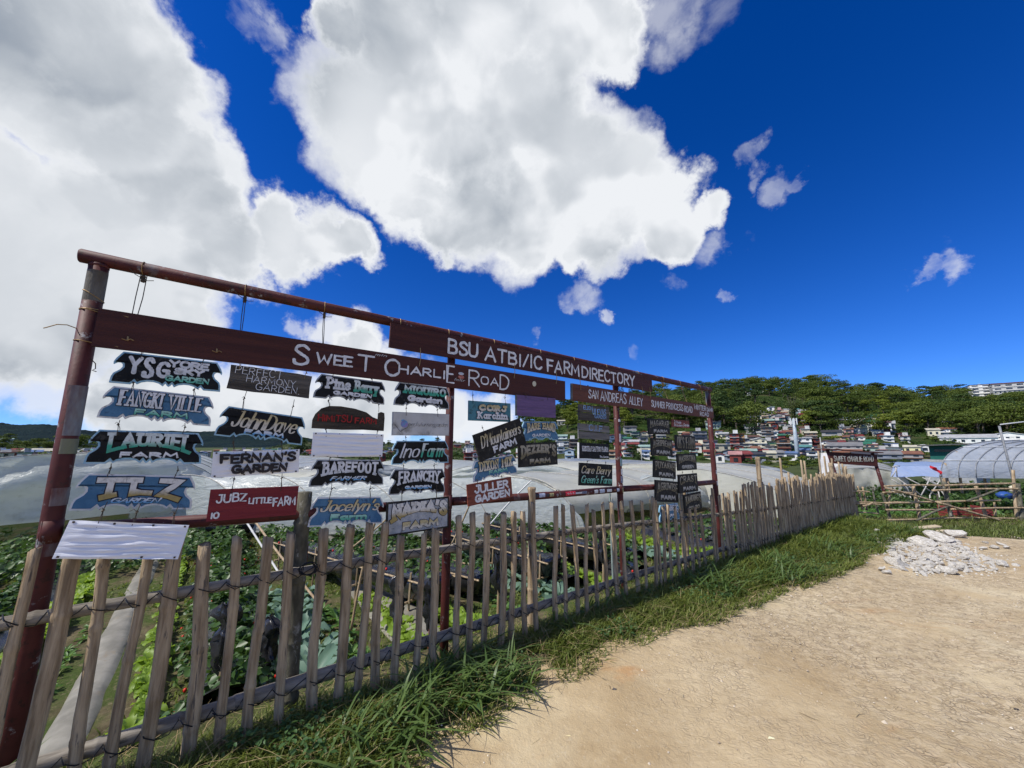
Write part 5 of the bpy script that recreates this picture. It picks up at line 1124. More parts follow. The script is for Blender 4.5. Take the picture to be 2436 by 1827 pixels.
for k, (a, b, h_, lb) in enumerate((((-14, -24), (-6, -24), 1.5, 'far cloudy tunnel at the left edge'), ((-5, -22), (2, -21), 1.4, 'far cloudy tunnel behind the first columns of boards'), ((3, -20), (9, -17), 1.35, 'far cream tunnel behind the fourth column of boards'), ((10, -16), (16, -12), 1.3, 'far grey tunnel seen past the third post'), ((17, -13), (22, -9), 1.25, 'far grey tunnel seen past the end post'), ((22, -11), (27, -6), 1.3, 'far pale tunnel left of the small distant board'), ((-3, -34), (12, -32), 1.7, 'farthest wide pale tunnel along the field edge'))):
    tunnel(a, b, h_ - .35, 12, .1, (SH1, SH2, SH3)[k % 3], lb, seed=20 + k, flat=.7, hoops=3)
rg = np.random.default_rng(5); n = 26000; s = rg.uniform(-7, 8, n); off = rg.uniform(-9.5, -5.4, n); x = P1.x + DX.x * s + NC.x * off; y = P1.y + DX.y * s + NC.y * off
rows = np.abs(np.sin(s * 2.6)) > .35; keep = rows & (fnoise(x * 1.4, y * 1.4, 5) > -.5); x, y = x[keep], y[keep]; z = -.32 + .30 * rg.random(len(x)) ** .6
tag(link('crop_foliage', leaves('crop_foliage', np.stack([x, y, z], 1), rg.normal(size=(len(x), 3)) * .5 + np.array([0, -.2, 1.0]), rg.uniform(.05, .10, len(x)), 9, SB, .8)), 'dense strawberry foliage in front of and under the plastic tunnels', 'foliage', kind='stuff')
# crumpled tarpaulin tent behind the distant board
p = on_ground(1985, 1118, -.5); 
root = thing('tarpaulin_tent', 'small tent of crumpled silver tarpaulin just left behind the distant lettered board', 'tent', (28.6, 34.5, -.35), (0, 0, -.6))
V = []; F = []; n = 18; m_ = 10
for i in range(n + 1):
    for j in range(m_ + 1):
        u, v = i / n, j / m_; w = 1.45 - .4 * v; V.append(((u - .5) * 2 * w, -1.0 + .9 * v, -.8 + 2.1 * v + .08 * math.sin(u * 24 + 2 * math.sin(v * 5)) * (1 - v * .5) * 0 + 0)); V[-1] = (V[-1][0], V[-1][1] - .06 * abs(math.sin(u * 19 + v * 2)) * (1.1 - v), V[-1][2])
for i in range(n):
    for j in range(m_): a = i * (m_ + 1) + j; F.append((a, a + 1, a + m_ + 2, a + m_ + 1))
MB().add(V, F).obj('front_sheet', sheet_mat('silver_tarpaulin', (.50, .49, .47), (.66, .64, .62), .15, .35), root, smooth=True)
MB().add([(1.45, -1, -.8), (1.05, -.1, 1.3), (1.45, 1.4, -.8), (1.05, .1, 1.3)], [(0, 1, 3, 2)]).obj('side_sheet', mat('dark_net', (.12, .12, .10), (.2, .19, .16), .8), root)
MB().add([(-1.45, 1.4, -.8), (1.45, 1.4, -.8), (1.05, .1, 1.3), (-1.05, .1, 1.3)], [(0, 1, 2, 3)]).obj('back_sheet', MATS['dark_net'], root)
# distant lettered board on two posts
fs = thing('field_sign', 'distant red brown lettered board on two leaning posts beyond the picket fence', 'sign', (8.95, 11.05, gh(8.95, 11.05)), (0, 0, R(-8))); fs.scale = (.877,) * 3
for x0, x1 in ((.42, .0), (1.62, 1.28)): MB().tube([(x0 - .02, 0, -.3), (x1 - .02, 0, 2.03 if x0 < 1 else 1.93)], .048, 10).obj('post', M['steel'], fs, smooth=True)
MB().box((.65, -.06, 1.74), (1.36, .03, .36), Matrix.Rotation(.07, 3, 'Y')).obj('board', M['maroon'], fs)
MB().box((.65, -.05, 2.0), (1.62, .25, .03), Matrix.Rotation(.07, 3, 'Y')).obj('roof_strip', M['maroon'], fs)
lettering('SWEET CHARLIE ROAD', (.08, 1.22, 1.66, 1.84), -.09, .022, 'hand', None, random.Random(1)).obj('lettering', M['dimwhite'], fs)
# ---------------------------------------------------------------- bamboo rail fence on the right
def wpt(u, v, y):
    """the place at depth y seen in the photograph at pixel (u, v)"""
    r = ray(u, v); return Vector((r.x / r.y * y, y, CZ + r.z / r.y * y))
rf = thing('rail_fence', 'open fence of horizontal bamboo poles and crossed braces beyond the white rocks', 'fence', (0, 0, 0))
RY = 8.4
def rp(u0, v0, u1, v1, r_, seed, y0=RY, y1=RY, part='rail', m=None): return pole(wpt(u0, v0, y0), wpt(u1, v1, y1), r_, r_ * .85, seed, .28, .015, 8).obj(part, m or BM, rf, smooth=True)
for k, (u0, v0, u1, v1, r_, mm) in enumerate([(2104, 1157, 2244, 1155, .020, BM), (2248, 1155, 2412, 1150, .022, BM), (2218, 1167, 2422, 1163, .021, BM), (2100, 1172, 2172, 1173, .02, BM), (2022, 1170, 2069, 1170, .018, BM), (2030, 1199, 2098, 1201, .018, BM), (2105, 1197, 2380, 1190, .022, BM2),
        (2112, 1197, 2160, 1196, .024, BM), (2108, 1213, 2260, 1211, .021, BM), (2262, 1212, 2436, 1208, .021, BM), (2110, 1237, 2240, 1233, .02, BM), (2242, 1232, 2425, 1234, .02, BM), (2022, 1195, 2110, 1197, .012, BM2), (2034, 1219, 2090, 1222, .016, BM), (2040, 1232, 2085, 1237, .016, BM), (2440, 1206, 2640, 1204, .021, BM), (2440, 1160, 2640, 1152, .021, BM)]):
    rp(u0, v0, u1, v1, r_, 30 + k, m=mm)
for k, (u0, v0, u1, v1) in enumerate([(2106, 1161, 2222, 1193), (2230, 1195, 2405, 1245), (2180, 1238, 2262, 1202), (2300, 1192, 2378, 1163), (2055, 1204, 2076, 1196)]): rp(u0, v0, u1, v1, .022, 60 + k, RY - .07, RY - .07, 'brace', BMG if k in (2, 3) else BM)
for k, (ut, vt, ub, vb, r_) in enumerate([(2098, 1172, 2122, 1248, .030), (2118, 1165, 2113, 1200, .02), (2172, 1155, 2192, 1246, .034), (2246, 1146, 2268, 1240, .038), (2318, 1147, 2352, 1250, .034), (2410, 1118, 2422, 1250, .030), (2420, 1150, 2432, 1250, .05), (2040, 1156, 2052, 1206, .022), (2052, 1158, 2062, 1208, .022), (2076, 1160, 2090, 1215, .018), (2228, 1170, 2236, 1210, .014), (2365, 1195, 2367, 1222, .02)]):
    rp(ub, vb + 6, ut, vt, r_, 80 + k, RY + .07, RY + .07, 'post', BM if k % 3 else BMG)
# lattice of thin rods and the blue roofed plant shelter
bs = thing('blue_sheet_shelter', 'low plant shelter roofed with pale blue plastic on crossed grey bamboo struts', 'plastic tunnel', (0, 0, 0))
Y1 = 10.6; V = []; F = []
for i in range(25):
    for j in range(9):
        a = wpt(2118 + (2420 - 2118) * i / 24, 1134 + 1.5 * math.sin(i * .8), Y1); q = a + Vector((2.8 * j / 8, 2.6 * j / 8, .30 * math.sin(j / 8 * math.pi * .6) + .02 * mnoise.noise(Vector((i * .5, j, 3))))); V.append(q)
for i in range(24):
    for j in range(8): a = i * 9 + j; F.append((a, a + 9, a + 10, a + 1))
MB().add(V, F).obj('roof_sheet', SHB, bs, smooth=True)
V = []; F = []
for i in range(25):
    a = wpt(2118 + (2420 - 2118) * i / 24, 1134 + 1.5 * math.sin(i * .8), Y1); b_ = wpt(2132 + (2430 - 2132) * i / 24, 1109, Y1 + .5); V += [a + Vector((0, -.01, 0)), (a + b_) / 2 + Vector((0, 0, .02)), b_]
for i in range(24): F += [(3 * i, 3 * i + 3, 3 * i + 4, 3 * i + 1), (3 * i + 1, 3 * i + 4, 3 * i + 5, 3 * i + 2)]
MB().add(V, F).obj('front_flap', SHB, bs, smooth=True)
for k, (u0, v0, u1, v1) in enumerate([(2120, 1140, 2158, 1168), (2118, 1165, 2180, 1205), (2135, 1138, 2215, 1200), (2155, 1136, 2230, 1180), (2195, 1136, 2250, 1172), (2213, 1136, 2185, 1190), (2240, 1136, 2212, 1178), (2212, 1178, 2210, 1232), (2185, 1190, 2188, 1232), (2165, 1180, 2172, 1228), (2232, 1168, 2240, 1230), (2238, 1166, 2256, 1200), (2150, 1150, 2165, 1180), (2206, 1138, 2255, 1175), (2128, 1110, 2134, 1134), (2134, 1112, 2122, 1134), (2123, 1111, 2140, 1109)]):
    MB().tube([wpt(u0, v0, Y1 - .1), wpt((u0 + u1) / 2 + 2, (v0 + v1) / 2 - 2, Y1 - .12), wpt(u1, v1, Y1 - .1)], .014, 6).obj('strut', mat('grey_strut', (.34, .33, .31), (.5, .48, .45), .6, 20), bs, smooth=True)
# arched greenhouse
gh_ = thing('arched_greenhouse', 'large arched greenhouse of grey translucent film over curved ribs at the right edge', 'greenhouse', (0, 0, 0))
A0 = wpt(2240, 1135, 10.4); 
def arch_pt(t, d):
    """t across the arch from the near left foot over the top, d along"""
    w = 6.6; hgt = .98; q = .5 - .5 * math.cos(math.pi * t); x = A0.x + w * q * .95 + d * .97; y = A0.y + w * q * .31 - d * .10; z = A0.z - .02 + hgt * math.sin(math.pi * t) ** .8 + .02 * mnoise.noise(Vector((t * 9, d, 4)))
    return Vector((x, y, z))
V = []; F = []; nu, nv = 44, 24
for i in range(nu + 1):
    for j in range(nv + 1): V.append(arch_pt(i / nu, j / nv * 6))
for i in range(nu):
    for j in range(nv): a = i * (nv + 1) + j; F.append((a, a + 1, a + nv + 2, a + nv + 1))
GFM = sheet_mat('greenhouse_film', (.50, .54, .57), (.66, .69, .71), .5, .15)
MB().add(V, F).obj('film', GFM, gh_, smooth=True)
for k in range(14): MB().tube([arch_pt(i / 24, k * .42) + Vector((0, 0, .015)) for i in range(25)], .013, 6).obj('rib', mat('grey_rib', (.16, .17, .18), (.26, .27, .28), .5, 20), gh_, smooth=True)
for t in (.12, .28, .5, .72): MB().tube([arch_pt(t, d * .6) + Vector((0, 0, .012)) for d in range(11)], .016, 6).obj('purlin', mat('white_purlin', (.55, .57, .58), (.4, .42, .44), .5), gh_, smooth=True)
for t in (.0, .1, .22, .36, .5, .66, .82):
    for d in (0, 5): q = arch_pt(t, d); MB().tube([(q.x, q.y, -.4), (q.x + .05, q.y, q.z)], .03, 7).obj('post', BM, gh_, smooth=True)
MB().tube([wpt(2377, 1013, 9.2), wpt(2393, 1075, 9.2), wpt(2412, 1150, 9.0)], .022, 7).obj('mast', mat('grey_rib', (.16, .17, .18)), gh_, smooth=True)
MB().tube([wpt(2380, 1010, 9.2), wpt(2440, 1003, 9.2), wpt(2560, 990, 9.2)], .016, 6).obj('mast_arm', MATS['white_purlin'], gh_, smooth=True)
# hedge of crops inside the shelters
HD = leaf_mat('hedge_leaf', (.018, .052, .012), (.07, .13, .025), .3, .5)
rg = np.random.default_rng(77); n = 15000
x = rg.uniform(8.8, 19, n); y = rg.uniform(9.6, 13.8, n); hz_ = .62 + .28 * fnoise(x * 1.3, y * 1.3, 3); z = -.32 + hz_ * rg.random(n) ** .5
keep = fnoise(x * 1.1, y * 2.2, 8) > -.35; x, y, z = x[keep], y[keep], z[keep]
tag(link('hedge_foliage', leaves('hedge_foliage', np.stack([x, y, z], 1), rg.normal(size=(len(x), 3)) + np.array([0, -.5, 1.2]), rg.uniform(.05, .11, len(x)), 5, HD, .7)), 'dense dark green crop foliage filling the shelters behind the bamboo rail fence', 'foliage', kind='stuff')
n = 2500; x = rg.uniform(8, 11, n); y = rg.uniform(8.9, 9.6, n); z = -.25 + .35 * rg.random(n) * (fnoise(x * 1.6, y, 2) > -.1)
tag(link('low_crop_leaves', leaves('low_crop_leaves', np.stack([x, y, z], 1), rg.normal(size=(n, 3)) * .4 + np.array([0, -.4, 1.0]), rg.uniform(.05, .10, n), 6, GN, .7)), 'bright low leaves growing at the foot of the bamboo rail fence', 'foliage', kind='stuff')
# red slatted crate panel, blue drum, red plastic
pr = wpt(2277, 1212, 8.75); RC = mat('faded_red_paint', (.17, .025, .025), (.27, .05, .045), .6, 8, .3)
rcx = thing('red_slatted_crate', 'faded red crate of wide horizontal slats standing behind the bamboo rail fence', 'crate', (pr.x, pr.y, pr.z - .26), (0, 0, R(-3)))
for k in range(5): MB().box((.36, 0, .03 + k * .062), (.74, .012, .046)).obj('slat', RC, rcx)
for x_ in (.02, .36, .70): MB().box((x_, .014, .15), (.04, .014, .32)).obj('batten', RC, rcx)
for k in range(5):
    for x_ in (0, .72): MB().box((x_, .22, .03 + k * .062), (.012, .4, .046)).obj('side_slat', RC, rcx)
pd = wpt(2390, 1178, 10.0); bd = thing('blue_tarp_bundle', 'bright blue bundled tarpaulin with a white knot behind the right end of the rail fence', 'tarpaulin', (pd.x, pd.y, pd.z - .15)); V = []; F = []
for i in range(9):
    for k in range(14): a = 2 * math.pi * k / 14; t = math.pi * i / 8; q = .13 * (1 + .25 * mnoise.noise(Vector((i * .9, math.cos(a) * 2, math.sin(a) * 2)))); V.append((1.3 * q * math.sin(t) * math.cos(a), q * math.sin(t) * math.sin(a), .14 + .75 * q * math.cos(t)))
for i in range(8):
    for k in range(14): F.append((i * 14 + k, (i + 1) * 14 + k, (i + 1) * 14 + (k + 1) % 14, i * 14 + (k + 1) % 14))
MB().add(V, F).obj('bundle', mat('blue_tarp', (.02, .05, .20), (.03, .09, .3), .45, 6, .4, 14), bd, smooth=True); MB().tube([(.06, -.1, .25), (.09, -.12, .32), (.06, -.1, .38)], .04, 8).obj('knot', mat('cream_cloth', (.6, .55, .4)), bd, smooth=True)
pr = wpt(2236, 1133, 9.4); rb = thing('red_plastic_flag', 'red plastic sheet scrap tied on top of a thin pole beside the blue roofed shelter', 'flag', (pr.x, pr.y, pr.z))
MB().tube([(0, 0, .02), (.03, 0, -.3), (.06, 0, -1.3)], .014, 6).obj('pole', BMG, rb); V = []; F = []
for i in range(7):
    for j in range(6):
        u, v = i / 6, j / 5; V.append((-.19 + .22 * u + .02 * math.sin(v * 5), .03 * math.sin(u * 9 + v * 4), .27 - .13 * u * (1 - v) - v * (.09 + .16 * u ** 2)))
for i in range(6):
    for j in range(5): a = i * 6 + j; F.append((a, a + 6, a + 7, a + 1))
MB().add(V, F).obj('sheet', mat('red_plastic', (.62, .02, .035), (.72, .05, .06), .4, 10, trans=.3), rb, smooth=True)
# ---------------------------------------------------------------- heap of white rocks
RK = mat('white_limestone', (.36, .335, .285), (.60, .575, .52), .85, 6, .5, 18, c3=(.36, .31, .24), s3=1.2, bdist=.02)
def rock_mesh(seed):
    r_ = random.Random(seed); bm = bmesh.new(); bmesh.ops.create_icosphere(bm, subdivisions=2, radius=1)
    pl = [(Vector((r_.uniform(-1, 1), r_.uniform(-1, 1), r_.uniform(-1, 1))).normalized(), r_.uniform(.45, .8)) for _ in range(9)]
    for v in bm.verts:
        for nn, dd in pl:
            k = v.co.dot(nn)
            if k > dd: v.co -= nn * (k - dd)
        v.co *= 1 + .06 * mnoise.noise(v.co * 2 + Vector((seed, 0, 0)))
    me = bpy.data.meshes.new('rock'); bm.to_mesh(me); bm.free(); me.materials.append(RK); return me
RM = [rock_mesh(i) for i in range(8)]
poly = [(2075, 1268), (2100, 1263), (2135, 1264), (2160, 1283), (2230, 1284), (2262, 1276), (2290, 1296), (2330, 1318), (2375, 1332), (2396, 1345), (2340, 1357), (2260, 1352), (2200, 1358), (2115, 1345), (2125, 1318), (2098, 1296)]
gp = [on_ground(u, v, .04) for u, v in poly]
def inside(x, y):
    c = False; j = len(gp) - 1
    for i in range(len(gp)):
        if (gp[i].y > y) != (gp[j].y > y) and x < (gp[j].x - gp[i].x) * (y - gp[i].y) / (gp[j].y - gp[i].y) + gp[i].x: c = not c
        j = i
    return c
RG = 'white rocks dumped in a heap at the end of the fence'; r_ = random.Random(9); placed = []
x0, x1, y0, y1 = min(p.x for p in gp), max(p.x for p in gp), min(p.y for p in gp), max(p.y for p in gp); tries = 0
def rock(x, y, sz, z, label, grp=RG):
    o = link('rock', r_.choice(RM), None, (x, y, z), (r_.uniform(-.4, .4), r_.uniform(-.4, .4), r_.uniform(0, 6.28)), (sz * r_.uniform(.9, 1.4), sz * r_.uniform(.8, 1.1), sz * r_.uniform(.35, .6))); tag(o, label, 'rock', grp); return o
while len(placed) < 285 and tries < 12000:
    tries += 1; x, y = r_.uniform(x0, x1), r_.uniform(y0, y1)
    if not inside(x, y): continue
    sz = r_.choice([.036, .042, .05, .055, .065, .08]) * r_.uniform(.8, 1.15)
    if any((x - a) ** 2 + (y - b) ** 2 < (.70 * (sz + c)) ** 2 for a, b, c in placed): continue
    placed.append((x, y, sz)); fx, fy = (x - x0) / (x1 - x0), (y - y0) / (y1 - y0)
    rock(x, y, sz, dirt_z(x, y) + sz * .16, ('small' if sz < .055 else 'middle sized' if sz < .08 else 'large') + ' white rock at the ' + ('front' if fy < .33 else 'middle' if fy < .66 else 'back') + ' of the heap, ' + ('beside the grass verge' if fx < .33 else 'below the planks' if fx < .66 else 'towards its outer end'))
for u, v, sz, lb in ((2075, 1300, .0, ''), (2268, 1278, .16, 'large flat pale slab of rock, standing highest at the back of the white heap'), (2190, 1291, .15, 'broad tan flat rock at the back edge of the white heap'), (2243, 1287, .17, 'wide brownish flat rock beside the tall slab at the back of the heap'), (2130, 1266, .10, 'rounded white rock at the far left tip of the heap'), (2085, 1266, .085, 'white rock furthest left of the heap, beside the verge grass'),
                     (2135, 1342, .12, 'white rock with a dark shaded side at the front left of the heap'), (2258, 1358, .11, 'grey white rock at the front edge of the heap'), (2385, 1346, .10, 'flat grey rock at the right tip of the heap'), (2095, 1352, .06, 'small white rock spilled in front of the verge, left of the heap'), (2110, 1360, .055, 'smallest white rock spilled nearest the camera'),
                     (2338, 1304, .05, 'small cream rock lying alone right of the heap'), (2366, 1304, .075, 'left rock of the loose trio at the right edge of the grass'), (2380, 1297, .065, 'middle rock of the loose trio at the right edge of the grass'), (2396, 1305, .07, 'right rock of the loose trio at the right edge of the grass'), (2345, 1293, .045, 'tiny pale rock on the dirt just under the far grass'), (2418, 1347, .04, 'small white chip right of the heap')):
    if sz: p = on_ground(u, v, .03); rock(p.x, p.y, sz, dirt_z(p.x, p.y) + sz * .35, lb, None if 'alone' in lb else RG)
p = on_ground(2200, 1262, .02)
for k, (L_, a, dz, lb) in enumerate(((.62, .12, .06, 'upper pale plank of the two lying on the grass behind the white rocks'), (.45, -.15, .015, 'lower broken plank lying under the pale one on the grass'))):
    o = MB().prism([(-L_ / 2, 0), (-L_ / 2 + .03, .02), (L_ / 2, .022), (L_ / 2 - .05, 0)], -.055, .055).obj('wooden_plank', mat('pale_plank', (.42, .34, .22), (.55, .46, .32), .8, 8, .3, streak=(.5, 6, 6)), None, loc=(p.x + .12 * k, p.y - .1 * k, gh(p.x, p.y) + dz)); o.rotation_euler = (.1, -.06, a); tag(o, lb, 'plank')
V = []; F = []; k = 0
while k < 1500:
    x, y = r_.uniform(x0 - .3, x1 + .3), r_.uniform(y0 - .25, y1 + .2)
    if not (inside(x, y) or (inside(x + r_.uniform(-.3, .3), y + r_.uniform(-.25, .25)))): k += .2; continue
    k += 1; q = r_.uniform(.006, .024); z = dirt_z(x, y); b_ = len(V)
    for i in range(5): V.append((x + q * math.cos(i * 1.257) * r_.uniform(.7, 1.3), y + q * math.sin(i * 1.257) * r_.uniform(.7, 1.2), z - .004))
    V.append((x + r_.uniform(-.3, .3) * q, y, z + q * .8)); F += [(b_ + i, b_ + (i + 1) % 5, b_ + 5) for i in range(5)]
tag(MB().add(V, F).obj('stone_chips', RK, None), 'small pale stone chips scattered through and around the rock heap', 'stone chips', kind='stuff')

# ---------------------------------------------------------------- hills
def table(pts, y1, tree):
    out = []
    for u, v in pts: r = ray(u, v); out.append((r.x / r.y, CZ + r.z / r.y * y1 - tree))
    out.sort(); return np.array([o[0] for o in out]), np.array([o[1] for o in out])
HILLS = {
 'near_hill': dict(y0=112, y1=290, tree=9.0, exp=.95, tb=table([(1120, 1085), (1180, 1060), (1205, 1022), (1260, 988), (1321, 955), (1348, 945), (1450, 928), (1560, 920), (1620, 915), (1680, 908), (1740, 908), (1800, 896), (1840, 898), (1950, 898), (2030, 920), (2060, 914), (2130, 920), (2160, 932), (2200, 918), (2290, 920), (2330, 915), (2376, 912), (2436, 912), (2600, 930), (3000, 980)], 290, 9)),
 'town_rise': dict(y0=310, y1=520, tree=3.0, exp=.9, tb=table([(540, 1085), (620, 1070), (724, 1042), (800, 1056), (900, 1054), (1000, 1052), (1090, 1050), (1200, 1052), (1260, 1070)], 520, 3)),
 'left_hill': dict(y0=280, y1=430, tree=4.0, exp=.9, tb=table([(-400, 1010), (-100, 1022), (0, 1034), (40, 1042), (80, 1054), (130, 1062), (220, 1078), (330, 1092)], 430, 4)),
 'far_mountain': dict(y0=1200, y1=2300, tree=0, exp=.8, tb=table([(-900, 1000), (-300, 1002), (0, 1009), (50, 1011), (100, 1009), (140, 1013), (180, 1020), (260, 1028), (400, 1027), (520, 1029), (650, 1034), (760, 1044), (900, 1058), (1100, 1064)], 2300, 0))}
def hill_z(h, x, y):
    a = x / y; H = HILLS[h]; zr = np.interp(a, H['tb'][0], H['tb'][1], left=H['tb'][1][0] if h != 'near_hill' else -3, right=H['tb'][1][-1] if h in ('near_hill',) else -3)
    t = np.clip((y - H['y0']) / (H['y1'] - H['y0']), 0, None); up = -2.6 + (zr + 2.6) * np.minimum(t, 1) ** H['exp'] - np.maximum(t - 1, 0) * 30 * (H['y1'] / 290)
    k = H['y1'] / 290
    return up + np.minimum(t * 3, 1) * (2.2 * k * fnoise(x / (26 * k), y / (26 * k), 5) + .8 * k * fnoise(x / (4 * k), y / (4 * k), 9, 3))
def hill(h, a0, a1, m, na=220, ny=90):
    H = HILLS[h]; A = np.linspace(a0, a1, na); Y = np.linspace(H['y0'] - 3, H['y1'] * 1.25, ny); AA, YY = np.meshgrid(A, Y, indexing='ij'); X = AA * YY
    Z = hill_z(h, X, YY); e = np.minimum(sstep(a0, a0 + .05, AA), 1); Z = np.where(YY <= H['y0'], -3.2, Z)
    tag(link(h, npmesh(h, np.stack([X, YY, Z], -1).reshape(-1, 3), grid_faces(na, ny), m, True)), kind='structure')
def forest_mat(name, c1, c2, c3, sc):
    m = bpy.data.materials.new(name); m.use_nodes = True; T = NT(m.node_tree); b = T.n['Principled BSDF']; co = T('ShaderNodeTexCoord').outputs['Object']
    col = T.mix(T.mapr(T.noise(co, sc, 6, .6).outputs[0], .38, .62), c1, c2); col = T.mix(T.mapr(T.noise(co, sc * .3, 4, .6).outputs[0], .5, .7), col, c3)
    T.put(b.inputs['Base Color'], col); b.inputs['Roughness'].default_value = .95; b.inputs['Specular IOR Level'].default_value = .05
    T.put(b.inputs['Normal'], T('ShaderNodeBump', {'Strength': 1.0, 'Distance': 1.2 / sc * .25, 'Height': T.noise(co, sc * 2.2, 6, .65).outputs[0]}).outputs[0]); return m
hill('near_hill', -.02, 2.4, forest_mat('hillside_scrub', (.018, .038, .010), (.045, .075, .016), (.11, .10, .055), .25), 300)
hill('town_rise', -.72, .06, forest_mat('rise_scrub', (.03, .05, .02), (.07, .085, .035), (.14, .12, .08), .12), 160, 60)
hill('left_hill', -1.9, -.9, forest_mat('left_scrub', (.025, .05, .015), (.06, .09, .025), (.09, .10, .04), .12), 160, 60)
hill('far_mountain', -2.4, -.08, forest_mat('air_blued_forest', (.006, .016, .020), (.012, .025, .026), (.016, .03, .026), .012), 600, 80)  # forest green shifted to blue: the haze of distance is in the colour
def on_hill(h, u, v):
    r = ray(u, v); H = HILLS[h]; e = r.z / r.y; a = r.x / r.y; Y = np.arange(55.0, H['y1'] * 1.1, 1.0)
    Zt = np.where(Y > H['y0'], hill_z(h, a * Y, Y), gh_np(a * Y, Y)); k = np.nonzero(Zt >= CZ + e * Y)[0]
    if len(k): y = float(Y[k[0]]); return Vector((a * y, y, CZ + e * y))
    y = float(H['y1']); return Vector((a * y, y, float(hill_z(h, np.array(a * y), np.array(y)))))

# undergrowth that nobody could count, over the slopes between the trees
def scrub(name, hk, na, u0, u1, v0, v1, size, m, label, per=34, seed=3, skip=None):
    r_ = np.random.default_rng(seed); Pn = []; Nn = []; rr_ = random.Random(seed); k = 0
    while k < na:
        u, v = rr_.uniform(u0, u1), rr_.uniform(v0, v1)
        if skip and skip(u, v) and rr_.random() < .75: k += 1; continue
        p = on_hill(hk, u, v); k += 1; q = size * rr_.uniform(.5, 1.3); d = r_.normal(size=(per, 3)); d /= np.linalg.norm(d, axis=1)[:, None]; d[:, 2] = np.abs(d[:, 2])
        Pn.append(np.array(p) + d * r_.uniform(.6, 1.05, per)[:, None] * np.array([q, q, q * .75])); Nn.append(d + r_.normal(size=(per, 3)) * .4)
    Pn = np.concatenate(Pn); Nn = np.concatenate(Nn)
    tag(link(name, leaves(name, Pn, Nn, r_.uniform(.5, 1.2, len(Pn)) * size * .32, seed, m, .75, .3)), label, 'undergrowth', kind='stuff')
# ---------------------------------------------------------------- trees
TL = {'mid': leaf_mat('tree_leaf_mid', (.034, .062, .010), (.115, .15, .026), .25, .6, .2, .6), 'dark': leaf_mat('tree_leaf_dark', (.018, .042, .012), (.058, .095, .022), .2, .6, .2, .5),
      'bright': leaf_mat('tree_leaf_bright', (.085, .12, .012), (.18, .215, .032), .3, .6, .2, .5), 'pine': leaf_mat('pine_needle', (.014, .035, .014), (.042, .070, .026), .15, .6, .2, .4), 'bamboo': leaf_mat('bamboo_leaf', (.06, .09, .025), (.15, .18, .06), .3, .6, .2, .4)}
BARK = mat('bark', (.07, .055, .04), (.15, .13, .10), .9, 2)
def tree_proto(name, kind, seed, H_, W_, layers, style='broad', nl=1500, ls=.55):
    r_ = np.random.default_rng(seed); root = thing(name, 'x', 'tree', (0, 0, -200)); P = []; Nn = []
    if style == 'broad':
        C = []
        for k in range(layers):
            a = r_.uniform(0, 6.28); q = W_ * .5 * r_.uniform(.05, .75); z = H_ * r_.uniform(.38, .93) * (1 - .22 * q / (W_ * .5)); C.append((q * math.cos(a), q * math.sin(a), z, W_ * r_.uniform(.16, .30), H_ * r_.uniform(.06, .12)))
        per = nl // layers
        for cx, cy, cz, rx, rz in C:
            d = r_.normal(size=(per, 3)); d /= np.linalg.norm(d, axis=1)[:, None]; d[:, 2] = np.where(d[:, 2] < 0, d[:, 2] * .35, d[:, 2]); rr2 = r_.uniform(.72, 1.08, per)[:, None]
            P.append(np.array([cx, cy, cz]) + d * rr2 * np.array([rx, rx, rz])); Nn.append(d * np.array([1, 1, 1.8]) + r_.normal(size=(per, 3)) * .45)
        mb = MB(); mb.tube([(0, 0, -2), (.1, 0, H_ * .3), (.0, .1, H_ * .62)], [H_ * .032, H_ * .024, H_ * .01], 7)
        for cx, cy, cz, rx, rz in C[:7]: mb.tube([(0, 0, H_ * .3), (cx * .5, cy * .5, cz * .75), (cx, cy, cz)], [H_ * .016, H_ * .010, H_ * .004], 5)
    elif style == 'pine':
        for k in range(layers):
            t = k / (layers - 1); z = H_ * (.22 + .76 * t); rr_ = W_ * .5 * (1 - t) ** .7 * r_.uniform(.75, 1.1) + .25; per = int(nl / layers * (1.4 - .8 * t)); a = r_.uniform(0, 6.28, per); q = rr_ * np.sqrt(r_.random(per))
            arms = np.cos(a * 5 + k) > -.35; a, q = a[arms], q[arms]
            P.append(np.stack([q * np.cos(a), q * np.sin(a), z - .25 * q + r_.normal(size=len(q)) * H_ * .012], 1)); Nn.append(r_.normal(size=(len(q), 3)) * .5 + np.array([0, 0, 1]))
        mb = MB(); mb.tube([(0, 0, -2), (0, 0, H_ * .5), (.05, 0, H_ * .97)], [H_ * .022, H_ * .014, H_ * .004], 7)
    else:
        for k in range(34):
            a = r_.uniform(0, 6.28); L_ = H_ * r_.uniform(.7, 1.05); sp = W_ * .5 * r_.uniform(.3, 1); n_ = nl // 34; t = np.sort(r_.uniform(.25, 1, n_)); q = sp * t ** 2.4
            P.append(np.stack([q * math.cos(a), q * math.sin(a), L_ * (t - .22 * t ** 5)], 1) + r_.normal(size=(n_, 3)) * .16 * W_ * .25); Nn.append(r_.normal(size=(n_, 3)))
        mb = MB()
        for k in range(9): a = k * .7; mb.tube([(.2 * math.cos(a), .2 * math.sin(a), -1), (.5 * math.cos(a), .5 * math.sin(a), H_ * .5), (1.3 * math.cos(a), 1.3 * math.sin(a), H_ * .9)], [.07, .06, .02], 4)
    P = np.concatenate(P); Nn = np.concatenate(Nn)
    link('crown', leaves('crown', P, Nn, r_.uniform(.6, 1.3, len(P)) * ls, seed, TL[kind], .75, .3), root)
    mb.obj('trunk', BARK, root); return Proto(root)
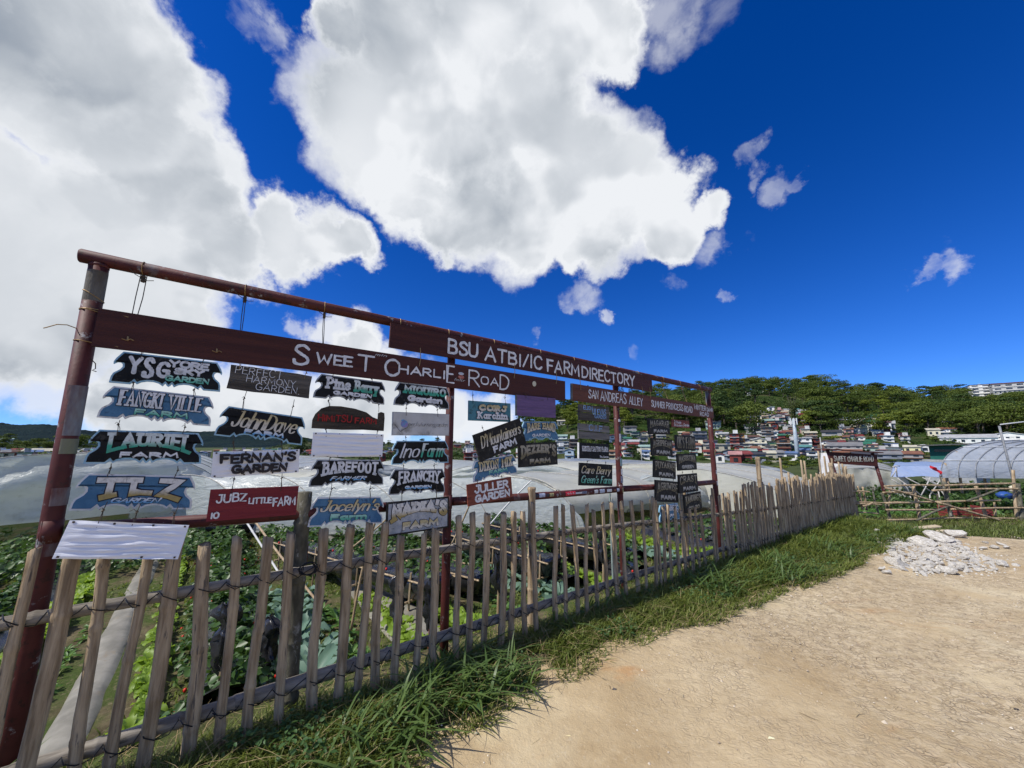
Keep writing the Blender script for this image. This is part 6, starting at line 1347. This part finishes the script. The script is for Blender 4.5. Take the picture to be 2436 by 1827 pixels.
TP = {'mid': [tree_proto('broadleaf_tree', 'mid', i, 10, 11, 13) for i in (1, 2, 3)], 'dark': [tree_proto('broadleaf_tree', 'dark', i, 11, 10, 13) for i in (4, 5, 6)],
      'bright': [tree_proto('broadleaf_tree', 'bright', i, 9, 9, 11) for i in (7, 8)], 'rain': [tree_proto('spreading_tree', 'mid', i, 11, 16, 17, nl=1900) for i in (9, 10)],
      'pine': [tree_proto('pine_tree', 'pine', i, 14, 7, 13, 'pine', 1300, .5) for i in (11, 12)], 'bamboo': [tree_proto('bamboo_clump', 'bamboo', 13, 11, 8, 0, 'bamboo', 1500, .35)],
      'bush': [tree_proto('bush', 'mid', 14, 3.4, 5, 7, nl=500, ls=.38), tree_proto('bush', 'bright', 15, 3.2, 5, 7, nl=500, ls=.38), tree_proto('bush', 'dark', 16, 3.6, 5, 7, nl=500, ls=.38)]}
def zone_house(u, v):
    if 1785 < u < 1925 and 965 < v < 1050: return True
    if 1985 < u < 2135 and 985 < v < 1036: return True
    if 1430 < u and u < 1700 and v > 1018: return True
    if 1700 <= u < 2000 and v > 1030: return True
    if 2000 <= u < 2436 and v > 1040: return True
    if 1300 < u < 1370 and v > 1030: return True
    if 2225 < u < 2275 and 1010 < v < 1042: return True
    return False
scrub('hillside_undergrowth', 'near_hill', 2200, 1190, 2480, 925, 1085, 2.0, TL['dark'], 'tangled green undergrowth covering the near hillside between trees and houses', seed=3, skip=zone_house)
scrub('midgreen_undergrowth', 'near_hill', 500, 1190, 2480, 935, 1070, 2.4, TL['mid'], 'mid green thicket scattered over the near hillside', seed=4, skip=zone_house)  # larger clumps in the mid green tree leaf
scrub('rise_undergrowth', 'town_rise', 420, 600, 1260, 1045, 1095, 3.0, TL['dark'], 'dark scrub between the houses of the distant town rise', seed=5)
scrub('left_undergrowth', 'left_hill', 500, -60, 330, 1020, 1095, 3.2, TL['mid'], 'green scrub covering the small hill behind the left post', seed=6)
TLAB = {'mid': 'mid green round crowned tree', 'dark': 'dark green dense tree', 'bright': 'yellow green leafy tree', 'rain': 'wide flat layered tree', 'pine': 'tall dark pine', 'bamboo': 'feathery pale bamboo clump', 'bush': 'low round bush'}
rt = random.Random(31)
def put_tree(kind, p, sc, label=None, group=None):
    if not label:
        a = p.x / p.y; e = (p.z + 2.6) / p.y
        label = TLAB[kind] + (' behind the plank boards' if a < .31 else ' between the third and end posts' if a < .51 else ' above the tallest red block' if a < .62 else ' above the phone mast' if a < .74 else ' above the distant lettered board' if a < .93 else ' above the green building' if a < 1.13 else ' below the hilltop blocks') + (', low' if e < .07 else ', midway up' if e < .13 else ', near the ridge')
    return rt.choice(TP[kind]).put((p.x, p.y, p.z - .4), (0, 0, rt.uniform(0, 6.28)), sc, label, group or ('trees on the near hillside' if kind != 'bush' else 'bushes between the houses'))
# ridge line first, then the wooded slope; houses keep their clearings
nt = 0
for u in range(1190, 2460, 19):
    v = float(np.interp(u, [1180, 1205, 1260, 1321, 1348, 1450, 1560, 1680, 1800, 1950, 2030, 2060, 2130, 2160, 2200, 2290, 2325, 2380, 2436, 2600], [1066, 1030, 995, 962, 950, 934, 926, 914, 903, 905, 926, 920, 926, 938, 924, 934, 957, 955, 950, 960]))
    p = on_hill('near_hill', u + rt.uniform(-6, 6), v + 14); k = rt.choice(['mid', 'dark', 'rain', 'mid', 'rain', 'pine']) if u < 2040 else rt.choice(['mid', 'rain', 'dark', 'mid', 'bamboo'])
    if 2305 < u < 2450: continue
    put_tree(k, p, rt.uniform(.55, 1.2)); nt += 1
for u in range(1190, 2320, 14):
    v = float(np.interp(u, [1180, 1205, 1260, 1321, 1348, 1450, 1560, 1680, 1800, 1950, 2030, 2060, 2130, 2160, 2200, 2290, 2325], [1066, 1030, 995, 962, 950, 934, 926, 914, 903, 905, 926, 920, 926, 938, 924, 934, 957])); put_tree('bush', on_hill('near_hill', u, v + 9), rt.uniform(.7, 1.5), 'leafy bush on the ridge line above ' + ('the plank boards' if u < 1480 else 'the rubbed boards' if u < 1700 else 'the hillside cluster' if u < 1950 else 'the terrace houses' if u < 2140 else 'the green building'), 'bushes on the ridge')
for u, v in ((1545, 950), (1470, 950), (1400, 960), (1505, 948)): put_tree('pine', on_hill('near_hill', u, v), 1.15, 'tall slender pine on the shadowed left shoulder of the near hill'); nt += 1
for u, v in ((2080, 932), (2225, 938), (2245, 936), (2262, 938), (1790, 925)): put_tree('bamboo', on_hill('near_hill', u, v), 1.1); nt += 1
tries = 0; occ = []
while nt < 290 and tries < 9000:
    tries += 1; u = rt.uniform(1190, 2470); v = rt.uniform(925, 1060)
    if zone_house(u, v) or (u > 2290 and v < 968): continue
    p = on_hill('near_hill', u, v)
    if p.y > 282 or any((p.x - a) ** 2 + (p.y - b) ** 2 < 25 for a, b in occ): continue
    occ.append((p.x, p.y)); f = fnoise(np.array(u / 90.), np.array(v / 50.), 4)
    k = rt.choice(['mid', 'mid', 'rain', 'dark']) if u > 1850 else rt.choice(['dark', 'mid', 'dark', 'rain'])
    if f > (.25 if u < 1850 else .2): k = 'bright'
    put_tree(k, p, rt.uniform(.75, 1.2)); nt += 1
for u, v, k, sc, lb in ((1890, 1010, 'bamboo', 1.2, 'big feathery tree behind the phone mast'), (1925, 1020, 'bright', .9, 'yellow green tree right of the phone mast'), (1960, 992, 'rain', 1.0, 'layered bright tree above the white houses'), (2065, 982, 'bright', .9, 'round yellow green tree above the green roofed house'), (1790, 1040, 'dark', .5, 'small dark tree beside the tall red building'), (1985, 1010, 'mid', .75, 'dark rounded tree left of the peach house'),
                        (2160, 1025, 'mid', 1.1, 'olive green tree right of the green roofed house'), (2185, 1010, 'rain', 1.1, 'large layered tree in the middle of the right slope'), (2330, 1022, 'dark', 1.0, 'dark tree left of the large gabled hall'), (2375, 1020, 'rain', 1.1, 'spreading tree above the large gabled hall'), (1505, 1090, 'dark', .42, 'dark round tree beside the third post of the sign frame'), (2290, 1010, 'mid', .9, 'olive tree above the brown roofed house'), (2420, 1010, 'rain', 1.0, 'spreading tree at the right picture edge above the gabled hall')):
    put_tree(k, on_hill('near_hill', u, v), sc, lb, None); nt += 1
nb = 0
while nb < 300:
    u = rt.uniform(1300, 2460); v = rt.uniform(965, 1098)
    nb += 1
    if zone_house(u, v) and rt.random() < .8: continue
    p = on_hill('near_hill', u, v); put_tree('bush', p, rt.uniform(.4, 1.0))
for k in range(60):     # a belt of bushes in the valley before the houses
    u = rt.uniform(1760, 2160); y = rt.uniform(70, 105); r = ray(u, 1090); put_tree('bush', Vector((r.x / r.y * y, y, gh(r.x / r.y * y, y))), rt.uniform(.4, .75), 'low bush in the green belt below the hillside houses', 'bushes in the belt below the houses')
for u, v, sc in ((720, 1062, .9), (745, 1075, .7), (700, 1070, .8), (712, 1092, .7), (925, 1062, .8), (910, 1066, .6), (960, 1060, .7), (1005, 1058, .8), (1040, 1056, .8)): put_tree('dark', on_hill('town_rise', u, v), sc, 'dark tree among the houses of the distant town rise', 'trees on the distant town rise')
for u, v in ((10, 1062), (40, 1068), (60, 1072), (90, 1075), (20, 1050), (110, 1080), (170, 1086), (0, 1075)): put_tree('mid', on_hill('left_hill', u, v), rt.uniform(.8, 1.2), 'tree on the small green hill behind the left post', 'trees on the small left hill')
# ---------------------------------------------------------------- houses
def wall_mat(name, c):
    return mat('wall_' + name, tuple(q * .82 for q in c), c, .85, .35, 0, c3=tuple(q * .55 for q in c), s3=3)
WC = {'white': (.78, .78, .74), 'cream': (.70, .66, .48), 'pale yellow': (.72, .69, .38), 'grey': (.32, .32, .31), 'pale grey': (.52, .52, .50), 'beige': (.46, .43, .32), 'red': (.22, .05, .04), 'brown': (.18, .11, .075), 'dark brown': (.09, .065, .055), 'peach': (.60, .45, .32), 'pale blue': (.40, .50, .58), 'blue grey': (.22, .25, .30), 'orange': (.40, .20, .06), 'green': (.02, .10, .075), 'mint': (.35, .46, .40), 'pink': (.50, .32, .30)}
RC_ = {'red': (.20, .04, .035), 'brown': (.12, .065, .05), 'rust': (.22, .10, .06), 'grey': (.20, .20, .20), 'pale grey': (.42, .43, .43), 'green': (.03, .15, .09), 'teal': (.10, .26, .24), 'blue': (.10, .16, .30), 'dark': (.05, .05, .055), 'white': (.60, .60, .58), 'cream': (.5, .47, .36), 'pink': (.42, .22, .20), 'mint': (.26, .38, .33)}
WM = {k: wall_mat(k.replace(' ', '_'), c) for k, c in WC.items()}
RMt = {k: mat('roof_' + k.replace(' ', '_'), c, tuple(q * .72 for q in c), .6, .8, 0, c3=tuple(min(1, q * .6 + .04) for q in c), s3=3) for k, c in RC_.items()}
GLS = mat('dark_window', (.012, .015, .018), (.03, .035, .04), .15, 1, spec=.6)
TRIM = mat('house_trim', (.5, .5, .47), (.35, .34, .32), .7, 1)
wm_ = MB().box((0, -.04, 0), (1, .06, 1)); WIN = bpy.data.meshes.new('window'); WIN.from_pydata(wm_.v, [], wm_.f); WIN.materials.append(GLS)
NUM = {1: 'low', 2: 'two-storey', 3: 'three-storey', 4: 'four-storey', 5: 'five-storey', 6: 'six-storey'}
used_labels = {}
rh = random.Random(77)
def house(p, w, h, st, wall, roof, kind, depth=None, yaw=None, label='', wpat=None, front=False, group='houses of the hillside town', dist=1.0):
    depth = depth or w * rh.uniform(.7, 1.0); yaw = -math.atan2(p.x, p.y) * .85 + rh.uniform(-.2, .2) if yaw is None else yaw
    root = thing('house', label, 'house', (p.x, p.y, p.z), (0, 0, yaw), group); sh = h / st; found = 2.5
    rh_ = 0 if kind == 'flat' else min(w * .11, 1.1); sk = 1.0
    wm = WM[wall]
    MB().box((0, depth / 2, (h - found) / 2), (w, depth, h + found)).obj('wall', wm, root)
    ov = .28
    if kind == 'gable':
        mb = MB(); hw = w / 2 + ov; t = .16
        for e in (-1, 1): mb.add([(e * hw, -ov, h - .15), (0, -ov, h + rh_), (0, -ov, h + rh_ + t), (e * hw, -ov, h - .15 + t), (e * hw, depth + ov, h - .15), (0, depth + ov, h + rh_), (0, depth + ov, h + rh_ + t), (e * hw, depth + ov, h - .15 + t)], [(0, 1, 2, 3), (4, 7, 6, 5), (3, 2, 6, 7), (0, 4, 5, 1), (0, 3, 7, 4)])
        mb.obj('roof', RMt[roof], root); MB().prism([(-w / 2, h - .02), (0, h + rh_ - .05), (w / 2, h - .02)], .02, depth - .02).obj('gable_wall', wm, root)
    elif kind == 'side':
        mb = MB(); t = .16
        mb.add([(-w / 2 - ov, -ov, h - .15), (w / 2 + ov, -ov, h - .15), (w / 2 + ov, depth / 2, h + rh_), (-w / 2 - ov, depth / 2, h + rh_), (-w / 2 - ov, -ov, h - .15 + t), (w / 2 + ov, -ov, h - .15 + t), (w / 2 + ov, depth / 2, h + rh_ + t), (-w / 2 - ov, depth / 2, h + rh_ + t)], [(0, 1, 2, 3), (4, 7, 6, 5), (0, 4, 5, 1), (1, 5, 6, 2), (0, 3, 7, 4)])
        mb.add([(-w / 2 - ov, depth + ov, h - .15), (w / 2 + ov, depth + ov, h - .15), (w / 2 + ov, depth / 2, h + rh_), (-w / 2 - ov, depth / 2, h + rh_), (-w / 2 - ov, depth + ov, h - .15 + t), (w / 2 + ov, depth + ov, h - .15 + t), (w / 2 + ov, depth / 2, h + rh_ + t), (-w / 2 - ov, depth / 2, h + rh_ + t)], [(0, 3, 2, 1), (4, 5, 6, 7), (0, 1, 5, 4), (1, 2, 6, 5), (0, 4, 7, 3)])
        mb.obj('roof', RMt[roof], root)
        V = [(-w / 2 + .02, .02, h - .02), (-w / 2 + .02, depth - .02, h - .02), (-w / 2 + .02, depth / 2, h + rh_ - .05), (w / 2 - .02, .02, h - .02), (w / 2 - .02, depth - .02, h - .02), (w / 2 - .02, depth / 2, h + rh_ - .05)]
        MB().add(V, [(0, 1, 2), (3, 5, 4), (0, 2, 5, 3), (1, 4, 5, 2)]).obj('gable_wall', wm, root)
    elif kind == 'shed':
        MB().add([(-w / 2 - ov, -ov, h + .05), (w / 2 + ov, -ov, h + .05), (w / 2 + ov, depth + ov, h + .7), (-w / 2 - ov, depth + ov, h + .7), (-w / 2 - ov, -ov, h + .2), (w / 2 + ov, -ov, h + .2), (w / 2 + ov, depth + ov, h + .85), (-w / 2 - ov, depth + ov, h + .85)], [(0, 3, 2, 1), (4, 5, 6, 7), (0, 1, 5, 4), (1, 2, 6, 5), (2, 3, 7, 6), (3, 0, 4, 7)]).obj('roof', RMt[roof], root)
    else:
        MB().box((0, depth / 2 - .1, h + .09), (w + .5, depth + .5, .18)).obj('roof', RMt[roof], root)
        if rh.random() < .5: MB().box((w * rh.uniform(-.25, .25), depth * .6, h + .18 + .55), (1.3, 1.3, 1.1)).obj('rooftop_room', WM[rh.choice(['white', 'pale grey', wall])], root)
    for k in range(1, st):
        MB().box((0, -.16, k * sh), (w + .12, .36 if rh.random() < .75 else .8, .16)).obj('floor_slab', TRIM if rh.random() < .6 else RMt[roof], root)
    nwn = max(1, int(round(w / 2.1)))
    for k in range(st):
        wide = rh.random() < .35
        for i in range(nwn if not wide else max(1, nwn // 2)):
            nn = nwn if not wide else max(1, nwn // 2); x = (i + .5) / nn * w - w / 2 + rh.uniform(-.1, .1); ww = w / nn * (.38 if not wide else .58); hh = sh * rh.uniform(.28, .42)
            link('window', WIN, root, (x, 0, k * sh + sh * .55), None, (ww, 1, hh))
        for e in (-1, 1):
            if rh.random() < .8: link('window', WIN, root, (e * w / 2, depth * .5, k * sh + sh * .55), (0, 0, e * math.pi / 2), (depth * .35, 1, sh * .42))
    return root
def ph(h, u0, u1, vt, vb, st, wall, roof, kind, where, yaw=None):
    """a house from its extent in the photograph, standing on the hill"""
    p = on_hill(h, (u0 + u1) / 2, vb); k = p.length if False else p.y / ray((u0 + u1) / 2, vb).y
    w = (u1 - u0) / FPX * k * .92; hh = max(2.2, (vb - vt) / FPX * k * .98)
    lb = f'{wall} {NUM[st]} house, {roof} roof, {where}'
    return house(p, w, hh, st, wall, roof, kind, yaw=yaw, label=lb)
HL = [(1739, 1760, 1032, 1072, 5, 'red', 'dark', 'flat', 'tallest red block left of the phone mast'), (1760, 1774, 1032, 1070, 4, 'orange', 'brown', 'flat', 'joined to the tallest red block'),
 (1676, 1738, 1058, 1090, 2, 'beige', 'grey', 'flat', 'big plain block right of the end post'), (1728, 1741, 1060, 1068, 1, 'pale blue', 'grey', 'flat', 'on the edge of the plain beige block'),
 (1722, 1750, 1073, 1094, 2, 'blue grey', 'dark', 'gable', 'at the foot of the tallest red block'), (1740, 1780, 1078, 1095, 2, 'pale grey', 'brown', 'side', 'in front of the tallest red block'),
 (1703, 1724, 1089, 1104, 1, 'white', 'red', 'gable', 'lowest by the field edge beside the end post'), (1765, 1790, 1095, 1106, 1, 'red', 'red', 'shed', 'small shed at the field edge'),
 (1738, 1764, 1100, 1107, 1, 'red', 'pink', 'shed', 'flat shed left of the small red shed'), (1765, 1800, 1072, 1090, 2, 'grey', 'mint', 'side', 'below the cream gabled house'),
 (1793, 1825, 1045, 1074, 3, 'cream', 'white', 'gable', 'wide gabled one midway left of the phone mast'), (1826, 1849, 1050, 1070, 2, 'pale yellow', 'dark', 'flat', 'right beside the cream gabled house'),
 (1822, 1847, 1070, 1086, 2, 'white', 'pale grey', 'flat', 'under the pale yellow house'), (1852, 1881, 1044, 1077, 3, 'brown', 'red', 'gable', 'large balconied one left of the phone mast'),
 (1882, 1895, 1048, 1070, 2, 'mint', 'grey', 'flat', 'narrow one directly behind the phone mast'), (1898, 1930, 1042, 1061, 2, 'white', 'white', 'flat', 'long bright one right of the phone mast'),
 (1899, 1929, 1062, 1080, 2, 'mint', 'teal', 'side', 'under the long bright white one'), (1922, 1946, 1074, 1094, 2, 'white', 'grey', 'flat', 'bright one low right of the phone mast'),
 (1867, 1896, 1080, 1096, 1, 'white', 'blue', 'side', 'low blue roofed one at the mast foot'), (1848, 1866, 1085, 1098, 1, 'grey', 'grey', 'shed', 'low by the green belt left of the mast'),
 (1792, 1822, 1088, 1102, 1, 'blue grey', 'dark', 'side', 'low by the field edge'), (1822, 1846, 1088, 1100, 1, 'beige', 'cream', 'shed', 'low open one by the green belt'),
 (1814, 1840, 1016, 1045, 4, 'dark brown', 'grey', 'flat', 'stepped, in the middle of the cluster'), (1815, 1841, 1000, 1016, 2, 'dark brown', 'mint', 'side', 'directly above the stepped dark one'),
 (1838, 1852, 1027, 1047, 2, 'white', 'white', 'flat', 'bright one right of the stepped dark one'), (1852, 1868, 1028, 1046, 2, 'peach', 'red', 'side', 'pressed against the bright white one'),
 (1842, 1864, 1001, 1019, 2, 'grey', 'dark', 'flat', 'dull one in the upper cluster'), (1840, 1867, 986, 1001, 2, 'pale grey', 'red', 'gable', 'upper cluster with a wide gable'),  # the dull house simply has grey walls and a dark roof
 (1826, 1842, 968, 979, 1, 'white', 'mint', 'flat', 'small highest pavilion of the cluster'), (1786, 1812, 990, 1000, 1, 'cream', 'dark', 'flat', 'bright left end of the upper cluster'),
 (1788, 1811, 979, 991, 2, 'blue grey', 'grey', 'side', 'top left of the upper cluster'), (1813, 1839, 980, 996, 2, 'pale grey', 'grey', 'flat', 'under the highest pavilion'),
 (1844, 1862, 975, 987, 2, 'pink', 'pink', 'flat', 'right of the highest pavilion'), (1862, 1885, 980, 990, 1, 'cream', 'cream', 'side', 'upper right of the cluster'),
 (1883, 1902, 974, 984, 1, 'pale blue', 'teal', 'side', 'top right teal one of the cluster'), (1903, 1920, 977, 994, 2, 'white', 'pale grey', 'shed', 'right end of the upper cluster'),
 (1772, 1796, 1014, 1026, 2, 'mint', 'grey', 'side', 'alone between trees left of the cluster'), (1776, 1795, 1026, 1034, 1, 'pale grey', 'pale grey', 'shed', 'small one above the tallest red block'),
 (2062, 2098, 1002, 1030, 2, 'white', 'green', 'side', 'large one on the terrace of the right slope'), (2070, 2120, 995, 1002, 1, 'cream', 'green', 'side', 'behind the large white one with green roof'),
 (2098, 2120, 1004, 1030, 2, 'white', 'brown', 'side', 'joined right of the large green roofed one'), (2120, 2131, 1008, 1030, 2, 'grey', 'grey', 'flat', 'narrow one at the right end of the terrace'),
 (1992, 2012, 1002, 1020, 2, 'peach', 'brown', 'side', 'left end of the terrace houses'), (2000, 2022, 1016, 1035, 2, 'cream', 'pale grey', 'flat', 'under the peach house'), (2024, 2045, 1019, 1034, 1, 'pale grey', 'grey', 'flat', 'low one in the terrace middle'),
 (2031, 2048, 1004, 1018, 1, 'white', 'white', 'gable', 'small gabled one on the terrace'), (2047, 2063, 1006, 1032, 2, 'pale yellow', 'cream', 'flat', 'left against the large green roofed one'), (2010, 2046, 993, 1003, 1, 'white', 'dark', 'shed', 'behind the terrace houses'),
 (1960, 2000, 1027, 1045, 2, 'grey', 'dark', 'side', 'long low one under the terrace'), (1937, 1955, 1002, 1011, 1, 'cream', 'red', 'side', 'small one among trees right of the mast'), (1920, 1933, 1002, 1010, 1, 'white', 'grey', 'flat', 'tiny one among trees right of the mast'),
 (1938, 1953, 1044, 1062, 2, 'red', 'dark', 'flat', 'between the mast and distant board'), (1954, 1976, 1051, 1068, 2, 'white', 'brown', 'gable', 'left of the distant lettered board'), (1948, 1972, 1068, 1090, 3, 'brown', 'grey', 'flat', 'tall brown one left of the distant lettered board'),
 (1976, 2046, 1060, 1084, 3, 'grey', 'grey', 'side', 'wide one behind the distant lettered board'), (1990, 2046, 1078, 1094, 1, 'white', 'rust', 'side', 'low row behind the distant lettered board'),
 (2066, 2130, 1068, 1082, 1, 'mint', 'grey', 'flat', 'long flat one below the terrace'), (2040, 2085, 1082, 1104, 2, 'pale grey', 'dark', 'side', 'right of the distant lettered board'), (2085, 2140, 1082, 1102, 2, 'blue grey', 'grey', 'side', 'long row with many dark openings'), (2138, 2190, 1080, 1100, 2, 'grey', 'rust', 'side', 'row before the dark green building'),
 (2157, 2187, 1066, 1080, 1, 'pale yellow', 'cream', 'side', 'small one left of the dark green building'), (2191, 2214, 1062, 1078, 1, 'white', 'white', 'gable', 'small gable against the dark green building'),
 (2238, 2272, 1020, 1037, 2, 'white', 'rust', 'side', 'alone in a clearing of the right slope'), (2212, 2235, 1029, 1038, 1, 'cream', 'cream', 'shed', 'small shelter left of the clearing house'), (2255, 2354, 1043, 1057, 1, 'white', 'pale grey', 'side', 'very long low one above the dark green building'),
 (2361, 2440, 1036, 1056, 2, 'white', 'white', 'gable', 'large gabled hall at the right picture edge'), (2320, 2560, 1060, 1080, 1, 'mint', 'green', 'side', 'long green hall behind the arched greenhouse'),
 (2322, 2376, 913, 943, 4, 'white', 'dark', 'flat', 'hilltop block with open roof floor against the sky'), (2378, 2432, 911, 945, 4, 'pale grey', 'brown', 'side', 'hilltop block at the right edge against the sky'), (2338, 2350, 950, 965, 2, 'pale grey', 'white', 'flat', 'small one below the hilltop blocks'), (2385, 2430, 948, 958, 1, 'white', 'cream', 'shed', 'terrace below the hilltop blocks'),
 (2246, 2272, 994, 1006, 1, 'white', 'grey', 'flat', 'half hidden under a big tree on the right slope'), (2420, 2450, 1015, 1035, 1, 'pale grey', 'pale grey', 'flat', 'under trees at the right picture edge'),
 (1680, 1715, 1003, 1021, 2, 'mint', 'grey', 'side', 'alone on the wooded slope right of the end post'), (1650, 1684, 1026, 1056, 4, 'grey', 'dark', 'flat', 'terraced one touching the end post'), (1521, 1543, 1040, 1061, 2, 'grey', 'grey', 'flat', 'bare concrete, right of the third post'),
 (1520, 1550, 1062, 1085, 1, 'cream', 'mint', 'side', 'low wide one behind the rubbed boards'), (1486, 1516, 1016, 1032, 2, 'grey', 'dark', 'side', 'on the slope right of the third post'), (1484, 1503, 1045, 1058, 1, 'pale grey', 'green', 'side', 'green roofed one right of the third post'), (1484, 1520, 1055, 1068, 1, 'blue grey', 'pale grey', 'shed', 'low right of the third post'),
 (1449, 1470, 1036, 1052, 2, 'brown', 'red', 'side', 'between the plank boards and the third post'), (1321, 1350, 1037, 1052, 2, 'white', 'mint', 'side', 'stepped, left of the plank boards, upper'), (1322, 1354, 1052, 1066, 2, 'pale grey', 'pale grey', 'flat', 'stepped, left of the plank boards, middle'), (1323, 1345, 1066, 1080, 2, 'white', 'grey', 'flat', 'stepped, left of the plank boards, lower'),
 (1343, 1366, 1070, 1096, 2, 'pale blue', 'pale grey', 'gable', 'bright gabled one left of the boxed letter board'), (1355, 1376, 1045, 1070, 3, 'dark brown', 'grey', 'flat', 'dark stepped, left of the plank boards'), (1325, 1345, 1001, 1012, 1, 'pale grey', 'cream', 'side', 'alone among the dark trees'),
 (1690, 1712, 958, 966, 1, 'white', 'pale grey', 'flat', 'half hidden near the ridge'), (1760, 1780, 925, 934, 1, 'cream', 'rust', 'flat', 'glimpsed through ridge trees left'), (1800, 1818, 924, 934, 1, 'white', 'white', 'flat', 'glimpsed through ridge trees right'), (1778, 1794, 932, 941, 1, 'pale grey', 'grey', 'flat', 'glimpsed below the ridge trees')]
for (u0, u1, vt, vb, st, wl, rf_, kd, where) in HL: ph('near_hill', u0, u1, vt, vb, st, wl, rf_, kd, where)
# further houses filling the lower town, each told by colours and the nearest landmark
def auto(h, u, v, wpx, hpx, area):
    wl = rh.choice(['white', 'white', 'white', 'cream', 'pale grey', 'cream', 'grey', 'brown', 'beige', 'blue grey', 'peach', 'mint', 'pink', 'red']); rf_ = rh.choice(['grey', 'pale grey', 'red', 'rust', 'dark', 'green', 'brown', 'cream', 'blue']); st = 1 if hpx < 10 else 2 if hpx < 18 else 3
    kd = rh.choice(['gable', 'side', 'side', 'flat', 'shed']); key = (wl, rf_, st, area)
    if used_labels.get(key): 
        for alt in RC_:
            if not used_labels.get((wl, alt, st, area)): rf_ = alt; break
    used_labels[(wl, rf_, st, area)] = 1
    ph(h, u - wpx / 2, u + wpx / 2, v - hpx, v, st, wl, rf_, kd, area)
for k in range(84):
    u = 1440 + 720 * (k + rh.random()) / 84; v = rh.uniform(1040, 1094); auto('near_hill', u, v, rh.uniform(14, 26), rh.uniform(8, 17), 'in the town ' + ('behind the rubbed boards' if u < 1660 else 'right of the end post' if u < 1790 else 'around the phone mast' if u < 1960 else 'near the distant lettered board'))
for k in range(9): auto('near_hill', rh.uniform(1990, 2128), rh.uniform(1004, 1038), rh.uniform(14, 24), rh.uniform(9, 14), 'among the terrace houses')
for k in range(30): auto('near_hill', rh.uniform(1785, 1930), rh.uniform(985, 1042), rh.uniform(11, 19), rh.uniform(7, 12), 'tucked into the upper hillside cluster')
for k in range(34):
    u = 1074 + 170 * rh.random(); v = 1052 + 50 * rh.random(); auto('town_rise', u, v, rh.uniform(9, 22), rh.uniform(6, 14), 'distant, right of the second post')
for k in range(14): auto('town_rise', rh.uniform(905, 1065), rh.uniform(1062, 1100), rh.uniform(9, 18), rh.uniform(6, 10), 'distant, left of the second post')
for k in range(16): auto('town_rise', rh.uniform(706, 748), rh.uniform(1056, 1100), rh.uniform(8, 16), rh.uniform(5, 9), 'distant, between the second and third columns')
for k in range(10): auto('town_rise', rh.uniform(478, 640), rh.uniform(1082, 1102), rh.uniform(8, 16), rh.uniform(5, 9), 'on the valley floor behind the second column')
for k in range(44): auto('left_hill', rh.uniform(-20, 230), rh.uniform(1072, 1098), rh.uniform(10, 24), rh.uniform(7, 13), 'below the small left hill')
for k in range(26): auto('town_rise', rh.uniform(470, 700), rh.uniform(1078, 1098), rh.uniform(8, 16), rh.uniform(5, 9), 'distant, behind the second column')
ph('left_hill', 60, 112, 1073, 1090, 1, 'white', 'cream', 'side', 'widest one just left of the left post')
ph('left_hill', 4, 26, 1044, 1056, 1, 'pale grey', 'mint', 'shed', 'on the slope of the small green hill')

# dark green building with a long window slot and overhanging roof, on a pale base
p = wpt(2214, 1093, 42); r2 = wpt(2300, 1093, 42).x / 42; w = (r2 * p.y - p.x) / (.5 + .87 * r2); mid = p + Vector((.5, -.87, 0)) * w / 2
gb = thing('green_building', 'dark green sheet building with one long dark window slot and an overhanging flat roof', 'building', (mid.x, mid.y, p.z), (0, 0, R(-60)))
GW = mat('dark_green_sheet', (.008, .085, .065), (.015, .11, .085), .6, 1); hh = 1.42
MB().box((0, 2, hh / 2 + .02), (w, 4, hh)).obj('wall', GW, gb)
MB().box((-.1, -.03, hh * .66), (w * .62, .05, .26)).obj('window', GLS, gb)
MB().box((w / 2 + .02, 1.3, hh * .55), (.05, .9, .5)).obj('window', GLS, gb); MB().box((w / 2 + .02, 2.8, hh * .55), (.05, .7, .5)).obj('window', GLS, gb)
MB().box((.2, 1.8, hh + .14), (w + 1.7, 5.4, .12), Matrix.Rotation(-.045, 3, 'Y')).obj('roof', mat('dark_eaves', (.06, .065, .06), (.1, .1, .1)), gb)
MB().box((.0, 2.0, -1.2), (w + 1.0, 5.2, 2.4)).obj('base_wall', mat('pale_concrete', (.26, .27, .27), (.34, .35, .35)), gb)
# phone mast
p = on_hill('near_hill', 1899, 1096); k = p.y
tp = wpt(1887, 1006, p.y); MST = mat('grey_blue_steel', (.30, .36, .40), (.42, .48, .52), .45, 1)
mt = thing('phone_mast', 'tall pale grey tapered phone mast with panel aerials, rising before the hillside houses', 'mast', p); Hm = tp.z - p.z + 1
MB().tube([(0, 0, -1), (0, 0, Hm * .5), (0, 0, Hm)], [.62, .5, .36], 14).obj('pole', MST, mt, smooth=True)
for k in range(6):
    a = k * math.pi / 3; MB().box((.85 * math.cos(a), .85 * math.sin(a), Hm - .6), (.3, .2, 1.9), Matrix.Rotation(a + math.pi / 2, 3, 'Z')).obj('panel_aerial', mat('white_aerial', (.6, .62, .62)), mt)
    MB().tube([(0, 0, Hm - .4), (.85 * math.cos(a), .85 * math.sin(a), Hm - .4)], .05, 5).obj('bracket', MST, mt)
for k in range(10): MB().tube([(.5, -.3, Hm * .2 + k * 1.2), (.72, -.42, Hm * .2 + k * 1.2)], .03, 4).obj('step_peg', MST, mt)
for u, vt, vb, lb in ((1958, 1040, 1098, 'thin grey utility pole between the mast and the distant board'), (1527, 1065, 1100, 'thin concrete utility pole behind the rubbed boards')):
    p = on_hill('near_hill', u, vb); t = wpt(u, vt, p.y); o = MB().tube([(0, 0, -1), (0, 0, t.z - p.z)], [.16, .11], 8).obj('utility_pole', mat('pole_grey', (.35, .35, .33)), None, smooth=True, loc=p); tag(o, lb, 'pole');
